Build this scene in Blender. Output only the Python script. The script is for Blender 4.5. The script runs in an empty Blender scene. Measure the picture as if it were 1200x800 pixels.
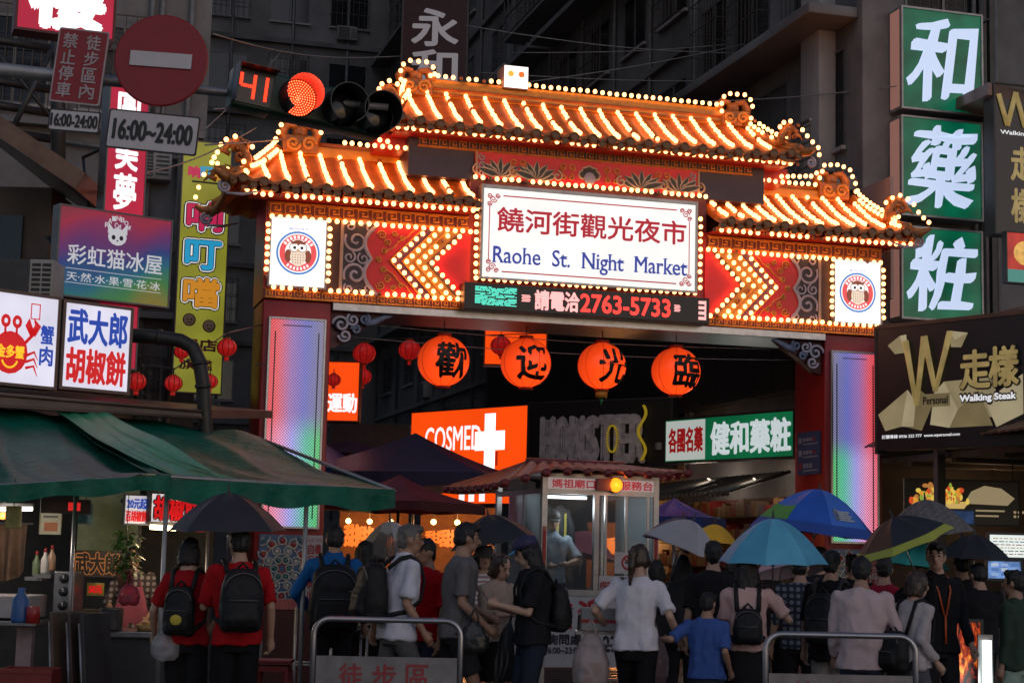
import bpy, math, random
import numpy as np
from mathutils import Vector, Matrix, noise
R = math.radians
PI = math.pi
SC = bpy.context.scene
COL = SC.collection
RNG = random.Random(7)

# ------------------------------------------------------------------ camera, light, exposure
FPX, PITCH, ROLL, EYE = 2000.0, R(7.14), 0.0236, 1.65
_c, _s = math.cos(PITCH), math.sin(PITCH)
_R0, _U0, _F = Vector((1, 0, 0)), Vector((0, -_s, _c)), Vector((0, _c, _s))
_CR = _R0 * math.cos(ROLL) + _U0 * math.sin(ROLL)
_CU = _U0 * math.cos(ROLL) - _R0 * math.sin(ROLL)
cam = bpy.data.objects.new('camera', bpy.data.cameras.new('camera'))
COL.objects.link(cam)
cam.data.sensor_width = 36.0
cam.data.lens = FPX / 1200.0 * 36.0
cam.data.clip_end = 2000.0
cam.matrix_world = Matrix((( _CR.x, _CU.x, -_F.x, 0), (_CR.y, _CU.y, -_F.y, 0), (_CR.z, _CU.z, -_F.z, EYE), (0, 0, 0, 1)))
SC.camera = cam

world = bpy.data.worlds.new('World')
SC.world = world
world.use_nodes = True
_nt = world.node_tree
_bg = _nt.nodes['Background']
_sky = _nt.nodes.new('ShaderNodeTexSky')
_sky.sky_type = 'NISHITA'
_sky.sun_disc = False
_sky.sun_elevation = R(22.0)
_sky.sun_rotation = R(140.0)
_sky.air_density = 1.0
_sky.dust_density = 0.6
_sky.ozone_density = 3.0
_tint = _nt.nodes.new('ShaderNodeMixRGB'); _tint.blend_type = 'MULTIPLY'; _tint.inputs[0].default_value = 1.0; _tint.inputs[2].default_value = (1.0, 0.86, 0.80, 1)
_nt.links.new(_sky.outputs[0], _tint.inputs[1]); _nt.links.new(_tint.outputs[0], _bg.inputs[0])
_bg.inputs[1].default_value = 0.085
sun = bpy.data.objects.new('sun', bpy.data.lights.new('sun', 'SUN'))
COL.objects.link(sun)
sun.data.energy = 0.22
sun.data.angle = R(40)
sun.data.color = (1.0, 0.95, 0.92)
sun.rotation_euler = (R(50), 0, R(-25))
SC.view_settings.view_transform = 'Standard'
SC.view_settings.look = 'None'
SC.view_settings.gamma = 1.0
SC.view_settings.exposure = 0.0
SC.cycles.max_bounces = 6
SC.cycles.diffuse_bounces = 3
SC.cycles.glossy_bounces = 3
SC.cycles.transmission_bounces = 6
SC.cycles.transparent_max_bounces = 12
SC.cycles.sample_clamp_indirect = 4.0
SC.cycles.use_light_tree = True

def ray(px, py):
    return _F * FPX + _CR * (px - 600.0) + _CU * (400.0 - py)
def W(px, py, Y):
    """point at distance Y (metres ahead) seen at a place of the 1200x800 photograph"""
    d = ray(px, py)
    return Vector((0, 0, EYE)) + d * (Y / d.y)

# ------------------------------------------------------------------ materials
_M = {}
def mat(name, col, rough=0.6, metal=0.0, var=0.25, scale=6.0, bump=0.0, bscale=None, spec=0.5, stretch=(1, 1, 1), coat=0.0, grime=0.0, trans=0.0):
    if name in _M: return _M[name]
    m = bpy.data.materials.new(name); m.use_nodes = True
    nt = m.node_tree; b = nt.nodes['Principled BSDF']
    b.inputs['Roughness'].default_value = rough
    b.inputs['Metallic'].default_value = metal
    b.inputs['Specular IOR Level'].default_value = spec
    b.inputs['Coat Weight'].default_value = coat
    if trans: b.inputs['Transmission Weight'].default_value = trans
    tc = nt.nodes.new('ShaderNodeTexCoord')
    mp = nt.nodes.new('ShaderNodeMapping'); mp.inputs['Scale'].default_value = stretch
    nt.links.new(tc.outputs['Object'], mp.inputs[0])
    n = nt.nodes.new('ShaderNodeTexNoise'); n.inputs['Scale'].default_value = scale
    n.inputs['Detail'].default_value = 6; n.inputs['Roughness'].default_value = 0.65
    nt.links.new(mp.outputs[0], n.inputs['Vector'])
    cr = nt.nodes.new('ShaderNodeValToRGB')
    c = Vector(col[:3])
    cr.color_ramp.elements[0].position = 0.3; cr.color_ramp.elements[1].position = 0.72
    cr.color_ramp.elements[0].color = (*(c * (1 - var)), 1)
    cr.color_ramp.elements[1].color = (*[min(1, x) for x in (c * (1 + var * 0.7))], 1)
    nt.links.new(n.outputs['Fac'], cr.inputs[0])
    out = cr.outputs[0]
    if grime:
        n2 = nt.nodes.new('ShaderNodeTexNoise'); n2.inputs['Scale'].default_value = scale * 0.35; n2.inputs['Detail'].default_value = 8
        nt.links.new(mp.outputs[0], n2.inputs['Vector'])
        r2 = nt.nodes.new('ShaderNodeValToRGB'); r2.color_ramp.elements[0].position = 0.45; r2.color_ramp.elements[1].position = 0.68
        mx = nt.nodes.new('ShaderNodeMixRGB'); mx.inputs[2].default_value = (0.03, 0.025, 0.02, 1)
        ml = nt.nodes.new('ShaderNodeMath'); ml.operation = 'MULTIPLY'; ml.inputs[1].default_value = grime
        nt.links.new(n2.outputs['Fac'], r2.inputs[0]); nt.links.new(r2.outputs[0], ml.inputs[0]); nt.links.new(ml.outputs[0], mx.inputs[0])
        nt.links.new(out, mx.inputs[1]); out = mx.outputs[0]
    nt.links.new(out, b.inputs['Base Color'])
    if bump:
        bp = nt.nodes.new('ShaderNodeBump'); bp.inputs['Strength'].default_value = bump; bp.inputs['Distance'].default_value = 0.02
        n3 = nt.nodes.new('ShaderNodeTexNoise'); n3.inputs['Scale'].default_value = bscale or scale * 4; n3.inputs['Detail'].default_value = 4
        nt.links.new(mp.outputs[0], n3.inputs['Vector']); nt.links.new(n3.outputs['Fac'], bp.inputs['Height']); nt.links.new(bp.outputs[0], b.inputs['Normal'])
    _M[name] = m
    return m

def emat(name, col, strength=1.0, var=0.0, scale=2.0, base=None):
    if name in _M: return _M[name]
    m = bpy.data.materials.new(name); m.use_nodes = True
    nt = m.node_tree; b = nt.nodes['Principled BSDF']
    b.inputs['Base Color'].default_value = (*(base or [x * 0.5 for x in col[:3]]), 1)
    b.inputs['Roughness'].default_value = 0.35
    b.inputs['Emission Strength'].default_value = strength
    b.inputs['Emission Color'].default_value = (*col[:3], 1)
    if var:
        tc = nt.nodes.new('ShaderNodeTexCoord'); n = nt.nodes.new('ShaderNodeTexNoise'); n.inputs['Scale'].default_value = scale; n.inputs['Detail'].default_value = 2
        mr = nt.nodes.new('ShaderNodeMapRange'); mr.inputs[1].default_value = 0.3; mr.inputs[2].default_value = 0.7
        mr.inputs[3].default_value = strength * (1 - var); mr.inputs[4].default_value = strength * (1 + var)
        nt.links.new(tc.outputs['Object'], n.inputs[0]); nt.links.new(n.outputs['Fac'], mr.inputs[0]); nt.links.new(mr.outputs[0], b.inputs['Emission Strength'])
    _M[name] = m
    return m

def glass(name, tint=(0.9, 0.95, 0.95), alpha=0.12, rough=0.03):
    """thin window pane: mostly see-through with real reflections"""
    if name in _M: return _M[name]
    m = bpy.data.materials.new(name); m.use_nodes = True
    nt = m.node_tree; nt.nodes.clear()
    o = nt.nodes.new('ShaderNodeOutputMaterial'); mx = nt.nodes.new('ShaderNodeMixShader')
    t = nt.nodes.new('ShaderNodeBsdfTransparent'); t.inputs[0].default_value = (*tint, 1)
    p = nt.nodes.new('ShaderNodeBsdfPrincipled'); p.inputs['Base Color'].default_value = (*[x * 0.5 for x in tint], 1); p.inputs['Roughness'].default_value = rough
    fr = nt.nodes.new('ShaderNodeFresnel'); fr.inputs[0].default_value = 1.45
    ad = nt.nodes.new('ShaderNodeMath'); ad.operation = 'ADD'; ad.inputs[1].default_value = alpha
    nt.links.new(fr.outputs[0], ad.inputs[0]); nt.links.new(ad.outputs[0], mx.inputs[0])
    nt.links.new(t.outputs[0], mx.inputs[1]); nt.links.new(p.outputs[0], mx.inputs[2]); nt.links.new(mx.outputs[0], o.inputs[0])
    _M[name] = m
    return m

# ------------------------------------------------------------------ mesh builder
def rotm(axis, a): return Matrix.Rotation(a, 4, axis)
def frame(o, x, z):
    """matrix with local x along x, local z along z (made square), local -y facing out of a sign's front"""
    x = Vector(x).normalized(); z = (Vector(z) - x * Vector(z).dot(x)).normalized(); y = z.cross(x)
    m = Matrix((x, y, z)).transposed().to_4x4(); m.translation = Vector(o); return m

class MB:
    def __init__(s): s.v = []; s.f = []; s.m = []; s.sm = []; s.mats = []; s.X = Matrix.Identity(4)
    def mi(s, m):
        if m not in s.mats: s.mats.append(m)
        return s.mats.index(m)
    def add(s, vs, fs, m, smooth=False, X=None):
        T = s.X @ X if X is not None else s.X
        b = len(s.v); k = s.mi(m)
        s.v += [T @ Vector(v) for v in vs]
        s.f += [[b + i for i in f] for f in fs]
        s.m += [k] * len(fs); s.sm += [smooth] * len(fs)
        return s
    def box(s, c, d, m, rot=None, bev=0.0):
        x, y, z = d[0] / 2, d[1] / 2, d[2] / 2
        T = Matrix.Translation(Vector(c)) @ (rot.to_4x4() if rot is not None else Matrix.Identity(4))
        if bev <= 0:
            vs = [(a * x, b * y, e * z) for a in (-1, 1) for b in (-1, 1) for e in (-1, 1)]
            return s.add(vs, [(0, 1, 3, 2), (4, 6, 7, 5), (0, 4, 5, 1), (2, 3, 7, 6), (0, 2, 6, 4), (1, 5, 7, 3)], m, False, T)
        import bmesh
        bm = bmesh.new(); bmesh.ops.create_cube(bm, size=1)
        for v in bm.verts: v.co = Vector((v.co.x * d[0], v.co.y * d[1], v.co.z * d[2]))
        bmesh.ops.bevel(bm, geom=bm.edges[:], offset=bev, segments=3 if bev > 0.02 else 2, affect='EDGES', profile=0.5)
        bm.verts.index_update()
        s.add([v.co.copy() for v in bm.verts], [[v.index for v in f.verts] for f in bm.faces], m, bev > 0.012, T); bm.free()
        return s
    def bx(s, x0, x1, y0, y1, z0, z1, m, bev=0.0):
        return s.box(((x0 + x1) / 2, (y0 + y1) / 2, (z0 + z1) / 2), (abs(x1 - x0), abs(y1 - y0), abs(z1 - z0)), m, None, bev)
    def quad(s, a, b, c, d, m): return s.add([a, b, c, d], [(0, 1, 2, 3)], m)
    def tube(s, pts, r, m, n=8, caps=True, flat=None, smooth=True):
        """round bar through pts; r a number or one per point; flat = (axis, factor) squashes the section along axis"""
        pts = [Vector(p) for p in pts]; N = len(pts)
        rs = [r] * N if not hasattr(r, '__len__') else list(r)
        vs, fs = [], []; up = None
        for i, p in enumerate(pts):
            t = (pts[min(i + 1, N - 1)] - pts[max(i - 1, 0)])
            t = t.normalized() if t.length > 1e-9 else Vector((0, 0, 1))
            if up is None:
                up = t.cross(Vector((0, 1, 0)) if abs(t.y) < 0.9 else Vector((1, 0, 0))).normalized()
            else:
                up = (up - t * up.dot(t)); up = up.normalized() if up.length > 1e-6 else t.orthogonal().normalized()
            w = t.cross(up)
            for k in range(n):
                a = 2 * PI * k / n
                d = (up * math.cos(a) + w * math.sin(a)) * rs[i]
                if flat: d[flat[0]] *= flat[1]
                vs.append(p + d)
        for i in range(N - 1):
            for k in range(n):
                fs.append((i * n + k, i * n + (k + 1) % n, (i + 1) * n + (k + 1) % n, (i + 1) * n + k))
        if caps: fs.append(tuple(range(n - 1, -1, -1))); fs.append(tuple((N - 1) * n + k for k in range(n)))
        return s.add(vs, fs, m, smooth)
    def lathe(s, prof, m, n=16, X=None, smooth=True, sx=1, sy=1):
        vs, fs = [], []
        for (r, z) in prof:
            for k in range(n):
                a = 2 * PI * k / n; vs.append((r * math.cos(a) * sx, r * math.sin(a) * sy, z))
        for i in range(len(prof) - 1):
            for k in range(n):
                fs.append((i * n + k, i * n + (k + 1) % n, (i + 1) * n + (k + 1) % n, (i + 1) * n + k))
        if prof[0][0] > 1e-6: fs.append(tuple(range(n - 1, -1, -1)))
        if prof[-1][0] > 1e-6: fs.append(tuple((len(prof) - 1) * n + k for k in range(n)))
        return s.add(vs, fs, m, smooth, X)
    def ball(s, c, r, m, n=10, k=6):
        r = (r, r, r) if not hasattr(r, '__len__') else r
        prof = [(math.sin(PI * i / k), -math.cos(PI * i / k)) for i in range(k + 1)]
        prof[0] = (1e-7, -1); prof[-1] = (1e-7, 1)
        return s.lathe(prof, m, n, Matrix.Translation(Vector(c)) @ Matrix.Diagonal((*r, 1)))
    def grid(s, fn, nu, nv, m, smooth=True, thick=None):
        vs = [fn(i / nu, j / nv) for j in range(nv + 1) for i in range(nu + 1)]
        fs = [(j * (nu + 1) + i, j * (nu + 1) + i + 1, (j + 1) * (nu + 1) + i + 1, (j + 1) * (nu + 1) + i) for j in range(nv) for i in range(nu)]
        if thick is not None:
            t = Vector(thick); K = len(vs); vs = vs + [Vector(v) + t for v in vs]
            fs = fs + [tuple(K + a for a in reversed(f)) for f in fs]
            ring = [i for i in range(nu + 1)] + [j * (nu + 1) + nu for j in range(1, nv + 1)] + [nv * (nu + 1) + i for i in range(nu - 1, -1, -1)] + [j * (nu + 1) for j in range(nv - 1, 0, -1)]
            L = len(ring)
            s.add(vs, fs, m, smooth)
            return s.add([vs[i] for i in ring] + [vs[K + i] for i in ring], [(i, L + i, L + (i + 1) % L, (i + 1) % L) for i in range(L)], m, False)
        return s.add(vs, fs, m, smooth)
    def prism(s, poly, y0, y1, m, X=None):
        """outline in local x,z pushed from y0 to y1"""
        n = len(poly)
        vs = [(x, y0, z) for x, z in poly] + [(x, y1, z) for x, z in poly]
        fs = [tuple(range(n)), tuple(range(2 * n - 1, n - 1, -1))] + [(i, n + i, n + (i + 1) % n, (i + 1) % n) for i in range(n)]
        return s.add(vs, fs, m, False, X)
    def text(s, body, x0, x1, z0, z1, y, m, bold=0.0, warp=0.0, fit=True, vertical=False, bend=None, shear=0.0, brush=0.0):
        """lettering fitted to the rectangle x0..x1, z0..z1 on the plane y (facing -y)"""
        if vertical:
            n = len(body); h = (z1 - z0) / n
            for i, ch in enumerate(body):
                if ch != ' ': s.text(ch, x0, x1, z1 - (i + 0.94) * h, z1 - (i + 0.06) * h, y, m, bold, warp, fit, False, bend, shear, brush)
            return s
        vs, fs, bb = glyphs(body)
        sx = (x1 - x0) / (bb[1] - bb[0]); sz = (z1 - z0) / (bb[3] - bb[2])
        if not fit:
            sx = sz = min(sx, sz)
        ox = (x0 + x1) / 2 - sx * (bb[0] + bb[1]) / 2; oz = (z0 + z1) / 2 - sz * (bb[2] + bb[3]) / 2
        hh = z1 - z0
        offs = [(0, 0)]
        if bold: offs += [(bold * hh * math.cos(a), bold * hh * math.sin(a)) for a in [k * PI / 4 for k in range(8)]]
        if brush: offs = [(0, 0)] + [(brush * hh * t * .8, brush * hh * t * .65) for t in (-1, -.75, -.5, -.25, .25, .5, .75, 1)] + [(bold * hh * math.cos(a), bold * hh * math.sin(a)) for a in [k * PI / 3 for k in range(6)]]
        seed = len(s.v) * 0.37
        for q, (dx, dz) in enumerate(offs):
            o = []
            for (a, b) in vs:
                X_ = ox + sx * a + dx; Z_ = oz + sz * b + dz
                if shear: X_ += shear * (Z_ - (z0 + z1) / 2)
                if warp:
                    w = noise.noise_vector(Vector((X_ * 2.6 / hh, Z_ * 2.6 / hh, seed))) * warp * hh; X_ += w.x; Z_ += w.y
                p = Vector((X_, y - 0.0007 * q, Z_))
                o.append(bend(p) if bend else p)
            s.add(o, fs, m)
        return s
    def build(s, name, parent=None, loc=None):
        me = bpy.data.meshes.new(name)
        me.from_pydata([tuple(v) for v in s.v], [], s.f)
        for m in s.mats: me.materials.append(m)
        me.polygons.foreach_set('material_index', s.m)
        me.polygons.foreach_set('use_smooth', s.sm)
        me.update()
        o = bpy.data.objects.new(name, me); COL.objects.link(o)
        if parent is not None: o.parent = parent
        if loc is not None: o.location = loc
        return o

_G = {}
def glyphs(body):
    if body in _G: return _G[body]
    c = bpy.data.curves.new('lettering', 'FONT'); c.body = body; c.size = 1; c.resolution_u = 3
    o = bpy.data.objects.new('lettering', c); COL.objects.link(o)
    dg = bpy.context.evaluated_depsgraph_get(); dg.update()
    me = bpy.data.meshes.new_from_object(o.evaluated_get(dg))
    vs = [(v.co.x, v.co.y) for v in me.vertices]; fs = [tuple(p.vertices) for p in me.polygons]
    bpy.data.objects.remove(o); bpy.data.curves.remove(c); bpy.data.meshes.remove(me)
    xs = [v[0] for v in vs]; zs = [v[1] for v in vs]
    _G[body] = (vs, fs, (min(xs), max(xs), min(zs), max(zs)))
    return _G[body]

def serifs(m, body, x0, x1, z0, z1, y, mt, ext=.065, th=.04):
    """small slab serifs on the flat stem ends of lettering laid out by MB.text in the same rectangle"""
    vs, fs, bb = glyphs(body); sx = (x1 - x0) / (bb[1] - bb[0]); sz = (z1 - z0) / (bb[3] - bb[2]); cnt = {}
    for f in fs:
        for a, b in zip(f, f[1:] + f[:1]): cnt[frozenset((a, b))] = cnt.get(frozenset((a, b)), 0) + 1
    for e, c in cnt.items():
        if c != 1 or len(e) != 2: continue
        a, b = (vs[i] for i in e)
        L = abs(a[0] - b[0])
        if abs(a[1] - b[1]) > 1e-3 or not .03 < L < .15: continue
        up = any(abs(v[1] - a[1]) > .02 and v[1] > a[1] and min(a[0], b[0]) - .03 < v[0] < max(a[0], b[0]) + .03 for v in vs)
        if abs(a[1]) > .01 and a[1] < .3: continue
        l, r = min(a[0], b[0]) - ext, max(a[0], b[0]) + ext; z = a[1] if abs(a[1]) < .01 else a[1] - th
        m.add([(x0 + sx * (l - bb[0]), y, z0 + sz * (z - bb[2])), (x0 + sx * (r - bb[0]), y, z0 + sz * (z - bb[2])), (x0 + sx * (r - bb[0]), y, z0 + sz * (z + th - bb[2])), (x0 + sx * (l - bb[0]), y, z0 + sz * (z + th - bb[2]))], [(0, 1, 2, 3)], mt)

def tag(o, label=None, cat=None, group=None, kind=None):
    if label: o['label'] = label
    if cat: o['category'] = cat
    if group: o['group'] = group
    if kind: o['kind'] = kind
    return o
def empty(name, X=None, loc=None, rz=0.0):
    o = bpy.data.objects.new(name, None); COL.objects.link(o); o.empty_display_size = 0.2
    if X is not None: o.matrix_world = X
    if loc is not None: o.location = loc; o.rotation_euler = (0, 0, rz)
    return o
def copy_tree(o, parent=None):
    c = o.copy(); COL.objects.link(c)
    if parent is not None: c.parent = parent
    for ch in list(o.children): copy_tree(ch, c)
    return c
def spiral(cx, cz, r0, turns, a0=0.0, sgn=1, n=22, r1=0.0):
    return [(cx + (r0 + (r1 - r0) * i / n) * math.cos(a0 + sgn * 2 * PI * turns * i / n), cz + (r0 + (r1 - r0) * i / n) * math.sin(a0 + sgn * 2 * PI * turns * i / n)) for i in range(n + 1)]
def line(a, b, n): return [Vector(a).lerp(Vector(b), i / (n - 1)) for i in range(n)]
def along(pts, step):
    """evenly spaced points on a polyline"""
    pts = [Vector(p) for p in pts]; out = []; acc = 0.0; nxt = 0.0
    for a, b in zip(pts, pts[1:]):
        L = (b - a).length
        while nxt <= acc + L + 1e-6:
            out.append(a.lerp(b, (nxt - acc) / L if L else 0)); nxt += step
        acc += L
    return out
# ------------------------------------------------------------------ ground
asphalt = mat('wet_asphalt', (0.045, 0.045, 0.05), 0.22, var=0.4, scale=1.5, bump=0.25, bscale=40)
g = MB(); g.bx(-400, 400, -60, 700, -0.3, 0, asphalt); tag(g.build('ground'), kind='structure')

# ------------------------------------------------------------------ the market gate
TH = R(15.71)
GX = Matrix.Translation((1.21, 27.0, 0)) @ rotm('Z', TH)
gate = empty('market_gate', GX)
tag(gate, 'tall red street gate with orange tiled roofs outlined by hundreds of lit bulbs', 'gate')
red = mat('gate_red_paint', (0.30, 0.012, 0.014), 0.4, var=0.2, scale=3)
redbright = mat('gate_red_panel', (0.74, 0.012, 0.014), 0.4, var=0.15, scale=3)
maroon = mat('gate_maroon_paint', (0.10, 0.012, 0.016), 0.5, var=0.25, scale=3)
navy = mat('gate_navy_panel', (0.035, 0.028, 0.055), 0.45, var=0.25, scale=4)
gold = mat('gold_relief_paint', (0.72, 0.30, 0.05), 0.38, var=0.3, scale=9)
olive = mat('olive_band_paint', (0.30, 0.17, 0.03), 0.5, var=0.3, scale=9)
purple = mat('purple_band_paint', (0.10, 0.035, 0.085), 0.5, var=0.3, scale=9)
lilac = mat('lilac_scroll_paint', (0.46, 0.43, 0.52), 0.5, var=0.25, scale=9)
dscroll = mat('dark_scroll_paint', (0.06, 0.045, 0.055), 0.5, var=0.3, scale=9)
steel = mat('brushed_steel', (0.42, 0.42, 0.44), 0.32, 0.9, var=0.2, scale=10)
tile = mat('orange_glazed_tile', (0.50, 0.115, 0.010), 0.45, var=0.35, scale=5, grime=0.25)
_n = tile.node_tree; _tc = _n.nodes.new('ShaderNodeTexCoord'); _wv = _n.nodes.new('ShaderNodeTexWave'); _wv.bands_direction = 'Y'; _wv.wave_profile = 'SAW'; _wv.inputs['Scale'].default_value = 1.9; _wv.inputs['Distortion'].default_value = .8
_n.links.new(_tc.outputs['Object'], _wv.inputs[0]); _bp = _n.nodes.new('ShaderNodeBump'); _bp.inputs['Strength'].default_value = .7; _bp.inputs['Distance'].default_value = .05; _n.links.new(_wv.outputs['Fac'], _bp.inputs['Height']); _n.links.new(_bp.outputs[0], _n.nodes['Principled BSDF'].inputs['Normal'])
tileend = mat('shaded_tile_end', (0.24, 0.10, 0.035), 0.4, var=0.35, scale=10)  # unlit look of the eave ends put into a darker, browner tile colour
ridgem = mat('yellow_ridge_glaze', (0.62, 0.27, 0.02), 0.35, var=0.25, scale=6, grime=0.2)
bulbm = emat('lit_bulb_glass', (1.0, 0.36, 0.115), 6.8)
socketm = mat('bulb_socket', (0.35, 0.09, 0.03), 0.5)
white_lit = emat('lit_white_acrylic', (1.0, 0.97, 0.95), 1.05, var=0.06, scale=1.5)

def part(mb, name): return mb.build(name, gate)
BULBS = []; DEAD = []
def bulbs(pts, step=None, skip=0.06):
    for p in (along(pts, step) if step else pts):
        (BULBS if RNG.random() > skip else DEAD).append(Vector(p) + Vector((RNG.uniform(-.006, .006), 0, RNG.uniform(-.006, .006))))

# pillars with their side faces
for sg in (-1, 1):
    m = MB(); m.bx(sg * 4.14, sg * 5.18, 0, 1.15, 0, 5.42, red, 0.02)
    m.bx(sg * 4.10, sg * 5.22, -0.05, 1.2, 0, 0.32, mat('grey_granite', (0.2, 0.2, 0.2), 0.5, scale=30), 0.02)
    P = part(m, 'pillar')
    # lit lattice panel
    m = MB(); x0, x1, z0, z1 = (-5.10, -4.22, 1.97, 5.15) if sg < 0 else (4.22, 5.10, 1.97, 5.15)
    for a, b, c, d in ((x0, x0 + .035, z0, z1), (x1 - .035, x1, z0, z1), (x0 + .035, x1 - .035, z0, z0 + .035), (x0 + .035, x1 - .035, z1 - .035, z1)):
        m.bx(a, b, -0.085, -0.004, c, d, steel, 0.006)
    m.build('panel_frame', P)
    m = MB(); nm = 'pillar_led_panel_' + ('a' if sg < 0 else 'b')
    lm = bpy.data.materials.new(nm); lm.use_nodes = True; nt = lm.node_tree; bs = nt.nodes['Principled BSDF']
    bs.inputs['Base Color'].default_value = (0.12, 0.12, 0.13, 1); bs.inputs['Roughness'].default_value = 0.35; bs.inputs['Metallic'].default_value = 0.6
    tc = nt.nodes.new('ShaderNodeTexCoord'); sp = nt.nodes.new('ShaderNodeSeparateXYZ'); nt.links.new(tc.outputs['Object'], sp.inputs[0])
    def mth(op, a, b=None, c=None):
        n = nt.nodes.new('ShaderNodeMath'); n.operation = op
        for i, v in enumerate((a, b, c)):
            if v is None: continue
            if hasattr(v, 'links'): nt.links.new(v, n.inputs[i])
            else: n.inputs[i].default_value = v
        return n.outputs[0]
    # diagonal lattice of holes
    K = 2 * PI / 0.088
    u = mth('SINE', mth('MULTIPLY', mth('ADD', sp.outputs[0], sp.outputs[2]), K / 1.0)); v = mth('SINE', mth('MULTIPLY', mth('SUBTRACT', sp.outputs[0], sp.outputs[2]), K / 1.0))
    hole = mth('GREATER_THAN', mth('ADD', mth('ABSOLUTE', u), mth('ABSOLUTE', v)), 1.15)
    # coloured LED columns behind: red one side, blue mid, green in the lower half
    mr = nt.nodes.new('ShaderNodeMapRange'); nt.links.new(sp.outputs[0], mr.inputs[0])
    mr.inputs[1].default_value = x0 if sg < 0 else x1; mr.inputs[2].default_value = x1 if sg < 0 else x0
    up = nt.nodes.new('ShaderNodeValToRGB'); lo = nt.nodes.new('ShaderNodeValToRGB')
    def ramp(r, st):
        e = r.color_ramp.elements
        while len(e) < len(st): e.new(0.5)
        for q, (p, c) in zip(e, st): q.position = p; q.color = (*c, 1)
    ramp(up, [(0.0, (.95, .05, .06)), (.20, (.9, .12, .16)), (.42, (.40, .20, .52)), (.66, (.17, .19, .62)), (1, (.26, .24, .31))])
    ramp(lo, [(0.0, (1, .14, .16)), (.25, (.95, .33, .55)), (.48, (.42, .42, .95)), (.72, (.10, .58, .42)), (1, (.10, .60, .14))])
    nt.links.new(mr.outputs[0], up.inputs[0]); nt.links.new(mr.outputs[0], lo.inputs[0])
    mz = nt.nodes.new('ShaderNodeMapRange'); nt.links.new(sp.outputs[2], mz.inputs[0]); mz.inputs[1].default_value = 3.25; mz.inputs[2].default_value = 3.75; mz.interpolation_type = 'SMOOTHSTEP'
    mx = nt.nodes.new('ShaderNodeMixRGB'); nt.links.new(mz.outputs[0], mx.inputs[0]); nt.links.new(lo.outputs[0], mx.inputs[1]); nt.links.new(up.outputs[0], mx.inputs[2])
    nt.links.new(mx.outputs[0], bs.inputs['Emission Color'])
    nt.links.new(mth('ADD', mth('MULTIPLY', hole, 1.08), 0.06), bs.inputs['Emission Strength'])
    m.bx(x0 + .03, x1 - .03, -0.06, -0.002, z0 + .03, z1 - .03, lm)
    blk = mat('black_led_trim', (0.02, 0.02, 0.025), 0.3)
    for a, b, c, d in ((x0 + .1, x0 + .118, z0 + .15, z1 - .22), (x1 - .118, x1 - .1, z0 + .15, z1 - .22), (x0 + .22, x1 - .22, z1 - .13, z1 - .115)):
        m.bx(a, b, -0.068, -0.0615, c, d, blk)
    m.build('led_panel', P)
    # mosaic panel and notice column below
    m = MB(); cz = 1.38; tx0, tx1 = (-5.10, -4.40) if sg < 0 else (4.22, 4.92)
    cx = (tx0 + tx1) / 2
    bone = mat('mosaic_bone', (0.50, 0.47, 0.40), 0.35, var=0.2, scale=14); mblue = mat('mosaic_blue', (0.03, 0.10, 0.22), 0.3); mred = mat('mosaic_red', (0.38, 0.03, 0.02), 0.3); mgreen = mat('mosaic_green', (0.04, 0.16, 0.14), 0.3)
    m.bx(tx0, tx1, -0.03, -0.002, 0.86, 1.88, mblue)
    for k, (rr, mm, nn) in enumerate(((0.11, mgreen, 6), (0.22, bone, 8), (0.33, mred, 12))):
        for j in range(nn):
            a = 2 * PI * (j + .5 * k) / nn; px, pz = cx + rr * math.cos(a), cz + rr * 1.25 * math.sin(a)
            pts = spiral(px, pz, 0.062 + .01 * k, 1.0, a, 1, 12, 0.045)
            m.tube([(x, -0.04, z) for x, z in pts], 0.013, bone, 5)
            m.ball((px, -0.03, pz), (.04, .012, .04), mm, 8, 4)
    for rr, mm in ((.05, mred), (.17, bone), (.285, bone), (.30, mred)):
        m.tube([(cx + rr * math.cos(a), -0.035, cz + rr * 1.25 * math.sin(a)) for a in [2 * PI * i / 32 for i in range(33)]], 0.012, mm, 5)
    for ex in (-1, 1):
        for ez in (-1, 1):
            for q, (rr, mm) in enumerate(((.14, bone), (.09, mgreen), (.045, bone))):
                m.tube([(cx + ex * (.33 - .0) + rr * math.cos(a) * -ex, -0.035, cz + ez * .47 + rr * math.sin(a) * -ez) for a in [PI / 2 * i / 8 for i in range(9)]], 0.013, mm, 5)
    m.build('mosaic_panel', P)
    m = MB(); nx0, nx1 = (-4.385, -4.15) if sg < 0 else (4.935, 5.16)
    m.bx(nx0, nx1, -0.025, -0.002, 0.86, 1.88, mat('notice_white_plate', (0.42, 0.40, 0.40), 0.4, var=.1))
    nred = mat('notice_red_lettering', (0.35, 0.02, 0.03), 0.5)
    m.text('16:00', nx0 + .01, (nx0 + nx1) / 2 - .01, 1.78, 1.84, -0.027, nred); m.text('24:00', (nx0 + nx1) / 2 + .01, nx1 - .01, 1.78, 1.84, -0.027, nred)
    m.text('自行車禁止', nx0 + .02, (nx0 + nx1) / 2 - .008, 0.92, 1.76, -0.027, nred, .03, vertical=True)
    m.text('機車停放區', (nx0 + nx1) / 2 + .008, nx1 - .02, 0.92, 1.76, -0.027, nred, .03, vertical=True)
    m.build('notice_plate', P)

# body of the lintel
m = MB()
m.bx(-5.2, 5.2, 0.0, 1.15, 5.425, 6.98, red)
m.bx(-2.0, 2.0, -0.02, 1.17, 6.985, 7.6, maroon)
part(m, 'lintel')
m = MB(); m.bx(-4.13, 4.13, -0.06, 1.2, 5.30, 5.42, steel, 0.01); part(m, 'steel_beam')
m = MB(); m.bx(-3.02, 3.02, -0.03, 1.18, 7.52, 8.28, navy, 0.01); part(m, 'upper_frieze')

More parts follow.
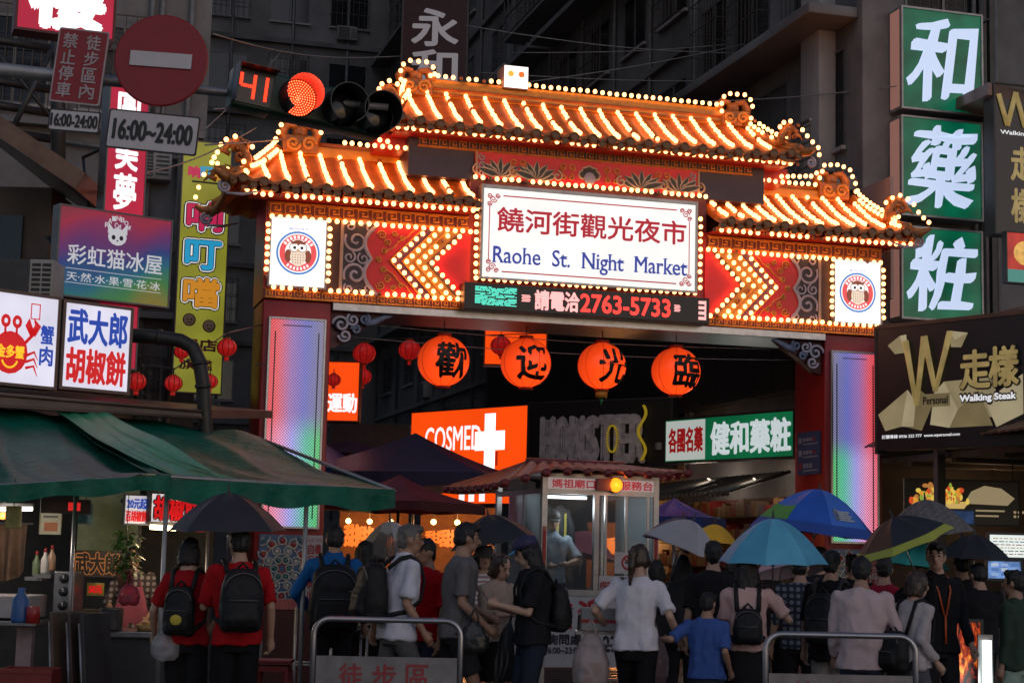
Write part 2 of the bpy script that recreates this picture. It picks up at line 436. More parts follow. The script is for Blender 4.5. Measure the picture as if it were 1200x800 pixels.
def meander(m, x0, x1, z0, z1, y, mt, sg=1):
    h = z1 - z0; w = h * 1.15; n = max(1, int(round((x1 - x0) / w))); w = (x1 - x0) / n; r = h * 0.095
    for i in range(n):
        a = x0 + i * w; q = lambda u, v: ((a + (u if sg > 0 else 1 - u) * w, y, z0 + v * h))
        m.tube([q(0, .1), q(.82, .1), q(.82, .88), q(.14, .88), q(.14, .38), q(.52, .38), q(.52, .62), q(.36, .62)], r, mt, 4, flat=(1, .5), smooth=False)
    m.tube([(x0, y, z0 + .0 * h), (x1, y, z0)], r, mt, 4); m.tube([(x0, y, z1), (x1, y, z1)], r, mt, 4)
for sg in (-1, 1):
    a, b = sorted((sg * 2.02, sg * 5.18))
    m = MB(); m.bx(a, b, -0.035, -0.001, 6.70, 6.93, mat('meander_ground', (.16, .03, .02), .5)); meander(m, a, b, 6.72, 6.91, -.04, gold, sg); part(m, 'meander_band')
    m = MB(); m.bx(a, b, -0.035, -0.001, 5.43, 5.575, mat('meander_ground', (.16, .03, .02), .5)); meander(m, a, b, 5.44, 5.565, -.04, gold, sg); part(m, 'meander_band')
m = MB(); meander(m, -2.88, 2.80, 7.99, 8.13, -.037, gold, -1); part(m, 'meander_band')

# floral board under the upper roof
m = MB(); m.bx(-1.95, 1.85, -0.075, -0.031, 7.56, 7.97, redbright)
pale = mat('pale_leaf_edge', (0.60, 0.48, 0.34), 0.5); leafd = mat('dark_leaf_paint', (0.05, 0.055, 0.04), 0.5)
def leafspray(cx, sgn):
    for k in range(7):
        a = R(22 + k * 22); L = 0.31 - 0.035 * abs(k - 3) / 1.5
        d = Vector((math.cos(a) * sgn * 1.7, 0, math.sin(a)))
        o = Vector((cx, -.08, 7.60)); n = Vector((-d.z, 0, d.x)) * 0.34
        for (w, mt, y) in ((1.0, pale, -.078 - .003 * k), (.60, leafd, -.0795 - .003 * k)):
            pts = [o + d * L * t + n * L * w * f for t, f in ((0, 0), (.3, .5), (.65, .45), (1, 0), (.65, -.45), (.3, -.5))]
            m.add([(p.x, y - .0006 * k, p.z) for p in pts], [tuple(range(6))], mt)
    for s2 in (-1, 1):
        m.tube([(x, -.085, z) for x, z in spiral(cx + s2 * .36, 7.68, .09, 1.2, PI / 2, -s2, 18, .02)], .016, pale, 5)
leafspray(-.95, 1); leafspray(.85, -1); leafspray(-1.55, 1); leafspray(1.5, -1)
for k in range(5):
    a = R(30 + 30 * k); m.ball((-.05 + .13 * math.cos(a), -.08, 7.66 + .16 * math.sin(a)), (.085, .012, .085), pale, 8, 4); m.ball((-.05 + .13 * math.cos(a), -.088, 7.66 + .16 * math.sin(a)), (.055, .012, .055), leafd, 8, 4)
m.ball((-.05, -.095, 7.68), (.10, .015, .11), lilac, 10, 5)
for cx in (-.42, .33, -1.25, 1.2):
    for s2 in (-1, 1):
        m.tube([(x, -.084, z) for x, z in spiral(cx + s2 * .07, 7.84, .065, 1.3, -PI / 2, s2, 16, .015)], .012, gold, 5)
        m.tube([(x, -.084, z) for x, z in spiral(cx + s2 * .06, 7.68, .055, 1.2, PI / 2, -s2, 16, .012)], .012, gold, 5)
for sx in (-1.93, 1.83):
    m.tube([(sx, -.085, 7.56), (sx, -.085, 7.97)], .018, pale, 6)
    for q in range(3): m.tube([(x, -.084, z) for x, z in spiral(sx + (.09 if sx < 0 else -.09), 7.62 + .13 * q, .06, 1.2, q, 1, 16, .01)], .014, lilac, 5)
part(m, 'floral_board')
bulbs([(-1.95, -.13, 7.545), (1.98, -.13, 7.545)], .118)

# arrow boards either side of the name board
for sg in (-1, 1):
    m = MB(); X = lambda x: sg * x
    m.bx(X(1.98), X(4.02), -0.03, -0.002, 5.58, 6.70, redbright)
    m.bx(X(4.04), X(4.26), -0.02, -0.001, 5.58, 6.70, mat('dark_groove', (.05, .03, .03), .6))
    m.bx(X(4.0), X(4.045), -0.06, -0.001, 5.58, 6.70, mat('pale_trim', (.45, .33, .25), .4))
    zc, hh = 6.13, 0.54
    cols = [purple, olive, olive, mat('maroon_band', (.2, .02, .03), .5)]
    def chev(t, w): return [(X(t), zc), (X(t - .52), zc + hh), (X(t - .52 - w), zc + hh), (X(t - w), zc), (X(t - .52 - w), zc - hh), (X(t - .52), zc - hh)]
    for k in range(3):
        t = 3.27 - .20 * k
        pl = chev(t, .185)
        m.prism(pl if sg < 0 else pl[::-1], -.045 - .004 * k, -.0295, cols[k])
        for q in (1, -1):
            m.tube([(X(t), -.06, zc), (X(t - .52), -.06, zc + q * hh)], .012, gold, 5)
    t = 3.27 - .6
    pl = chev(t, .06); m.prism(pl if sg < 0 else pl[::-1], -.05, -.0295, dscroll)
    for k in range(4):
        t = 3.21 - .20 * k
        for q in (1, -1): bulbs(along([(X(t), -.10, zc), (X(t - .49), -.10, zc + q * .50)], .125)[(0 if q > 0 else 1):], None, .05)
    # dark ground with pale cloud scrolls by the outer edge
    edge = [(4.0, 5.585), (3.42, 5.585)]
    for i in range(15):
        f = i / 14; z = 5.585 + 1.11 * f
        edge.append((3.46 + .13 * abs(math.sin(f * PI * 2)) + .10 * math.sin(f * PI), z))
    edge.append((4.0, 6.695))
    pl = [(X(a), b) for a, b in edge]
    m.prism(pl if sg > 0 else pl[::-1], -.036, -.0295, dscroll)
    m.tube([(X(a), -.05, b) for a, b in edge[1:-1]], .03, lilac, 6, flat=(1, .5))
    for (cx, cz, r, sp_, a0, tn) in ((3.80, 6.40, .19, -1, .5, 1.5), (3.80, 5.88, .19, 1, -.5, 1.5), (3.60, 6.62, .12, 1, 0, 1.2), (3.60, 5.66, .12, -1, 0, 1.2), (3.90, 6.14, .10, 1, 2, 1.3), (3.68, 6.13, .10, -1, 1, 1.2), (3.9, 6.62, .08, 1, 1, 1.2), (3.9, 5.66, .08, -1, 1, 1.2)):
        m.tube([(X(x), -.048, z) for x, z in spiral(cx, cz, r, tn, a0, sp_, 26, .02)], .022 if r > .15 else .016, lilac, 6, flat=(1, .6))
    m.prism([(X(3.78), 6.0), (X(3.70), 6.13), (X(3.78), 6.26), (X(3.84), 6.13)][::(1 if sg < 0 else -1)], -.045, -.0365, mat('black_lozenge', (.012, .012, .015), .5))
    for (cx, cz, r, sp_, a0) in ((3.40, 6.52, .075, 1, 0), (3.30, 6.42, .06, -1, 1), (3.40, 5.74, .075, -1, 0), (3.30, 5.84, .06, 1, 1), (3.36, 6.28, .05, 1, 2), (3.36, 5.98, .05, -1, 2), (3.2, 6.56, .05, 1, 3), (3.2, 5.7, .05, -1, 3), (3.08, 6.5, .04, 1, 3), (3.08, 5.75, .04, -1, 3), (3.44, 6.13, .05, 1, 0)):
        m.tube([(X(x), -.04, z) for x, z in spiral(cx, cz, r, 1.5, a0, sp_, 20, .012)], .012, gold, 5)
    for q in (1, -1):
        m.tube([(X(3.36 - .06 * k + .02 * math.sin(k * 1.9)), -.042, zc + q * (.1 + .05 * k)) for k in range(9)], .012, gold, 5)
    part(m, 'arrow_board')
    bulbs([(X(2.0), -.10, 6.675), (X(5.16), -.10, 6.675)], .125)
    bulbs([(X(2.05), -.10, 5.595), (X(5.12), -.10, 5.595)], .125)
    bulbs([(X(4.225), -.10, 6.55), (X(4.225), -.10, 5.7)], .115); bulbs([(X(5.17), -.10, 6.55), (X(5.17), -.10, 5.7)], .115)
    xs_ = -1.93 if sg < 0 else 1.83
    bulbs([(xs_, -.20, 7.15), (xs_, -.20, 6.0)], .125)
    bulbs([(X(1.95), -.5, 6.93), (X(5.35), -.5, 6.93), (X(5.6), -.55, 6.97)], .125)

    # round badge light box with an owl
    B = MB(); x0, x1 = sorted((X(4.28), X(5.12)))
    fr = mat('grey_box_frame', (.30, .27, .25), .4, .5)
    for a, b, c, d in ((x0 - .03, x0, 5.60, 6.70), (x1, x1 + .03, 5.60, 6.70), (x0, x1, 5.60, 5.63), (x0, x1, 6.67, 6.70)): B.bx(a, b, -.10, -.001, c, d, fr)
    BOX = part(B, 'badge_box')
    B = MB(); B.bx(x0, x1, -.085, -.002, 5.63, 6.67, white_lit)
    cx, cz = (x0 + x1) / 2, 6.14
    def disc(r, mt, y, sx=1., sz=1., ox=0., oz=0., n=28): B.add([(cx + ox + r * sx * math.cos(2 * PI * i / n), y, cz + oz + r * sz * math.sin(2 * PI * i / n)) for i in range(n)], [tuple(range(n))], mt)
    eb, er, ew, ebr, ebk, ecr = emat('badge_blue', (.05, .22, .60), .9), emat('badge_red', (.80, .08, .09), .9), emat('badge_white', (1, .95, .93), 1.0), emat('badge_brown', (.25, .06, .03), .8), emat('badge_black', (.02, .02, .02), .5), emat('badge_cream', (.85, .70, .55), .9)
    disc(.335, eb, -.0865); disc(.305, ew, -.0875); disc(.285, er, -.0885); disc(.20, ew, -.0895, oz=.01)
    for k in range(9):
        a = R(35 + k * 13.7); B.add([(cx + r_ * math.cos(a + d_), -.0895, cz + r_ * math.sin(a + d_)) for r_, d_ in ((.22, -.07), (.27, -.07), (.27, .07), (.22, .07))], [(0, 1, 2, 3)], ew)
    for k in range(7):
        a = R(232 + k * 12.7); B.add([(cx + r_ * math.cos(a + d_), -.0895, cz + r_ * math.sin(a + d_)) for r_, d_ in ((.22, -.06), (.265, -.06), (.265, .06), (.22, .06))], [(0, 1, 2, 3)], ew)
    disc(.15, ebr, -.0905, .8, .75, 0, .09); disc(.14, ecr, -.0912, .85, 1.05, 0, -.06)
    for s2 in (-1, 1):
        disc(.09, ebr, -.0909, .6, 1.1, s2 * .15, -.05)
        disc(.075, ebr, -.0915, 1, 1, s2 * .062, .085); disc(.064, ew, -.0922, 1, 1, s2 * .062, .085); disc(.024, ebk, -.0929, 1, 1, s2 * .055, .08)
        B.add([(cx + s2 * .02, -.0925, cz + .14), (cx + s2 * .13, -.0925, cz + .20), (cx + s2 * .10, -.0925, cz + .13)], [(0, 1, 2)], ebr)
    B.add([(cx - .018, -.0932, cz + .06), (cx + .018, -.0932, cz + .06), (cx, -.0932, cz + .015)], [(0, 1, 2)], emat('badge_beak', (.7, .3, .05), .9))
    for q in range(4):
        for w in range(5 - (q > 2)):
            B.add([(cx + (w - 2) * .04 + a_, -.0918, cz - .02 - q * .04 + b_) for a_, b_ in ((-.008, 0), (.008, 0), (0, -.025))], [(0, 1, 2)], ebr)
    B.text('饒河街夜市', cx - .15, cx + .15, 6.485, 6.535, -.0865, eb)
    B.build('badge_face', BOX)
    # cloud brackets under the beam
    m = MB(); bl = mat('cloud_blue_paint', (.16, .20, .30), .5, var=.4); 
    for (cx_, cz_, r, a0, s_) in ((3.98, 5.10, .16, 0, 1), (3.80, 5.18, .12, 1, -1), (3.62, 5.20, .10, 2, 1), (3.92, 4.93, .12, 0, -1), (3.75, 5.03, .09, 0, 1)):
        m.ball((X(cx_), .05, cz_), (r * .75, .03, r * .7), mat('cloud_dark', (.03, .03, .045), .5), 10, 5)
        m.tube([(X(x), .0, z) for x, z in spiral(cx_, cz_, r * .85, 1.4, a0, s_, 22, .02)], .022, lilac if r > .11 else bl, 6, flat=(1, .6))
    m.tube([(X(3.6), 0, 5.12), (X(3.45), 0, 5.17), (X(3.3), 0, 5.25), (X(3.18), 0, 5.27)], [.05, .06, .035, .008], bl, 6, flat=(1, .4))
    m.prism([(X(4.13), 5.29), (X(3.3), 5.29), (X(3.55), 5.10), (X(3.75), 4.98), (X(4.0), 4.78), (X(4.13), 4.75)][::(-1 if sg < 0 else 1)], .10, .28, maroon)
    part(m, 'cloud_bracket')

# name board
m = MB(); x0, x1, z0, z1 = -1.84, 1.72, 5.95, 7.36
fr = mat('grey_sign_frame', (.35, .33, .33), .35, .7)
for a, b, c, d in ((x0 - .04, x0, z0 - .04, z1 + .06), (x1, x1 + .04, z0 - .04, z1 + .06), (x0, x1, z0 - .04, z0), (x0, x1, z1, z1 + .06)): m.bx(a, b, -.26, -.025, c, d, fr, .006)
NB = part(m, 'name_board')
m = MB(); m.bx(x0, x1, -.235, -.03, z0, z1, emat('name_board_lit_white', (.93, .93, .90), 0.93, var=.07, scale=1.2))
sred, sblue = emat('sign_red_letter', (.42, .004, .022), .85), emat('sign_blue_letter', (.02, .045, .32), .85)
Wd, Hd = x1 - x0, z1 - z0
m.text('饒河街觀光夜市', x0 + .065 * Wd, x0 + .955 * Wd, z1 - .475 * Hd, z1 - .205 * Hd, -.2365, sred, .022)
lt = 'Raohe  St.  Night  Market'
m.text(lt, x0 + .05 * Wd, x0 + .96 * Wd, z1 - .89 * Hd, z1 - .645 * Hd, -.2365, sblue, .006, brush=.012)
serifs(m, lt, x0 + .05 * Wd, x0 + .96 * Wd, z1 - .89 * Hd, z1 - .645 * Hd, -.2445, sblue)
for a, b, c, d in ((x0 + .32, x1 - .32, z1 - .115, z1 - .095), (x0 + .32, x1 - .32, z0 + .09, z0 + .11), (x0 + .095, x0 + .11, z0 + .28, z1 - .28), (x1 - .11, x1 - .095, z0 + .28, z1 - .28)):
    m.bx(a, b, -.2375, -.2352, c, d, sred)
for ex in (-1, 1):
    for ez in (-1, 1):
        ccx, ccz = (x0 + x1) / 2 + ex * (Wd / 2 - .16), (z0 + z1) / 2 + ez * (Hd / 2 - .17)
        for ox, oz, r_ in ((0, 0, .06), (ex * .055, ez * .055, .045), (-ex * .07, ez * .06, .04), (ex * .06, -ez * .07, .04)):
            m.tube([(x, -.2365, z) for x, z in spiral(ccx + ox, ccz + oz, r_, 1.6, 0, ex * ez, 20, .008)], .008, sred, 4, flat=(1, .15))
m.build('name_face', NB)
bulbs([(-1.93, -.22, 5.92), (1.82, -.22, 5.92)], .118)

# scrolling LED board
m = MB(); m.bx(-2.14, 1.93, -.36, -.04, 5.41, 5.83, mat('led_board_black', (.012, .012, .013), .4), .01); LB = part(m, 'led_ticker')
m = MB(); teal, lr, lw = emat('led_teal', (.10, .85, .62), 1.1), emat('led_red', (1, .04, .03), 1.6), emat('led_pink', (1, .42, .40), 1.3)
def ledtext(t, a, b, z0_, z1_, mt, y=-.364): m.text(t, a, b, z0_, z1_, y, mt, .035)
for i in range(15):
    z = 5.49 + i * .0195
    xx = -1.97
    while xx < -1.32:
        L = RNG.uniform(.05, .22); e = min(xx + L, -1.30)
        if RNG.random() < .86: m.bx(xx, e, -.365, -.3602, z, z + .013, teal)
        xx = e + .02
for (a, b) in ((-1.22, -1.07), (1.32, 1.43)):
    for i in range(5): m.bx(a + .01 * (i % 2), b - .015 * ((i + 1) % 2), -.365, -.3602, 5.58 + i * .023, 5.594 + i * .023, lw)
ledtext('請電洽', -1.0, -.28, 5.47, 5.77, lw)
ledtext('2763-5733', -.25, 1.25, 5.48, 5.76, lr)
for i in range(4): m.bx(1.74, 1.86, -.365, -.3602, 5.47 + i * .085, 5.52 + i * .085, lw)
m.bx(1.845, 1.87, -.366, -.3602, 5.47, 5.78, lw)
m.build('led_display', LB)

# ---- roofs
def roof(m, ends, xe0, xe1, ze, zr, ye, yr, lift, pitch=.31, sides=(1, 1), rx0=None, rx1=None, disk=.075):
    """curved tiled double slope; xe eave ends, rx ridge ends"""
    rx0 = xe0 if rx0 is None else rx0; rx1 = xe1 if rx1 is None else rx1
    nx = int((xe1 - xe0) / pitch * 10); ny = 10
    def surf(front):
        def fn(u, v):
            t = v                                   # 0 eave .. 1 ridge
            xa = xe0 + (rx0 - xe0) * t; xb = xe1 + (rx1 - xe1) * t
            x = min(max(xe0 + (xe1 - xe0) * u, xa), xb)
            y = (ye if front else 2 * yr - ye) * (1 - t) + yr * t
            z = ze + (zr - ze) * (t ** 1.35)
            cu = 0.0
            if sides[0]: cu += max(0, 1 - (x - xe0) / 1.1) ** 2
            if sides[1]: cu += max(0, 1 - (xe1 - x) / 1.1) ** 2
            z += lift * cu * (1 - t) ** 1.5
            z += .045 * abs(math.sin(PI * (x - xe0) / pitch)) - .012 * ((t * 7) % 1)
            return Vector((x, y, z))
        return fn
    for front in (True, False):
        m.grid(surf(front), nx, ny, tile, True, (0, 0, -.05))
    f = surf(True)
    n = int((xe1 - xe0) / pitch)
    for i in range(n * 2 + 1):
        u = i / (n * 2); p = f(min(max(u, .004), .996), 0)
        big = i % 2 == 1
        X_ = Matrix.Translation((p.x, ye - .012, p.z - (.055 if big else .09))) @ rotm('X', PI / 2)
        r_ = disk if big else disk * .78
        ends.lathe([(r_, -.05), (r_, .02), (r_ * .8, .03), (r_ * .72, .018), (r_ * .35, .018), (1e-6, .026)], tileend, 12 if big else 10, X_)
    return f
def rstrips(f, us, t0=.93, t1=.08, n=8, skip=.04):
    for u in us:
        t0_ = t0
        while t0_ > .3 and abs(f(u, t0_).x - f(u, 0).x) > .02: t0_ -= .03
        k = max(3, int(n * (t0_ - t1) / (t0 - t1)))
        bulbs([f(u, t0_ + (t1 - t0_) * i / (k - 1)) + Vector((0, -.02, .05)) for i in range(k)], None, skip)
def scrollornament(m, c, sx, h, mt, lift=0):
    """curling dragon-like end ornament"""
    x, y, z = c
    m.tube([(x, y, z), (x + sx * .05 * h, y, z + .35 * h), (x + sx * .22 * h, y, z + .62 * h), (x + sx * .50 * h, y, z + .66 * h), (x + sx * .62 * h, y, z + .45 * h), (x + sx * .48 * h, y, z + .34 * h)], [.17 * h, .15 * h, .13 * h, .10 * h, .08 * h, .03 * h], mt, 8)
    for k in range(4):
        a = R(100 - 28 * k)
        b0 = Vector((x + sx * (.05 + .14 * k) * h, y, z + (.45 + .06 * k - .03 * k * k) * h))
        m.tube([b0, b0 + Vector((sx * math.cos(a) * .25 * h, 0, math.sin(a) * .30 * h)), b0 + Vector((sx * math.cos(a - .7) * .42 * h, 0, math.sin(a - .5) * .42 * h))], [.08 * h, .06 * h, .012 * h], mt, 6)
    for q in (-1, 1):
        m.tube([(x + sx * xx * h, y + q * .13 * h, z + zz * h) for xx, zz in spiral(.22, .32, .2, 1.4, 1, 1, 18, .02)], .04 * h, mt, 5)
orn = mat('ornament_glaze', (.42, .15, .03), .35, var=.45, scale=8, grime=.25)
def ridge_end(m, x, y, z, w, h, sg):
    """block shaped ridge end with a scroll on its face"""
    m.box((x, y, z + h * .28), (w, .34, h * .56), orn, None, .02)
    for q in (-1, 1):
        m.tube([(x + q * w * .42, y, z + h * .5), (x + q * w * .50, y, z + h * .72), (x + q * w * .36, y, z + h * .96), (x + q * w * .14, y, z + h * .92), (x + q * w * .16, y, z + h * .74)], [.09, .085, .075, .06, .03], orn, 7)
        m.tube([(xx, y - .18, zz) for xx, zz in spiral(x + q * w * .22, z + h * .3, w * .2, 1.5, 0, q, 18, .02)], .03, gold, 5)
    m.ball((x, y, z + h * .70), (w * .22, .12, h * .24), orn, 8, 6)
def hip(m, a, b, r, corner_h, sx):
    pts = [Vector(a).lerp(Vector(b), i / 8) + Vector((0, 0, -.10 * math.sin(PI * i / 8))) for i in range(9)]
    m.tube(pts, r, orn, 8)
    return pts

ends = MB(); RF = MB(); HM = MB()
YR = .76
# upper roof
fu = roof(RF, ends, -3.42, 3.42, 8.24, 9.06, -.54, YR, .10, rx0=-2.80, rx1=2.80)
upper = part(RF, 'upper_roof'); ends.build('eave_tile', upper)
m = MB(); m.bx(-2.62, 2.55, YR - .13, YR + .13, 8.98, 9.23, ridgem, .03); m.tube([(-2.6, YR, 9.24), (2.5, YR, 9.24)], .075, ridgem, 8)
for q in range(2): m.tube([(-2.6, YR - .135, 9.03 + .09 * q), (2.5, YR - .135, 9.03 + .09 * q)], .022, tile, 6)
m.build('ridge', upper)
bulbs([(-2.55, YR - .1, 9.34), (2.5, YR - .1, 9.34)], .128, .1)
for sg in (-1, 1):
    m = MB(); ridge_end(m, sg * 2.78, YR, 8.98, .52, .47, sg); m.build('ridge_ornament', upper)
    xx = sg * 2.78
    bulbs([(xx - .28, YR - .2, 9.2), (xx - .28, YR - .2, 9.42), (xx - .17, YR - .2, 9.52), (xx + .17, YR - .2, 9.52), (xx + .28, YR - .2, 9.42), (xx + .28, YR - .2, 9.2)], .135, .04)
    m = MB(); pts = hip(m, (sg * 2.95, YR - .1, 9.05), (sg * 3.48, -.44, 8.40), .085, 0, sg)
    scrollornament(m, (sg * 3.24, -.17, 8.50), sg, .48, orn)
    m.tube([(sg * 3.42, -.37, 8.36), (sg * 3.58, -.56, 8.34), (sg * 3.68, -.62, 8.40)], [.09, .07, .03], orn, 7)
    ptz = spiral(sg * 3.62, 8.16, .085, 1.7, PI / 2, -sg, 22, .015)
    m.tube([(x, -.56, z) for x, z in ptz], .02, lilac, 6)
    m.build('hip_ridge', upper)
    bulbs([p + Vector((sg * .03, -.08, .13)) for p in pts[:7]], .11, .05); bulbs([p + Vector((-sg * .06, -.12, .05)) for p in pts[1:6]], .11, .1)
    bulbs([(sg * 3.20, -.24, 8.80), (sg * 3.28, -.24, 8.88), (sg * 3.40, -.24, 8.92), (sg * 3.52, -.27, 8.86), (sg * 3.58, -.32, 8.76), (sg * 3.62, -.42, 8.64), (sg * 3.67, -.5, 8.53), (sg * 3.72, -.6, 8.41), (sg * 3.74, -.6, 8.30)], None, .05)
    bulbs([(sg * 3.05, .1, 7.96), (sg * 4.1, .1, 7.96)], .12, .05); bulbs([(sg * 3.35, 0, 8.02), (sg * 3.95, .1, 8.10), (sg * 4.1, .1, 8.2)], .12, .05)
    m = MB(); m.bx(sg * 3.03, sg * 3.5, .1, 1.0, 7.93, 8.18, red); m.build('eave_bracket', upper)
rstrips(fu, [(.07 + .86 * i / 18) for i in range(19)], .90, .12, 11)
bulbs([(-3.40, -.44, 8.15), (3.45, -.44, 8.15)], .122, .07)
# rafters under the upper eave
m = MB()
for i in range(22): m.box((-3.25 + i * .31, -.32, 8.175), (.2, .36, .05), mat('rafter_orange', (.45, .13, .02), .5))
m.bx(-3.3, 3.3, -.3, .1, 8.12, 8.15, red); m.build('rafters', upper)
# side roofs
for sg in (-1, 1):
    RF = MB(); ends = MB()
    ex = 5.80 if sg < 0 else 5.46
    a, b = (-ex, -2.02) if sg < 0 else (2.02, ex)
    ra, rb = (-4.98, -2.02) if sg < 0 else (2.02, 4.92)
    fs_ = roof(RF, ends, a, b, 7.07, 7.88, -.64, YR, .08, sides=(sg < 0, sg > 0), rx0=ra, rx1=rb)
    # hipped end slope
    xo, xi = sg * ex, sg * (4.98 if sg < 0 else 4.92)
    def hipend(u, v):
        y = (-.64 + (2 * YR + 1.28) * u) * (1 - v) + YR * v; x = xo + (xi - xo) * v
        cu = max(0, 1 - u / .35) ** 2 + max(0, 1 - (1 - u) / .35) ** 2
        return Vector((x + sg * .0, y, 7.07 + .79 * v ** 1.35 + .08 * cu * (1 - v) + .03 * abs(math.sin(PI * u * 9)) * (1 - v)))
    RF.grid(hipend, 60, 8, tile, True, (0, 0, -.05))
    for i in range(19):
        p = hipend(i / 18, 0); X_ = Matrix.Translation((xo + sg * .012, p.y, p.z - .06)) @ rotm('Y', PI / 2)
        r_ = .075 if i % 2 else .058
        ends.lathe([(r_, -.03), (r_, .03), (1e-6, .03)], tileend, 10, X_)
    side = part(RF, 'side_roof'); ends.build('eave_tile', side)
    m = MB(); m.bx(sg * 2.05, sg * 4.75, YR - .11, YR + .11, 7.82, 8.0, ridgem, .03); m.tube([(sg * 2.05, YR, 8.02), (sg * 4.6, YR, 8.02)], .07, tile, 8); m.build('ridge', side)
    m = MB(); ridge_end(m, sg * 4.62, YR, 7.86, .56, .50, sg); m.build('ridge_ornament', side)
    xx = sg * 4.62
    bulbs([(xx - sg * .30, YR - .2, 8.2), (xx - sg * .22, YR - .2, 8.43), (xx + sg * .10, YR - .2, 8.46), (xx + sg * .27, YR - .2, 8.38), (xx + sg * .36, YR - .2, 8.2), (xx + sg * .42, YR - .2, 8.0)], .125, .04)
    m = MB(); pts = hip(m, (sg * 4.98, YR - .1, 7.90), (sg * (ex - 0.02), -.50, 7.22), .085, 0, sg)
    scrollornament(m, (sg * (ex - 0.26), -.20, 7.36), sg, .56, orn)
    pts2 = hip(m, (sg * 4.98, YR + .1, 7.90), (sg * (ex - 0.02), 2 * YR + .50, 7.22), .085, 0, sg)
    scrollornament(m, (sg * (ex - 0.26), 2 * YR + .20, 7.36), sg, .56, orn)
    for yy, q in ((-.58, -1), (2 * YR + .58, 1)):
        m.tube([(sg * (ex - 0.07), yy - q * .1, 7.16), (sg * (ex + 0.12), yy + q * .06, 7.12), (sg * (ex + 0.28), yy + q * .1, 7.2)], [.10, .08, .03], orn, 7)
        m.tube([(x, yy, z) for x, z in spiral(sg * (ex + 0.10), 6.98, .10, 1.7, PI / 2, -sg, 22, .015)], .024, lilac, 6)
        m.tube([(sg * (ex + 0.08), yy, 6.88), (sg * (ex - 0.17), yy, 6.88), (sg * (ex - 0.42), yy + .0, 6.95)], [.02, .025, .01], lilac, 6)
    m.build('hip_ridge', side)
    bulbs([p + Vector((sg * .03, -.08, .12)) for p in pts[:7]], .10, .04); bulbs([p + Vector((-sg * .06, -.14, .04)) for p in pts[1:7]], .10, .1)
    bulbs([(sg * (ex - 0.32), -.26, 7.68), (sg * (ex - 0.20), -.26, 7.77), (sg * (ex - 0.06), -.26, 7.82), (sg * (ex + 0.08), -.28, 7.76), (sg * (ex + 0.16), -.33, 7.66), (sg * (ex + 0.21), -.40, 7.52), (sg * (ex + 0.26), -.48, 7.42), (sg * (ex + 0.30), -.58, 7.32)], None, .04)
    if sg < 0: bulbs([(sg * (ex - 0.20), 2 * YR + .4, 7.8), (sg * (ex - 0.02), 2 * YR + .4, 7.88), (sg * (ex + 0.18), 2 * YR + .5, 7.7), (sg * (ex + 0.24), 2 * YR + .6, 7.5), (sg * (ex + 0.28), 2 * YR + .7, 7.35)], None, 0)
    rstrips(fs_, [(.035 + .90 * i / 11) if sg > 0 else (.06 + .92 * i / 11) for i in range(12)], .90, .10, 12)
    m = MB()
    for i in range(12): m.box((sg * (2.15 + i * .31), -.42, 6.99), (.2, .36, .05), mat('rafter_orange', (.45, .13, .02), .5))
    m.bx(sg * 2.02, sg * 5.5, -.45, .0, 6.94, 6.962, red); m.build('rafters', side)
# small illuminated lantern box on the ridge
m = MB(); m.bx(-1.34, -.92, YR - .18, YR + .24, 9.24, 9.62, mat('pinkish_box_side', (.30, .22, .22), .5)); m.bx(-1.33, -.93, YR - .19, YR - .1805, 9.25, 9.61, emat('lit_white_acrylic_bright', (1, .97, .95), 1.6))
for k, (dx, c) in enumerate(((-.09, (.9, .45, .05)), (.09, (.9, .16, .02)))): m.ball((-1.13 + dx, YR - .19, 9.48), (.055, .006, .055), emat('spot_%s' % 'ab'[k], c, 1), 10, 4)
part(m, 'rooftop_light_box')

# the bulbs: one hundred as parts, the rest as one
def onebulb(mb, c, r=.037):
    mb.ball(c, (r, r, r * 1.05), bulbm, 8, 5)
bm1 = MB(); onebulb(bm1, (0, 0, 0)); proto = bm1.build('light_bulb', gate)
idx = sorted(range(len(BULBS)), key=lambda i: (i * 7919) % len(BULBS))
first = set(idx[:100])
rest = MB(); sock = MB()
for i, p in enumerate(BULBS):
    if i in first:
        if i == idx[0]: proto.location = p
        else:
            o = proto.copy(); COL.objects.link(o); o.location = p
    else: onebulb(rest, p)
tag(part(rest, 'light_bulb'), kind='stuff')
dd = MB()
deadm = mat('unlit_bulb_glass', (.30, .12, .06), .2)
for p in DEAD: dd.ball(p, (.032, .032, .034), deadm, 8, 5)
tag(part(dd, 'unlit_bulb'), kind='stuff')
print('bulbs', len(BULBS))

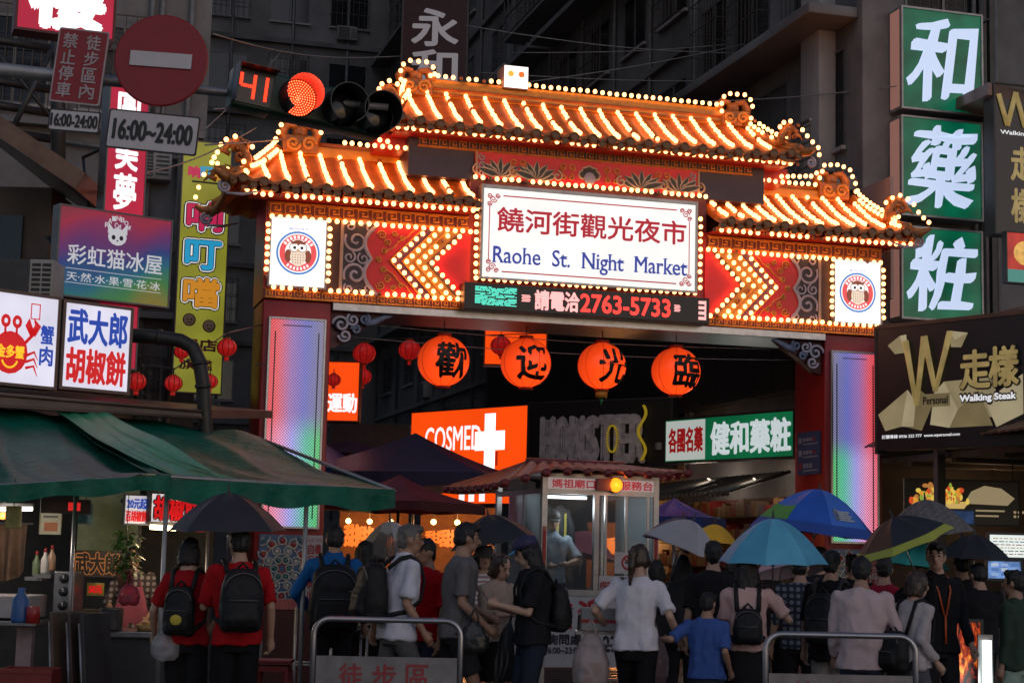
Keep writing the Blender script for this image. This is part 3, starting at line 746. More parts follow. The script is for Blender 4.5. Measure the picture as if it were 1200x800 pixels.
# ---- round paper lanterns under the beam
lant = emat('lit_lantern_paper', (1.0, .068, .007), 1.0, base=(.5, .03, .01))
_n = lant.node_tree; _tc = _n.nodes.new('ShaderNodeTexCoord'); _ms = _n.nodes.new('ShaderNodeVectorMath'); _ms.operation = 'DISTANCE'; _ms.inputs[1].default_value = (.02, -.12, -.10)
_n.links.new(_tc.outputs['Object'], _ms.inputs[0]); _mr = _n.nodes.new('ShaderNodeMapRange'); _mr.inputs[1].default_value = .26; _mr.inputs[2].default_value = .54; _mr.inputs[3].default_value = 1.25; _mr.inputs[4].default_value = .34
_n.links.new(_ms.outputs['Value'], _mr.inputs[0]); _n.links.new(_mr.outputs[0], _n.nodes['Principled BSDF'].inputs['Emission Strength'])  # bright middle and darker rim of an inner bulb put into the emission
_wv = _n.nodes.new('ShaderNodeTexWave'); _wv.bands_direction = 'Z'; _wv.inputs['Scale'].default_value = 9; _n.links.new(_tc.outputs['Object'], _wv.inputs[0]); _bp = _n.nodes.new('ShaderNodeBump'); _bp.inputs['Strength'].default_value = .5; _n.links.new(_wv.outputs['Fac'], _bp.inputs['Height']); _n.links.new(_bp.outputs[0], _n.nodes['Principled BSDF'].inputs['Normal'])
lrib = mat('lantern_rib', (.35, .03, .01), .6)
lblk = mat('black_brush_lettering', (.012, .010, .010), .6)
def lantern(x, z, ch, cname, turn, r=.41, tassel=False):
    o = empty('paper_lantern', GX @ Matrix.Translation((x, .35, z)) @ rotm('Z', turn))
    tag(o, 'round glowing orange lantern, black character ' + cname, 'lantern', 'welcome lanterns hanging under the gate beam')
    m = MB(); prof = []
    for i in range(25):
        a = -PI / 2 + PI * i / 24; rr = max(r * math.cos(a), .10 if i not in (0, 24) else .10)
        prof.append((rr, r * .97 * math.sin(a)))
    m.lathe(prof, lant, 32); m.build('shade', o)
    m = MB()
    for k in range(8):
        a = 2 * PI * k / 8 + .25
        m.tube([((r + .003) * math.cos(t) * math.cos(a), (r + .003) * math.cos(t) * math.sin(a), (r + .003) * .97 * math.sin(t)) for t in [-1.3 + 2.6 * i / 16 for i in range(17)]], .004, lrib, 4)
    m.build('rib', o)
    m = MB(); m.lathe([(.10, r * .95), (.115, r * .97), (.115, r * 1.08), (.10, r * 1.08)], lrib, 16); m.build('cap', o); m = MB(); m.lathe([(.10, -r * 1.06), (.115, -r * 1.06), (.115, -r * .96), (.10, -r * .95)], lrib, 16); m.build('cap', o)
    m = MB(); m.tube([(0, 0, r * 1.05), (0, 0, 5.30 - z)], .008, mat('black_wire', (.015, .015, .015), .5), 5); m.build('cord', o)
    m = MB()
    def bend(p):
        a = p.x / r; b = p.z / r
        rr = r + .006 - p.y
        return Vector((rr * math.sin(a) * math.cos(b), -rr * math.cos(a) * math.cos(b), rr * math.sin(b)))
    m.text(ch, -.27, .27, -.29, .27, 0, lblk, .028, .05, bend=bend, brush=.03); m.build('lettering', o)
    if tassel:
        m = MB(); m.lathe([(.10, -r * 1.06), (.095, -r * 1.3)], mat('tassel_gold', (.5, .25, .02), .5), 12); m.tube([(0, 0, -r * 1.3), (0, 0, -r * 1.6)], .012, mat('tassel_green', (.02, .25, .10), .5), 6); m.ball((0, 0, -r * 1.42), .03, mat('tassel_green', (.02, .25, .10), .5)); m.build('tassel', o)
    return o
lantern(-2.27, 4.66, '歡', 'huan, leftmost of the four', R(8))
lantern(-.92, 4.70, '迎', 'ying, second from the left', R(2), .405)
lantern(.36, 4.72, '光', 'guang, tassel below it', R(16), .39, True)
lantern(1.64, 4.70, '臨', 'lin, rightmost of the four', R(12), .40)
# wire carrying the lanterns
m = MB()
for za, zb in ((4.98, 5.02), (5.2, 5.2)):
    m.tube([GX @ Vector((-4.1 + 8.2 * i / 16, .42, za + (zb - za) * i / 16 - .10 * math.sin(PI * i / 16))) for i in range(17)], .007, mat('grey_wire', (.25, .25, .26), .5), 5)
tag(m.build('cable'), 'thin grey cables stretched between the gate pillars behind the lanterns', 'cable')
# ------------------------------------------------------------------ buildings around and behind the gate
GI = GX.inverted()
def FX(px, py, xl):
    """gate-axes point where the sight line through a photo place meets the plane x = xl"""
    o = GI @ Vector((0, 0, EYE)); d = GI.to_3x3() @ ray(px, py); t = (xl - o.x) / d.x; return o + d * t
def FY(px, py, yl):
    o = GI @ Vector((0, 0, EYE)); d = GI.to_3x3() @ ray(px, py); t = (yl - o.y) / d.y; return o + d * t
conc = mat('stained_concrete', (.20, .195, .20), .85, var=.35, scale=.9, grime=.6, bump=.3, bscale=20)
conc2 = mat('grey_tile_wall', (.22, .215, .22), .7, var=.25, scale=.7, grime=.5)
pinkw = mat('pinkish_plaster', (.38, .31, .31), .85, var=.2, scale=.8, grime=.3)
whitep = mat('white_pillar_plaster', (.42, .40, .40), .8, var=.2, scale=1.2, grime=.25)
brownw = mat('brown_old_wall', (.10, .075, .062), .8, var=.35, scale=1.3, grime=.4)
dwin = mat('dark_window_glass', (.015, .017, .02), .12, spec=.6)
wframe = mat('aluminium_window_frame', (.16, .16, .165), .45, .5)
dark = mat('dark_steel', (.05, .05, .052), .5, .3)
pipe_m = mat('grey_drain_pipe', (.17, .17, .175), .5, var=.3)
rust = mat('rusty_grille', (.09, .07, .06), .7, var=.4)

def window(root, X, w, h, grille=True, nb=9):
    """a window unit on a wall; X places its lower left corner, local y goes into the wall"""
    m = MB(); m.X = X
    m.bx(0, w, -.03, .05, 0, .05, wframe); m.bx(0, w, -.03, .05, h - .05, h, wframe)
    for x in (0, w / 2 - .025, w - .05): m.bx(x, x + .05, -.029, .049, .05, h - .05, wframe)
    m.bx(-.06, w + .06, -.12, -.031, -.07, 0, whitep)
    F = m.build('window', root)
    m = MB(); m.X = X; m.bx(.05, w - .05, .0, .01, .05, h - .05, dwin); m.build('pane', F)
    if grille:
        m = MB(); m.X = X
        for i in range(nb + 1): m.box((w * i / nb, -.30, h / 2), (.018, .018, h + .2), rust)
        for z in (-.1, h * .33, h * .66, h + .1):
            m.box((w / 2, -.30, z), (w, .022, .022), rust)
            for x in (0, w): m.box((x, -.15, z), (.02, .3, .02), rust)
        m.build('grille', F)
def aircon(root, X, w=.85, h=.6, d=.35):
    m = MB(); m.X = X
    m.bx(0, w, 0, d, 0, h, mat('aircon_casing', (.33, .32, .31), .5, grime=.3), .015)
    A = m.build('air_conditioner', root)
    m = MB(); m.X = X
    m.bx(.03, w * .62, -.012, -.001, .04, h - .04, dark)
    for i in range(9): m.box((w * .325, -.018, .07 + i * (h - .14) / 8), (w * .56, .006, .012), mat('aircon_casing', (.33, .32, .31), .5))
    for i in range(6): m.bx(w * .68, w * .94, -.012, -.001, .08 + i * h * .13, .08 + i * h * .13 + .03, dark)
    m.build('fan_grille', A)
def pipes(root, pts, r=.05):
    m = MB(); m.tube(pts, r, pipe_m, 8); m.build('drain_pipe', root)

# right-hand building: street front runs back from the gate, end wall faces the road
XF = 5.75
B1 = empty('corner_building', GX); tag(B1, 'dark old apartment building with balconies rising behind the right half of the gate', 'building')
m = MB(); m.bx(XF, 16, 1.75, 9.8, 0, 26, conc); m.build('wall', B1)
# storey at the top right: white pillar, balcony, plaster band
def onf(px, py, off=0.0): return FX(px, py, XF - off)
m = MB()
a, b = FX(898, 200, XF), FX(1047, 200, XF)
m.bx(XF - .06, XF - .002, min(1.9, b.y), 9.7, 6.2, 8.35, pinkw); m.build('plaster_band', B1)
m = MB(); p = FX(938, 60, XF - .35); q = FX(960, 60, XF - .35); m.bx(XF - .35, XF - .001, q.y, p.y, 8.9, 16, whitep, .02); m.build('pillar', B1)
m = MB(); m.bx(XF - 1.0, XF - .003, 1.9, 9.6, 8.36, 8.62, conc2, .02); m.bx(XF - 1.0, XF - .003, 1.9, 9.6, 11.6, 11.8, conc2, .02); BL_ = m.build('balcony', B1)
m = MB()
for z in (8.75, 8.9, 9.05, 9.2, 9.35, 9.5): m.box((XF - .96, 5.75, z), (.02, 7.7, .02), rust)
for i in range(26): m.box((XF - .96, 1.92 + 7.66 * i / 25, 9.1), (.02, .02, .95), rust)
m.box((XF - .96, 5.75, 9.6), (.05, 7.7, .05), wframe); m.build('railing', BL_)
# sloping stays under the balcony
m = MB()
for y in (2.6, 5.0, 7.4): m.tube([(XF - .95, y, 8.36), (XF - .03, y, 7.3)], .022, dark, 6)
m.build('stay', B1)
YZ = lambda y, z: Matrix.Translation((XF, y, z)) @ rotm('Z', -PI / 2)      # local x runs toward -y, local y into the wall
for (y, z, w, h) in ((3.9, 9.3, 1.5, 1.9), (6.6, 9.3, 1.6, 1.9), (9.0, 9.3, 1.4, 1.9), (4.6, 12.4, 1.8, 1.6), (7.6, 12.4, 1.8, 1.6), (9.5, 12.4, 1.5, 1.6), (4.6, 15.4, 1.8, 1.6), (8, 15.4, 1.8, 1.6)):
    window(B1, YZ(y, z), w, h, z > 12)
pipes(B1, [(XF - .08, 9.72, 4.5), (XF - .08, 9.72, 18)], .07)
# end wall facing the road
EZ = lambda x, z: Matrix.Translation((x, 1.75, z))
for (x, z, w, h) in ((6.6, 11.8, 1.6, 1.5), (9.2, 11.8, 1.6, 1.5), (9.3, 8.0, 1.6, 1.5), (9.3, 5.2, 1.5, 1.2)): window(B1, EZ(x, z), w, h)
for x in (8.0, 8.16, 8.45): pipes(B1, [(x, 1.68, 3.0), (x, 1.68, 14)], .045)

# the next buildings along the street
def facade(name, label, y0, y1, hgt, wall, floors, ww, wh, cols, xf=XF, ac=(), balc=True, z0=4.2):
    B = empty(name, GX); tag(B, label, 'building')
    m = MB(); m.bx(xf, xf + 9, y0, y1, 0, hgt, wall); m.build('wall', B)
    n = 0
    for f in range(floors):
        z = z0 + f * 3.1
        for c in range(cols):
            y = y1 - (c + .5) * (y1 - y0) / cols + ww / 2
            window(B, Matrix.Translation((xf, y, z + .9)) @ rotm('Z', -PI / 2), ww, wh, (f + c) % 3 != 2, 7)
            if (f * 7 + c * 3) % 4 == 1: aircon(B, Matrix.Translation((xf - .37, y - .2, z + .05)) @ rotm('Z', -PI / 2))
        m = MB(); m.bx(xf - (.8 if balc and f % 2 == 0 else .15), xf - .002, y0 + .1, y1 - .1, z - .14, z + .02, conc2, .01); m.build('ledge', B)
    for c in range(cols + 1): pipes(B, [(xf - .08, y0 + .15 + c * (y1 - y0 - .3) / cols, 3.6), (xf - .08, y0 + .15 + c * (y1 - y0 - .3) / cols, hgt)], .05)
    return B
facade('apartment_building', 'dark grey apartment house with caged windows beyond the green pharmacy sign', 9.85, 21, 30, conc2, 7, 1.7, 1.5, 4)
facade('tenement_building', 'dark stained tenement further back along the street behind the orange sign', 21.05, 46, 40, conc, 9, 1.8, 1.5, 6)
# building closing the view at the far bend
B4 = empty('far_building', GX); tag(B4, 'wide dark building closing the view at the bend of the market street', 'building')
m = MB(); m.bx(-28, 5.74, 46.01, 56, 0, 44, conc2); m.build('wall', B4)
for f in range(9):
    for c in range(7):
        window(B4, Matrix.Translation((-12.5 + c * 2.6, 46.005, 4.5 + f * 3.3)), 1.7, 1.7, (f + c) % 2 == 0, 7)
        if (f * 5 + c) % 3 == 0: aircon(B4, Matrix.Translation((-12.2 + c * 2.6, 45.63, 3.9 + f * 3.3)))
    m = MB(); m.bx(-14, 5.5, 45.75, 45.998, 3.5 + f * 3.3, 3.7 + f * 3.3, conc); m.build('ledge', B4)
for x in (-11.5, -8.9, -6.3, -3.6, -1.1, 1.5, 3.9): pipes(B4, [(x, 45.9, 3), (x, 45.9, 40)], .07)
# a mid-distance block on the left side of the street, with steel cages
B5 = empty('cage_balcony_building', GX); tag(B5, 'dark building with a steel cage balcony behind the dim two-character vertical sign', 'building')
m = MB(); m.bx(-14.5, -7.2, 26, 36, 0, 34, conc); m.build('wall', B5)
for f in range(8):
    for c in range(2):
        window(B5, Matrix.Translation((-11.5 + c * 2.2, 26, 4.5 + f * 3.2)), 1.5, 1.6, True, 7)
for x in (-8.9, -8.2, -7.6): pipes(B5, [(x, 25.9, 3), (x, 25.9, 30)], .08)

# left corner building facing the road
B6 = empty('old_shop_building', GX @ Matrix.Translation((0, 1.9, 0))); tag(B6, 'old dark shop building with pipes behind the left-hand signs', 'building')
m = MB(); m.bx(-10.2, -5.75, 2.6, 20, 0, 26, conc); m.build('wall', B6)
for (x, z, w, h) in ((-8.0, 9.2, 1.5, 1.6), (-9.7, 9.2, 1.2, 1.6), (-8.0, 12.6, 1.5, 1.6), (-9.7, 6.0, 1.2, 1.3), (-7.4, 6.0, 1.1, 1.2), (-7.4, 3.6, 1.1, 1.2)):
    window(B6, Matrix.Translation((x, 2.6, z)), w, h, True, 8)
for x in (-6.9, -6.72, -6.2, -8.3): pipes(B6, [(x, 2.52, 3.0), (x, 2.52, 9.0), (x + .1, 2.52, 9.2), (x + .1, 2.52, 16)], .05)
for z in (6.9, 8.6, 10.4): pipes(B6, [(-8.2, 2.5, z), (-5.9, 2.5, z - .15)], .035)
for z in (5.7, 8.95, 12.3): m = MB(); m.bx(-10.2, -5.8, 2.35, 2.598, z - .12, z, conc2, .01); m.build('ledge', B6)
aircon(B6, Matrix.Translation((-7.2, 2.2, 8.0))); aircon(B6, Matrix.Translation((-9.4, 2.2, 5.0)))
# brown house with a sloping eave at the left edge
B7 = empty('brown_house', None); tag(B7, 'low brown house with a sloping metal eave at the left edge', 'building')
m = MB(); pA = W(-140, 160, 22.5); pB = W(62, 200, 22.5)
m.bx(pA.x, pB.x, 22.5, 28, 0, 6.4, brownw); m.build('wall', B7)
m = MB(); e0, e1 = W(-70, 88, 21.0), W(100, 203, 21.3)
d = (e1 - e0).normalized(); nrm = Vector((-d.z, 0, d.x))
em = mat('brown_metal_eave', (.15, .085, .065), .3, .3, var=.35, scale=4)
for k, (t0_, t1_, y0_) in enumerate(((0, -.24, 0),)):
    vs = []
    for (pt, yy) in ((e0, 0), (e1, 0), (e1, 5.5), (e0, 5.5)):
        vs.append(pt + Vector((0, yy, 0)))
    lo = [v + nrm * -.24 for v in vs]
    m.add(vs + lo, [(0, 1, 2, 3), (7, 6, 5, 4), (0, 4, 5, 1), (1, 5, 6, 2), (2, 6, 7, 3), (3, 7, 4, 0)], em)
m.build('eave', B7)
m = MB(); m.bx(W(0, 250, 22.4).x, W(26, 250, 22.4).x, 22.44, 22.5, 4.6, 6.0, dwin); m.build('window', B7)
# steel frame with sky showing between its bars
B8 = empty('steel_lattice', None); tag(B8, 'dark steel roof frame against the pale dusk sky at the top left corner', 'frame')
m = MB()
for y in (-10, 52, 100, 128, 158): m.tube([W(-60, y - 14, 26), W(66, y + 6, 27)], .07, dark, 6)
for x in (-20, 68): m.tube([W(x, -30, 26.5), W(x, 240, 26.5)], .12 if x > 0 else .06, dark, 6)
m.tube([W(10, 160, 26.2), W(60, 60, 26.4)], .05, dark, 6); m.tube([W(-20, 40, 26.2), W(70, 150, 26.4)], .03, dark, 6)
m.build('bar', B8)

# ------------------------------------------------------------------ sign boards
def board(name, label, L, Rr, depth, frame_m, face_m, draw=None, fw=.04, roll=0.0, cat='sign', group=None, proud=.012):
    """L = (px, py top, py bottom, distance) of the left edge; Rr = (px, distance) of the right edge. draw(m, w, h, y) letters the face"""
    A = W(L[0], L[2], L[3]); T = W(L[0], L[1], L[3]); Bv = W(Rr[0], (L[1] + L[2]) / 2, Rr[1])
    x = Vector((Bv.x - A.x, Bv.y - A.y, 0)); w = x.length; h = T.z - A.z
    X = frame(A, x, (0, 0, 1)) @ rotm('Y', roll)
    o = empty(name, X); tag(o, label, cat, group)
    m = MB()
    m.bx(0, w, .02, depth, 0, h, frame_m)
    m.bx(-fw, 0, 0, depth, -fw, h + fw, frame_m); m.bx(w, w + fw, 0, depth, -fw, h + fw, frame_m)
    m.bx(0, w, 0, depth, -fw, 0, frame_m); m.bx(0, w, 0, depth, h, h + fw, frame_m)
    m.build('frame', o)
    if w > .5:
        for x in (w * .2, w * .8): m = MB(); m.tube([(x, depth + .002, h * .8), (x, depth + .9, h * .8)], .025, dark, 6); m.tube([(x, depth + .002, h * .2), (x, depth + .9, h * .8)], .02, dark, 6); m.build('bracket', o)
    m = MB(); m.bx(0, w, proud, .0185, 0, h, face_m)
    if draw: draw(m, w, h, proud - .002)
    m.build('face', o)
    return o, w, h

lw_ = emat('sign_white_letter', (1, .95, .97), 1.0)
# --- along the right-hand street front
def fboard(name, label, pl, pr, pyt, pyb, xl, depth, frame_m, face_m, draw=None, fw=.05):
    """sign flat on the street front (gate plane x = xl): pl, pr photo columns; pyt, pyb rows at the left edge"""
    a = FX(pl, pyb, xl); t = FX(pl, pyt, xl); b = FX(pr, pyb, xl)
    A = GX @ a; B = GX @ Vector((b.x, b.y, a.z))
    X = frame(A, B - A, (0, 0, 1)); w = (B - A).length; h = t.z - a.z
    o = empty(name, X); tag(o, label, 'sign')
    m = MB(); m.bx(-fw, w + fw, .02, depth, -fw, h + fw, frame_m); m.build('frame', o)
    m = MB(); m.bx(0, w, .005, .0185, 0, h, face_m)
    if draw: draw(m, w, h, .003)
    m.build('face', o)
    return o
gsign = emat('green_sign_lit', (.004, .16, .06), .55, var=.3, scale=.6)
gwhite = emat('green_sign_letter', (.62, .70, .72), .8)
def d_pharm(m, w, h, y):
    k = .33
    m.bx(.02, w * k, y - .001, y + .0015, .02, h - .02, emat('pharmacy_white_part', (.60, .66, .62), .6))
    m.text('各國名藥', w * .03, w * (k - .02), h * .22, h * .80, y - .002, emat('pharmacy_red_letter', (.35, .01, .01), .6), .03)
    m.text('健和藥粧', w * (k + .05), w * .98, h * .12, h * .86, y - .002, gwhite, .035, .03)
board('pharmacy_sign', 'long green pharmacy sign with white characters above a dark canopy', (779, 493, 541, 34.6), (929, 31.6), .3, dark, gsign, d_pharm)
orange_lit = emat('orange_sign_lit', (1.0, .075, .004), .95, var=.08, scale=.5)
def d_cos(m, w, h, y):
    m.text('COSMED', w * .13, w * .62, h * .40, h * .76, y, lw_, .012)
    cx = w * .695; s = h * .5
    m.bx(cx - w * .045, cx + w * .045, y - .002, y + .001, h * .10, h * .92, emat('sign_white_bright', (1, .98, .97), 1.5))
    m.bx(cx - w * .125, cx + w * .125, y - .0035, y - .0025, h * .38, h * .66, emat('sign_white_bright', (1, .98, .97), 1.5))
    m.bx(cx + w * .05, cx + w * .07, y - .002, y + .001, h * .15, h * .36, emat('cross_dark_edge', (.45, .02, .005), .8))
board('orange_shop_sign', 'bright orange shop sign with white lettering and a white cross', (480, 484, 560, 45), (617, 41.8), .3, dark, orange_lit, d_cos)
def d_mon(m, w, h, y):
    woodm = mat('grey_plank_lettering', (.58, .54, .56), .8, var=.4, scale=6)
    L = 'HONSTER'
    for i, ch in enumerate(L):
        m.text(ch, w * (.10 + i * .106), w * (.10 + (i + .86) * .106), h * .08, h * .76, y - .05, woodm, .045)
        for q in range(4): m.bx(w * (.10 + i * .106 + .016 * q), w * (.10 + i * .106 + .016 * q + .012), y - .03, y - .002, h * (.08 + .03 * ((i + q) % 3)), h * (.74 + .02 * ((i * q) % 3)), woodm)
    gd = emat('gold_tinsel', (.55, .38, .02), .35)
    for i in range(60):
        t = i / 59; m.ball((w * (.82 + .025 * math.sin(t * 9)), y - .10, h * (.10 + .80 * t)), (w * .012, .03, h * .016), gd, 5, 3)
    for i in range(30):
        a = 2 * PI * i / 30; m.ball((w * (.615 + .035 * math.cos(a)), y - .10, h * (.42 + .2 * math.sin(a))), (w * .010, .03, h * .014), gd, 5, 3)
board('plank_letter_sign', 'black shop sign with rough grey plank letters and gold tinsel', (619, 473, 548, 40), (786, 37.8), .25, dark, mat('black_sign_face', (.012, .011, .012), .5), d_mon)
board('low_orange_sign', 'low orange shop sign glimpsed under the dark market canopies', (505, 568, 590, 43), (600, 41), .2, dark, orange_lit, lambda m, w, h, y: [m.bx(w * a, w * (a + .07), y - .001, y + .001, h * .1, h * .6, lw_) for a in (.35, .47, .6)])
# dark facade band with shutters over the shops on the right-hand side
m = MB()
for i in range(26): m.bx(5.40, 5.74, 2.0 + i * .95, 2.0 + i * .95 + .9, 4.9, 7.9, mat('dark_shutter_cladding', (.035, .033, .034), .6, var=.3, scale=3))
for i in range(60): m.box((5.385, 14.2, 4.95 + i * .05), (.02, 24.3, .012), dark)
tag(m.build('shop_cladding'), 'dark slatted cladding above the shops on the right of the market street', 'cladding').matrix_world = GX
# dark canopy under the pharmacy sign and the dim shop behind it
o = empty('shop_canopy', GX); tag(o, 'dark corrugated shop canopy under the green pharmacy sign', 'canopy')
m = MB(); y0, y1 = FX(927, 545, 5.4).y, FX(775, 545, 5.4).y
m.grid(lambda u, v: Vector((5.4 - 1.3 * v, y0 + (y1 - y0) * u, 3.35 - .42 * v + .03 * math.sin(u * 160))), 160, 3, mat('canopy_dark_sheet', (.05, .045, .04), .5), True, (0, 0, -.03)); m.build('roof', o)
m = MB()
for i in range(32): m.ball((4.1, y0 + (y1 - y0) * i / 31, 2.90), .06, mat('canopy_edge', (.12, .12, .11), .5), 6, 4)
tag(m.build('fringe', o), kind='stuff')
o = empty('shop_shelf', GX); tag(o, 'dim shelves of red packets and hanging goods inside the pharmacy', 'shelf')
m = MB(); m.bx(5.6, 5.7, y0, y1, .1, 2.9, mat('shelf_back', (.10, .02, .02), .7)); m.build('back', o)
m = MB()
for z in (.5, 1.0, 1.5, 2.0, 2.5): m.bx(5.25, 5.6, y0, y1, z, z + .03, dark)
m.build('board', o)
m = MB(); cs = [mat('packet_%d' % i, c, .5) for i, c in enumerate(((.25, .02, .02), (.2, .1, .03), (.1, .1, .12), (.22, .16, .1), (.12, .03, .06)))]
for z in (1.03, 1.53, 2.03, 2.53):
    y = y0 + .1
    while y < y1 - .2:
        wd = RNG.uniform(.1, .25); m.bx(5.3, 5.55, y, y + wd, z, z + RNG.uniform(.2, .36), RNG.choice(cs)); y += wd + .02
tag(m.build('packet', o), kind='stuff')

for i, (px, Y) in enumerate(((832, 35.5), (885, 32.6))):  # tube lamps added to brighten the dark shop and street here
    p = W(px, 562, Y); o = empty('added_tube_lamp', None, p); tag(o, ('farther', 'nearer')[i] + ' added tube lamp brightening the dark canopy of the pharmacy', 'lamp', 'added tube lamps under the pharmacy canopy')
    m = MB(); m.tube([(-.1, -.5, 0), (.1, .5, 0)], .02, emat('added_tube_glow', (1, .85, .7), 1.2), 8); m.build('tube', o); m = MB(); m.tube([(-.1, -.5, .035), (.1, .5, .035)], .022, wframe, 6); m.build('fitting', o)
    l = bpy.data.lights.new('tube_light', 'POINT'); l.energy = 26; l.color = (1, .80, .62); l.shadow_soft_size = .3
    lo = bpy.data.objects.new('tube_light', l); COL.objects.link(lo); lo.parent = o; lo.location = (-.1, 0, -.06)
# --- hanging lantern shaped orange sign, small orange box sign and dim board
def d_yun(m, w, h, y): m.text('運動', w * .02, w * .95, h * .14, h * .46, y, lw_, .03)
board('orange_exercise_sign', 'orange lit rounded sign with two white characters beside the left pillar', (383, 424, 492, 30.5), (420, 30.5), .5, mat('orange_box_side', (.3, .05, .01), .5), orange_lit, d_yun, .02)
board('orange_box_sign', 'small plain orange lit box sign behind the second big lantern', (568, 384, 426, 33), (640, 33), .3, mat('orange_box_side', (.3, .05, .01), .5), orange_lit, None, .03)
board('dim_shop_board', 'dim brown shop board above the dark market canopies on the left', (388, 497, 524, 34), (478, 34), .15, dark, mat('dim_brown_board', (.06, .03, .03), .6, var=.4))
def d_yong(m, w, h, y): m.text('永和', w * .14, w * .86, h * .08, h * .62, y, emat('dim_white_letter', (.30, .27, .29), .55), .028, vertical=True)
board('dim_vertical_sign', 'dark brown vertical sign with pale characters above the gate roof', (470, -60, 118, 42), (547, 42), .6, mat('dull_sign_frame', (.10, .08, .08), .5), mat('dull_brown_sign', (.075, .03, .035), .6), d_yong, .05)
# window cage with air conditioners high above
o = empty('steel_balcony_cage', GX); tag(o, 'rusty steel balcony cage high on the dark wall above the gate', 'cage')
a = FX(590, 45, 4.9); b = FX(700, 30, 4.9)
m = MB(); z0 = a.z
for i in range(22): m.box((4.9, b.y + (a.y - b.y) * i / 21, z0 + 1.2), (.03, .03, 2.6), wframe)
for z in (0, .6, 1.2, 1.8, 2.4): m.box((4.9, (a.y + b.y) / 2, z0 + z), (.035, a.y - b.y, .035), wframe)
m.box((5.3, (a.y + b.y) / 2, z0 - .1), (.8, a.y - b.y, .1), conc2); m.build('bar', o)
# wires crossing in front of the buildings
m = MB()
for (x0_, y0_, d0, x1_, y1_, d1, sag) in ((548, 105, 34, 1010, 18, 36, 10), (250, 128, 24, 560, 92, 34, 6), (700, 118, 34, 1060, 100, 30, 8), (240, 170, 22, 480, 140, 33, 5), (560, 85, 36, 900, 95, 36, 4), (545, 30, 35, 1000, 60, 36, 14), (600, 62, 37, 960, 40, 36, 7), (250, 40, 24, 470, 66, 34, 12), (242, 150, 23, 330, 60, 33, 3), (160, 205, 22, 300, 150, 26, 8), (880, 40, 36, 1050, 150, 31, 9)):
    m.tube([W(x0_ + (x1_ - x0_) * i / 14, y0_ + (y1_ - y0_) * i / 14 + sag * math.sin(PI * i / 14), d0 + (d1 - d0) * i / 14) for i in range(15)], .012, mat('grey_wire', (.25, .25, .26), .5), 4)
tag(m.build('overhead_wire'), 'thin overhead wires crossing the dark facades above the gate roof', 'wire')

# --- small red lanterns
sl = emat('dim_red_lantern', (.55, .012, .010), .42, var=.25, scale=5, base=(.35, .01, .01))
def small_lantern(px, py, Y, rp, label):
    o = empty('red_lantern', None, W(px, py, Y)); tag(o, label, 'lantern', 'small red lanterns strung across the street')
    r = rp * Y / FPX
    m = MB(); prof = [(max(r * math.cos(a), r * .3), r * .9 * math.sin(a)) for a in [-PI / 2 + PI * i / 14 for i in range(15)]]
    m.lathe(prof, sl, 18); m.build('shade', o)
    m = MB()
    for k in range(10):
        a = 2 * PI * k / 10; m.tube([((r + .004) * math.cos(t) * math.cos(a), (r + .004) * math.cos(t) * math.sin(a), .9 * r * math.sin(t)) for t in [-1.2 + 2.4 * i / 10 for i in range(11)]], .005, mat('lantern_dark_rib', (.12, .01, .01), .6), 4)
    m.build('rib', o)
    m = MB(); m.lathe([(r * .32, r * .88), (r * .34, r * 1.02)], mat('lantern_gold_cap', (.3, .12, .02), .5), 12); m.build('cap', o)
    m = MB(); m.lathe([(r * .30, -r * .88), (r * .3, -r * 1.0)], mat('lantern_gold_cap', (.3, .12, .02), .5), 12); m.tube([(0, 0, -r), (0, 0, -r * 1.35)], .03, sl, 6); m.build('tassel', o)
    m = MB(); m.tube([(0, 0, r), (0, 0, r * 1.6)], .008, dark, 4); m.build('cord', o)
for px, py, Y, rp, lb in ((427, 414, 31, 13.5, 'small dim red lantern beside the cloud bracket of the left pillar'), (480, 410, 32, 13, 'small dim red lantern just left of the huan lantern'), (425, 441, 34, 10.5, 'smaller red lantern below another, above the orange exercise sign'), (587, 405, 31.5, 12, 'small red lantern in front of the orange box sign'), (391, 445, 29.8, 8, 'tiny red lantern against the orange exercise sign'), (266, 407, 23, 11.5, 'small red lantern right of the yellow banner'), (203, 449, 21, 10.5, 'small red lantern below the bend of the black duct'), (160, 447, 20.5, 11.5, 'small red lantern right of the blue and red pepper bun sign'), (213, 412, 24, 9, 'small red lantern in front of the lower yellow banner'), (246, 447, 24.5, 9, 'small red lantern left of the red pillar, above the tarp')):
    small_lantern(px, py, Y, rp, lb)
m = MB()
for pts in (((300, 428, 25), (420, 398, 31), (480, 396, 32), (590, 392, 31.5), (700, 388, 33)), ((170, 428, 21), (205, 432, 21), (266, 390, 23), (310, 380, 26))):
    m.tube([W(*p) for p in pts], .010, dark, 4)
tag(m.build('lantern_string'), 'dark string from which the small red lanterns hang', 'cable')
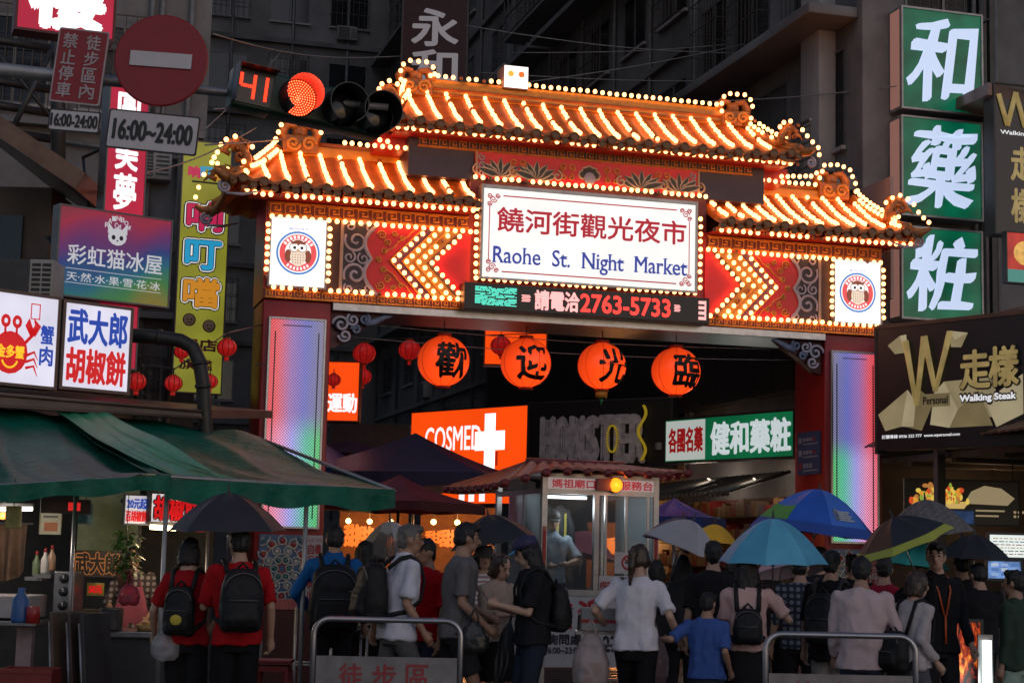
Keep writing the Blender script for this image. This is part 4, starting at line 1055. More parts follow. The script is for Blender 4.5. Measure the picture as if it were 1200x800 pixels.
# ------------------------------------------------------------------ traffic signs and signal on the mast arm (near, left)
galv = mat('galvanised_steel', (.34, .34, .35), .45, .6, var=.25)
o = empty('signal_mast_arm', None, (-6.0, 13.0, 0)); tag(o, 'grey steel mast arm carrying the traffic signs and the signal', 'mast arm')
m = MB(); a0 = W(-290, 66, 13.0); m.tube([a0 - Vector((-6, 13, 0)), W(-60, 76, 13.15) - Vector((-6, 13, 0)), W(160, 98, 13.35) - Vector((-6, 13, 0)), W(300, 112, 13.5) - Vector((-6, 13, 0)), W(455, 126, 13.6) - Vector((-6, 13, 0))], [.075, .066, .045, .032, .03], galv, 12)
m.build('arm', o)
m = MB(); bx_ = a0.x + 6; m.tube([(bx_, 0, 0), (bx_, 0, a0.z + .5)], [.13, .10], galv, 14); m.lathe([(.25, 0), (.25, .03), (.14, .05)], galv, 16, Matrix.Translation((bx_, 0, 0))); m.build('post', o)
sred_m = mat('traffic_sign_red', (.24, .006, .012), .45, var=.08); swh = mat('traffic_sign_white', (.50, .48, .51), .45, var=.08); sbk = mat('traffic_sign_black', (.012, .012, .014), .5); sback = mat('sign_back_grey', (.2, .2, .2), .5, .4)
spk = mat('traffic_sign_pale_pink', (.42, .34, .36), .5)
def plate(name, label, c, w, h, roll, face, border, draw, rad=.03, yaw=0):
    X = Matrix.Translation(c) @ rotm('Z', yaw) @ rotm('Y', roll)
    o = empty(name, X); tag(o, label, 'traffic sign')
    m = MB()
    def rr(w_, h_, r_):
        out = []
        for (sx, sz, a0_) in ((1, 1, 0), (-1, 1, 90), (-1, -1, 180), (1, -1, 270)):
            for i in range(5): a = R(a0_ + 90 * i / 4); out.append((sx * (w_ / 2 - r_) + r_ * math.cos(a), sz * (h_ / 2 - r_) + r_ * math.sin(a)))
        return out
    m.prism(rr(w, h, rad), 0, .012, border); m.prism(rr(w - .025, h - .025, rad * .7), -.003, -.0005, face)
    draw(m, w, h, -.0045); m.build('plate', o)
    m = MB(); m.box((0, .055, 0), (.05, .07, .05), galv); m.build('clamp', o)
    return o
c = W(93, 78, 13.1)
s_ = 13.1 / FPX
def d_np(m, w, h, y):
    m.text('徒步區內', w * .08, w * .36, -h * .44, h * .44, y, spk, .022, vertical=True); m.text('禁止停車', -w * .38, -w * .10, -h * .44, h * .44, y, spk, .022, vertical=True)
plate('parking_sign', 'dark red upright plate with two columns of pale characters beside the round sign', c, 61 * s_, 92 * s_, R(5), sred_m, spk, d_np, .02)
plate('time_plate', 'small white plate reading 16:00-24:00 under the red character plate', W(87, 142, 13.1), 62 * s_, 27 * s_, R(3.5), swh, sbk, lambda m, w, h, y: m.text('16:00-24:00', -w * .45, w * .45, -h * .28, h * .28, y, sbk, .04), .015)
plate('time_plate', 'larger white plate reading 16:00~24:00 under the round no entry sign', W(179, 155, 13.1), 110 * s_, 48 * s_, R(4.5), swh, sbk, lambda m, w, h, y: m.text('16:00~24:00', -w * .43, w * .43, -h * .25, h * .25, y, sbk, .04), .02)
o = empty('no_entry_sign', Matrix.Translation(W(189, 71, 13.05)) @ rotm('Y', R(3))); tag(o, 'round dark red no entry sign with a white bar', 'traffic sign')
m = MB(); r_ = 56.5 * s_; m.lathe([(1e-6, -.006), (r_ - .012, -.006), (r_, 0), (r_, .012), (1e-6, .014)], sred_m, 48, rotm('X', -PI / 2), False)
m.bx(-37 * s_, 37 * s_, -.022, -.0065, -9 * s_, 9 * s_, swh); m.build('disc', o)
m = MB(); m.bx(-.03, .03, .015, .10, -r_ * .7, r_ * .5, galv); m.build('bracket', o)

TL = Matrix.Translation(W(376, 122, 13.5)) @ rotm('Z', R(24)) @ rotm('Y', R(5.5))
o = empty('traffic_light', TL); tag(o, 'dark horizontal traffic light showing red with the countdown 41', 'traffic light')
tgreen = mat('dark_green_housing', (.008, .035, .022), .45, var=.2); tblack = mat('black_visor', (.016, .016, .017), .45, var=.2)
m = MB(); m.box((.02, .10, 0), (1.05, .22, .33), tgreen, None, .03); m.box((-.56, .10, .0), (.34, .22, .34), tgreen, None, .02); m.build('housing', o)
redled = emat('signal_red_led', (1, .06, .018), 11.0); digled = emat('countdown_led', (1, .035, .012), 3.0); redglow = emat('signal_red_visor_inside', (.75, .012, .008), .9, var=.4, scale=8)
for k, x in enumerate((-.20, .17, .46)):
    m = MB(); r_ = .165 if k else .16
    X_ = Matrix.Translation((x, -.01, 0)) @ rotm('X', PI / 2)
    # round visor, open below
    vs, fs = [], []
    n = 26
    for i in range(n + 1):
        a = R(-62 + 304 * i / n)
        L = .24 * (0.55 + .45 * max(0, math.sin(a * .5 + R(45))) if k else .9)
        for (rr, yy) in ((r_, 0), (r_, -.24), (r_ - .008, -.24), (r_ - .008, 0)): vs.append((x + rr * math.cos(a), yy, rr * math.sin(a)))
    for i in range(n):
        for j in range(4): fs.append((i * 4 + j, i * 4 + (j + 1) % 4, (i + 1) * 4 + (j + 1) % 4, (i + 1) * 4 + j))
    m.add(vs, fs, tblack, False); m.build('visor', o)
    m = MB()
    if k == 0:
        m.lathe([(1e-6, .004), (r_ - .01, .004)], mat('signal_dark_red_lens', (.15, .005, .005), .3), 28, X_)
        nn = 0
        for ring in range(8):
            rr = .02 * ring
            for j in range(max(1, ring * 6)):
                a = 2 * PI * j / max(1, ring * 6); m.ball((x + rr * math.cos(a), -.018, rr * math.sin(a)), .0062, redled, 6, 4)
    else: m.lathe([(1e-6, .035), (r_ * .5, .026), (r_ - .01, .004)], mat('signal_dark_lens', (.012, .013, .014), .15), 28, X_)
    m.build('lens', o)
m = MB(); m.bx(-.71, -.42, -.03, -.011, -.14, .14, mat('countdown_black', (.015, .008, .008), .3)); 
def seg(m, x, z, on, s):
    S = {'t': ((0, 1), (1, 1)), 'm': ((0, .5), (1, .5)), 'b': ((0, 0), (1, 0)), 'tl': ((0, .5), (0, 1)), 'tr': ((1, .5), (1, 1)), 'bl': ((0, 0), (0, .5)), 'br': ((1, 0), (1, .5))}
    for q in on:
        (a, b), (c_, d) = S[q]
        n = 6
        for i in range(n):
            u = a + (c_ - a) * (i + .5) / n; v = b + (d - b) * (i + .5) / n
            for e in (-.006, .006):
                m.ball((x + u * s * .55 + (e if a == c_ else 0), -.033, z + v * s + (e if b == d else 0)), .0085, digled, 6, 4)
seg(m, -.68, -.10, ('tl', 'tr', 'm', 'br'), .2); seg(m, -.58, -.10, ('tr', 'br'), .2)
m.build('countdown_display', o)
m = MB(); m.bx(-.73, -.40, -.16, -.012, .145, .155, tblack); m.bx(-.735, -.725, -.16, -.012, -.15, .155, tblack); m.build('hood', o)
red_inner = bpy.data.lights.new('signal_glow', 'POINT'); red_inner.energy = 14; red_inner.color = (1, .04, .02); red_inner.shadow_soft_size = .02
lo = bpy.data.objects.new('signal_lamp', red_inner); COL.objects.link(lo); lo.parent = o; lo.location = (-.20, -.07, 0)

# ------------------------------------------------------------------ shop signs on the left
pinkred = emat('crimson_sign_lit', (.44, .003, .035), .80, var=.2, scale=1.2)
sgrey = mat('grey_sign_edge', (.16, .15, .15), .5, .3)
def d_lou(m, w, h, y): m.text('樓', w * .14, w * .88, h * .06, h * .92, y, emat('sign_white_bright', (1, .98, .97), 1.5), .05)
board('crimson_corner_sign', 'glowing crimson box sign with one cut-off white character at the top left corner', (20, -72, 31, 18.5), (135, 18.9), .3, mat('dark_red_sign_edge', (.12, .02, .02), .5), pinkred, d_lou, .03)
def d_mei(m, w, h, y):
    m.text('圓美夢成真', w * .22, w * .78, h * .26, h * .99, y, lw_, .028, vertical=True)
board('crimson_vertical_sign', 'tall crimson vertical sign with white characters behind the time plate', (113, 100, 428, 21.5), (167, 21.8), .25, sgrey, pinkred, d_mei, .02)
lime = emat('lime_banner_face', (.40, .40, .04), .46, var=.25, scale=1.4)
def d_xiang(m, w, h, y):
    H = h; wh = emat('banner_white', (.9, .9, .9), .75); bk = mat('banner_black', (.015, .012, .012), .5)
    for ch, zc, c in (('响', .70, (.55, .02, .09)), ('叮', .545, (.02, .35, .62)), ('噹', .395, (.65, .26, .02))):
        cm = emat('banner_letter_%d' % int(zc * 100), c, .75)
        a, b, z0, z1 = w * .14, w * .86, H * (zc - .055), H * (zc + .055)
        m.text(ch, a, b, z0, z1, y + .000, bk, .15); m.text(ch, a, b, z0, z1, y - .008, wh, .105); m.text(ch, a, b, z0, z1, y - .016, bk, .07); m.text(ch, a, b, z0, z1, y - .024, cm, .04)
    for i, (ch, c) in enumerate((('响', (.55, .02, .09)), ('叮', (.02, .35, .62)), ('噹', (.65, .26, .02)))):
        m.text(ch, w * (.12 + .26 * i), w * (.36 + .26 * i), H * .855, H * .90, y, emat('banner_small_%d' % i, c, .7), .06)
    m.bx(w * .2, w * .8, y - .001, y + .001, H * .835, H * .842, bk)
    for cx, cz, q in ((.28, .285, .05), (.70, .265, .05)):
        m.ball((w * cx, y, H * cz), (w * .14, .004, H * .026), bk, 12, 6); m.ball((w * cx, y - .003, H * cz), (w * .12, .004, H * .022), mat('banner_face_paint', (.55, .42, .30), .6), 12, 6)
        for e in (-1, 1): m.ball((w * (cx + e * .04), y - .008, H * (cz + .002)), (w * .015, .003, H * .004), bk, 6, 4)
        m.bx(w * (cx - .05), w * (cx + .05), y - .011, y - .006, H * (cz - .012), H * (cz - .009), bk)
    dk = mat('banner_dark_red', (.22, .03, .03), .5)
    m.text('嘿店', w * .12, w * .88, H * .165, H * .21, y, dk, .05); m.text('旗艦', w * .12, w * .8, H * .09, H * .13, y, dk, .04)
board('lime_banner', 'tall lime yellow vertical banner with three big outlined characters', (202, 164, 458, 28.2), (265, 28.5), .12, sgrey, lime, d_xiang, .02)

# ice shop sign with a printed rainbow wash
rb = bpy.data.materials.new('rainbow_print'); rb.use_nodes = True; nt = rb.node_tree; bs = nt.nodes['Principled BSDF']
tc = nt.nodes.new('ShaderNodeTexCoord'); sp = nt.nodes.new('ShaderNodeSeparateXYZ'); nt.links.new(tc.outputs['Object'], sp.inputs[0])
nz = nt.nodes.new('ShaderNodeTexNoise'); nz.inputs['Scale'].default_value = 1.3; nz.inputs['Detail'].default_value = 1; nt.links.new(tc.outputs['Object'], nz.inputs[0])
def nmath(nt, op, a, b):
    n = nt.nodes.new('ShaderNodeMath'); n.operation = op
    for i, v in enumerate((a, b)):
        if hasattr(v, 'links'): nt.links.new(v, n.inputs[i])
        else: n.inputs[i].default_value = v
    return n.outputs[0]
t_ = nmath(nt, 'ADD', nmath(nt, 'ADD', nmath(nt, 'MULTIPLY', sp.outputs[2], -.62), nmath(nt, 'MULTIPLY', nz.outputs['Fac'], .5)), nmath(nt, 'ADD', nmath(nt, 'MULTIPLY', sp.outputs[0], .12), .50))
rmp = nt.nodes.new('ShaderNodeValToRGB'); e_ = rmp.color_ramp.elements
st = [(0.0, (.25, .03, .05)), (.2, (.38, .02, .06)), (.36, (.16, .025, .14)), (.52, (.02, .05, .22)), (.68, (.01, .14, .22)), (.84, (.05, .22, .06)), (1, (.3, .2, .03))]
while len(e_) < len(st): e_.new(.5)
for q, (p, c) in zip(e_, st): q.position = p; q.color = (*c, 1)
nt.links.new(t_, rmp.inputs[0]); nt.links.new(rmp.outputs[0], bs.inputs['Base Color']); nt.links.new(rmp.outputs[0], bs.inputs['Emission Color']); bs.inputs['Emission Strength'].default_value = .42; bs.inputs['Roughness'].default_value = .4
pw = emat('print_pale_letter', (.55, .55, .58), .75)
def d_cat(m, w, h, y):
    m.text('彩虹猫冰屋', w * .08, w * .93, h * .36, h * .58, y, pw, .012)
    m.text('天·然·水·果·雪·花·冰', w * .08, w * .92, h * .17, h * .27, y, pw, .006)
    for z in (.145, .305): m.bx(w * .07, w * .93, y - .001, y + .001, h * z, h * z + .006, pw)
    cx, cz = w * .51, h * .73
    m.ball((cx, y, cz), (w * .085, .004, h * .10), pw, 20, 6)
    for e in (-1, 1):
        m.add([(cx + e * w * .03, y - .001, cz + h * .07), (cx + e * w * .085, y - .001, cz + h * .16), (cx + e * w * .088, y - .001, cz + h * .03)], [(0, 1, 2)], pw)
        m.ball((cx + e * w * .035, y - .004, cz - h * .01), (w * .018, .003, h * .028), mat('print_dark', (.05, .02, .06), .5), 10, 5)
    m.ball((cx, y - .004, cz - h * .045), (w * .008, .003, h * .01), mat('print_dark', (.05, .02, .06), .5), 8, 4)
    for i, ch in enumerate('RAINBOW'):
        a = R(150 - 20 * i); px, pz = cx + w * .115 * math.cos(a), cz + h * .185 * math.sin(a) + h * .03
        m.text(ch, px - .025, px + .025, pz - .03, pz + .03, y, pw, .02)
    m.text('Cat', cx - w * .03, cx + w * .03, cz + h * .10, cz + h * .16, y, pw, .02)
board('ice_shop_sign', 'rainbow washed ice shop sign with a pale cat face', (66, 240, 344, 20.3), (200, 21.2), .2, sgrey, rb, d_cat, .02)
litw = emat('left_sign_lit_white', (.80, .78, .92), .80, var=.14, scale=1.5)
cb, cr_ = emat('left_blue_letter', (.015, .06, .40), .8), emat('left_red_letter', (.60, .008, .010), .85)
def d_crab(m, w, h, y):
    m.text('蟹肉', w * .80, w * .96, h * .22, h * .70, y, cb, .03, vertical=True)
    m.text('廟', w * .06, w * .24, h * .74, h * .90, y, cr_, .03)
    a, b, c_, d = w * .66, w * .78, h * .74, h * .92
    for p in ((a, b, c_, c_ + .012), (a, b, d - .012, d), (a, a + .012, c_, d), (b - .012, b, c_, d)): m.bx(p[0], p[1], y - .001, y + .001, p[2], p[3], cr_)
    cx, cz = w * .43, h * .34; yl = emat('crab_yellow_letter', (.95, .55, .02), .95)
    m.ball((cx, y, cz), (w * .22, .004, h * .24), cr_, 20, 8)
    for e in (-1, 1):
        m.tube([(cx + e * w * .07, y, cz + h * .2), (cx + e * w * .07, y, cz + h * .32)], .014, cr_, 5, flat=(1, .2)); m.ball((cx + e * w * .07, y, cz + h * .35), (w * .06, .004, h * .075), cr_, 12, 6); m.ball((cx + e * w * .07, y - .004, cz + h * .35), (w * .022, .003, h * .03), litw, 8, 5)
        m.tube([(cx + e * w * .18, y, cz + h * .12), (cx + e * w * .27, y, cz + h * .22)], .02, cr_, 5, flat=(1, .2))
        for q in (-1, 1): m.tube([(cx + e * w * .27, y, cz + h * .22), (cx + e * w * (.27 + .06 * q), y, cz + h * .33), (cx + e * w * (.25 + .03 * q), y, cz + h * .40)], [.035, .04, .006], cr_, 6, flat=(1, .2))
        for q in range(3): m.tube([(cx + e * w * .2, y, cz - h * (.02 + .07 * q)), (cx + e * w * .30, y, cz + h * (.03 - .08 * q)), (cx + e * w * .35, y, cz - h * (.06 + .09 * q))], [.018, .016, .004], cr_, 5, flat=(1, .2))
    m.text('金多蟹', cx - w * .17, cx + w * .17, cz - h * .06, cz + h * .08, y - .006, yl, .035)
    m.tube([(cx + w * .10 * math.cos(R(a_)), y - .006, cz - h * .05 + h * .12 * math.sin(R(a_))) for a_ in range(200, 341, 14)], .012, yl, 5, flat=(1, .2))
brownf = mat('brown_lightbox_frame', (.16, .10, .08), .45, .3)
board('crab_lightbox', 'white lightbox with a red crab and two blue characters at the left edge', (-32, 338, 444, 18.2), (67, 18.9), .22, brownf, litw, d_crab, .035)
def d_wu(m, w, h, y):
    m.text('武大郎', w * .05, w * .95, h * .53, h * .94, y, cb, .028); m.text('胡椒餅', w * .05, w * .95, h * .06, h * .47, y, cr_, .03)
board('pepper_bun_lightbox', 'white lightbox with a blue row of characters above a red row', (73, 354, 452, 18.95), (152, 19.5), .22, brownf, litw, d_wu, .035)

# brown roof edge under the lightboxes, with the duct
o = empty('stall_roof', None, W(100, 470, 18.5)); tag(o, 'brown sheet metal roof edge carrying the two white lightboxes', 'roof'); oi = o.location.copy()
m = MB()
e0, e1 = W(-60, 455, 17.9) - oi, W(238, 480, 20.0) - oi
h0, h1 = W(-60, 473, 17.9) - oi, W(238, 490, 20.0) - oi
bk_ = Vector((0.4, 3.0, .25))
sheet = mat('brown_sheet_metal', (.13, .085, .065), .4, .3, var=.3, scale=3, grime=.4)
m.add([e0, e1, h1, h0, e0 + bk_, e1 + bk_, h1 + bk_, h0 + bk_], [(0, 3, 2, 1), (0, 1, 5, 4), (3, 7, 6, 2), (0, 4, 7, 3), (1, 2, 6, 5), (4, 5, 6, 7)], sheet)
m.build('fascia', o)
m = MB(); m.tube([e0 + Vector((0, -.03, -.02)), e1 + Vector((0, -.03, -.02))], .02, sheet, 6); m.tube([h0 + Vector((0, -.03, .0)), h1 + Vector((0, -.03, 0))], .018, sheet, 6); m.build('edge_bead', o)
m = MB(); pts = [W(140, 392, 19.9), W(185, 395, 20.0), W(212, 399, 20.0), W(226, 407, 20.0), W(234, 424, 20.0), (W(238, 450, 20.0)), W(241, 505, 20.1), W(243, 640, 20.1)]
m.tube(pts, .085, mat('black_duct', (.030, .028, .028), .45, .2, var=.3), 12)
for i in (1, 4, 5): m.tube([pts[i], pts[i] + (pts[i + 1] - pts[i]).normalized() * .04], .10, mat('black_duct', (.030, .028, .028), .45, .2, var=.3), 12)
tag(m.build('exhaust_duct'), 'thick black exhaust duct bending down beside the pepper bun lightbox', 'duct')
o = empty('air_conditioner', Matrix.Translation(W(-30, 348, 19.6))); tag(o, 'old air conditioner with a pale grille left of the ice shop sign', 'air conditioner')
m = MB(); m.bx(0, .62, 0, .5, 0, .46, dark, .01); m.build('casing', o)
m = MB(); m.bx(.62, .90, 0, .5, -.02, .46, mat('aircon_pale', (.33, .31, .29), .5), .01)
for i in range(7):
    for j in range(2): m.bx(.65 + .12 * j, .65 + .12 * j + .10, -.006, -.001, .03 + i * .058, .03 + i * .058 + .035, mat('vent_dark', (.02, .02, .02), .6))
m.build('grille', o)

# ------------------------------------------------------------------ green tarpaulins
tarp = mat('dark_green_tarpaulin', (.006, .120, .078), .40, var=.45, scale=2.6, bump=.9, bscale=9, grime=.05, spec=.14)
tarp2 = mat('bright_green_tarpaulin', (.03, .30, .15), .40, var=.25, scale=2.5, bump=.5, bscale=6)
def sheet4(m, mt, FL, FR, BR, BL, sag=.12, ripple=.03, nu=40, nv=24, seed=0., thick=.006):
    FL, FR, BR, BL = map(Vector, (FL, FR, BR, BL))
    def fn(u, v):
        p = (FL * (1 - u) + FR * u) * (1 - v) + (BL * (1 - u) + BR * u) * v
        p = p + Vector((0, 0, -sag * math.sin(PI * v) * (.5 + .5 * abs(math.sin(u * PI * 3))) - ripple * (.5 + math.sin(u * 26 + 5 * v + seed) * .5) * math.sin(PI * min(1, v * 1.6 + .1)) + .05 * noise.noise(Vector((u * 5 + seed, v * 3, seed)))))
        return p
    m.grid(fn, nu, nv, mt, True, (0, 0, -thick))
    return fn
def valance(m, mt, a, b, drop, n=60, seed=0., wave=.02):
    a, b = Vector(a), Vector(b); t = (b - a).normalized(); nn = Vector((t.y, -t.x, 0))
    m.grid(lambda u, v: a.lerp(b, u) + nn * (wave * math.sin(u * 40 + seed) * v + .01) + Vector((0, 0, -drop * v * (1 + .12 * math.sin(u * 18 + seed)))), n, 4, mt, True, tuple(nn * .006))
o = empty('tarpaulin_canopy', None, (0, 0, 0)); tag(o, 'long dark green tarpaulin canopy with a drooping valance over the food stall', 'canopy')
m = MB(); fn = sheet4(m, tarp, W(-70, 572, 14.6), W(200, 556, 15.4), W(120, 490, 19.5), W(-80, 470, 18.2), .16, .05, seed=1.); m.build('tarpaulin', o)
m = MB(); valance(m, tarp, W(-70, 572, 14.58), W(200, 556, 15.38), .14, seed=2); m.build('valance', o)
m = MB(); sheet4(m, tarp, W(195, 560, 15.4), W(462, 573, 16.6), W(300, 510, 20.5), W(60, 478, 19.4), .14, .05, seed=3.); m.build('tarpaulin', o)
m = MB(); valance(m, tarp, W(195, 561, 15.38), W(462, 573, 16.58), .20, seed=5); m.build('valance', o)
m = MB(); m.tube([W(-70, 573, 14.62), W(196, 558, 15.42), W(462, 575, 16.62)], .02, galv, 6)
m.tube([W(462, 575, 16.62), W(300, 512, 20.5)], .02, galv, 6)
m.build('frame_rod', o)
m = MB()
for (px, Y) in ((196, 15.5), (360, 16.2)):
    p = W(px, 565, Y); m = MB(); m.tube([(p.x, p.y, 0), (p.x, p.y, p.z)], .022, galv, 8); m.build('pole', o)
m = MB(); sheet4(m, tarp2, W(205, 562, 15.75), W(292, 573, 15.95), W(110, 477, 19.6), W(46, 476, 19.3), .10, .06, 20, 24, 8.)
o = m.build('green_tarp'); tag(o, 'bright green tarpaulin strip laid diagonally over the dark canopy', 'tarpaulin'); 
for p in o.data.vertices: p.co.z += .06
m = MB(); sheet4(m, tarp, W(270, 535, 20.0), W(420, 566, 19.4), W(400, 560, 22.5), W(180, 492, 22.0), .1, .05, seed=9.)
tag(m.build('rear_tarpaulin'), 'darker green tarpaulin sheet behind the canopy, near the red pillar', 'tarpaulin')

# ------------------------------------------------------------------ food stall under the tarpaulin
steelc = mat('dull_stainless', (.25, .24, .25), .35, .8, var=.25, scale=6, grime=.2)
o = empty('food_stall', None, (W(120, 700, 16.6).x, 16.6, 0)); tag(o, 'steel food stall counter with a dark back wall under the green canopy', 'stall'); ob = o.location.copy()
L = lambda px, py, Y: W(px, py, Y) - ob
m = MB(); a, b = L(-60, 720, 16.3), L(215, 714, 16.8)
m.bx(L(118, 720, 16.3).x, b.x, -.35, .35, .80, .86, steelc, .01); m.bx(L(120, 720, 16.3).x, b.x - .05, -.3, .33, .12, .80, mat('stall_dark_side', (.03, .028, .03), .5)); m.build('counter', o)
m = MB(); m.bx(a.x, L(50, 715, 15.6).x, -1.2, -.4, .92, .97, steelc, .01); m.bx(a.x, L(38, 700, 15.6).x, -1.19, -.5, .99, 1.19, mat('stall_white_panel', (.42, .37, .37), .4), .01); m.bx(L(22, 700, 15.6).x, L(40, 700, 15.6).x, -1.0, -.9, .1, .915, mat('stall_pink_leg', (.36, .25, .25), .5)); m.build('side_counter', o)
m = MB(); m.bx(a.x - .5, L(250, 600, 18.6).x, 2.0, 2.06, 0.1, 2.55, mat('stall_back_wall', (.05, .042, .036), .7, var=.4)); m.bx(L(92, 600, 17.9).x, L(165, 600, 17.9).x, 1.3, 1.33, 1.45, 2.25, mat('pale_green_plastic_sheet', (.24, .30, .18), .3)); m.build('back_wall', o)
m = MB()
for px, Y in ((82, 15.6), (160, 17.4), (240, 17.5)):
    q = L(px, 700, Y); m = MB(); m.tube([(q.x, q.y, 0), (q.x, q.y, 2.3)], .018, steelc, 8); m.build('post', o)
def lamp_tube(name, label, a, b, r, col, st, power):
    o = empty(name, None, (Vector(a) + Vector(b)) / 2); tag(o, label, 'lamp')
    m = MB(); c = o.location; m.tube([Vector(a) - c, Vector(b) - c], r, emat(name + '_' + str(int(power * 10)), col, st), 8); m.build('tube', o)
    m = MB(); m.box((0, .0, r + .02), ((Vector(b) - Vector(a)).length * 1.05, .07, .025), steelc); m.build('fitting', o)
    l = bpy.data.lights.new('lamp_light', 'POINT'); l.energy = power; l.color = col; l.shadow_soft_size = .08
    lo = bpy.data.objects.new('lamp_light', l); COL.objects.link(lo); lo.parent = o; lo.location = (0, -.05, -.06)
    return o
lamp_tube('warm_tube_lamp', 'short warm tube lamp glowing under the canopy above the vendor', W(176, 617, 16.9), W(206, 619, 16.9), .025, (1, .72, .42), 6, 14)
lamp_tube('white_tube_lamp', 'white tube lamp at the left edge under the canopy', W(-20, 596, 15.6), W(38, 596, 15.6), .02, (1, .86, .72), 3.0, 16)
o = empty('heat_lamp', None, W(3, 604, 15.8)); tag(o, 'orange heat lamp at the left edge of the stall', 'lamp')
m = MB(); m.ball((0, 0, 0), (.05, .05, .035), emat('heat_lamp_orange', (1, .25, .04), 3)); m.build('bulb', o); m = MB(); m.lathe([(.02, .12), (.04, .08), (.09, .03)], dark, 14); m.build('shade', o)
def d_hj(m, w, h, y):
    for q, (mm, bd) in enumerate(((emat('stall_dark_outline', (.02, .01, .02), .3), .09), (cr_, .035))):
        m.text('胡椒餅', w * .04, w * .66, h * .08, h * .92, y - .008 * q, mm, bd)
    m.text('50元', w * .72, w * .98, h * .2, h * .8, y, cb, .05)
board('bun_stall_sign', 'lit white stall sign with big red characters under the canopy edge', (177, 578, 611, 16.9), (262, 17.4), .08, dark, emat('stall_sign_white', (.78, .72, .75), .75), d_hj, .02)
def d_sm(m, w, h, y): m.text('20元起', w * .08, w * .92, h * .54, h * .9, y, cb, .04); m.text('百胡椒餅', w * .05, w * .95, h * .08, h * .46, y, cr_, .04)
board('price_sign', 'small blue and red price sign left of the red stall sign', (146, 580, 613, 16.85), (174, 16.95), .06, dark, emat('stall_sign_white2', (.70, .68, .75), .6), d_sm, .015)
def d_wdl(m, w, h, y):
    for q, (mm, bd) in enumerate(((emat('wdl_orange', (.45, .16, .05), .45), .08), (mat('wdl_black', (.008, .007, .007), .6), .03))): m.text('武大郎', w * .06, w * .94, h * .08, h * .92, y - .008 * q, mm, bd)
board('black_name_banner', 'dark stall banner with black characters edged in orange beside the plants', (84, 645, 674, 17.1), (142, 17.3), .04, dark, mat('wdl_banner', (.03, .02, .02), .6), d_wdl, .01)
board('menu_card', 'small pinned menu card with a food picture on the stall wall', (46, 598, 625, 16.4), (71, 16.4), .02, mat('card_edge', (.3, .28, .2), .6), mat('menu_card_face', (.40, .38, .28), .6), lambda m, w, h, y: (m.bx(w * .2, w * .85, y - .001, y + .001, h * .12, h * .5, mat('food_print', (.35, .10, .03), .6)), m.bx(w * .15, w * .85, y - .001, y + .001, h * .7, h * .8, sbk)), .005)
board('stall_dark_banner', 'dark banner hanging under the left part of the canopy edge', (48, 584, 600, 15.7), (106, 15.9), .02, dark, mat('dark_banner', (.04, .015, .02), .6), lambda m, w, h, y: m.bx(w * .55, w * .8, y - .001, y + .001, h * .2, h * .8, cr_), .005)
# pepper bun oven with dials
o = empty('gas_burner', None, W(61, 719, 15.9)); tag(o, 'upright steel burner box with three round dials on the stall', 'burner')
m = MB(); k_ = 15.9 / FPX; m.bx(0, 24 * k_, 0, .35, 0, 49 * k_, steelc, .01); m.build('body', o)
for z in (10, 26, 41):
    m = MB(); m.lathe([(5.5 * k_, 0), (5.5 * k_, .02), (3 * k_, .03), (1e-6, .03)], sbk, 16, Matrix.Translation((12 * k_, -.002, z * k_)) @ rotm('X', PI / 2)); m.bx(12 * k_ - .004, 12 * k_ + .004, -.036, -.031, z * k_, z * k_ + .03, swh); m.build('dial', o)
o = empty('hanging_cloth', None, W(8, 614, 16.4)); tag(o, 'tan cloth hanging in folds at the left edge of the stall', 'cloth')
m = MB(); m.grid(lambda u, v: Vector((-.22 + .42 * u, .05 * math.sin(u * 17) * (.4 + v), -.44 * v - .10 * v * math.sin(u * PI))), 40, 12, mat('tan_cloth', (.13, .075, .05), .85, var=.35, bump=.3), True, (0, .004, 0)); m.build('cloth', o)
m = MB(); m.tube([(-.25, 0, .01), (.25, 0, .01)], .012, steelc, 6); m.build('rod', o)
def small(name, label, px, Y, z, cat, fn):
    o = empty(name, None, (W(px, 700, Y).x, Y, z)); tag(o, label, cat); m = MB(); fn(m); m.build('body', o)
    m = MB(); m.lathe([(.02, 0), (.03, .004), (.001, .006)], steelc, 8); m.build('base', o)
pot = lambda r, h, mt: (lambda m: m.lathe([(r * .9, 0), (r, .02), (r, h), (r * 1.06, h + .01), (r * .92, h), (r * .9, .03)], mt, 20))
small('steel_pot', 'tall steel pot on the stall counter left of the vendor', 132, 16.3, .862, 'pot', pot(.11, .20, steelc))
small('bowl_stack', 'stack of white bowls on the stall counter', 205, 16.6, .862, 'bowls', lambda m: [m.lathe([(.03, .02 + .022 * k), (.075, .06 + .022 * k), (.07, .058 + .022 * k), (.028, .026 + .022 * k)], swh, 18) for k in range(7)])
small('bun_basket', 'bamboo basket of brown buns on the stall counter', 182, 16.4, .862, 'basket', lambda m: (m.lathe([(.15, 0), (.17, .06), (.16, .06), (.14, .01)], mat('bamboo', (.32, .20, .08), .7), 22), [m.ball((.09 * math.cos(k * 1.1) * (k % 3) / 2, .09 * math.sin(k * 1.1) * (k % 3) / 2, .06), (.045, .045, .03), mat('bun_brown', (.36, .18, .06), .6, var=.4, scale=20), 10, 6) for k in range(9)]))
small('paper_box', 'brown paper box on the stall counter behind the folded tables', 112, 16.7, .862, 'box', lambda m: m.box((0, 0, .09), (.22, .16, .18), mat('kraft_paper', (.25, .16, .09), .8), None, .004))
small('blue_jug', 'blue plastic jug on the left side counter', 25, 15.0, .972, 'jug', lambda m: m.lathe([(.07, 0), (.08, .03), (.075, .2), (.03, .26), (.03, .3)], mat('jug_blue', (.03, .10, .28), .4), 16))
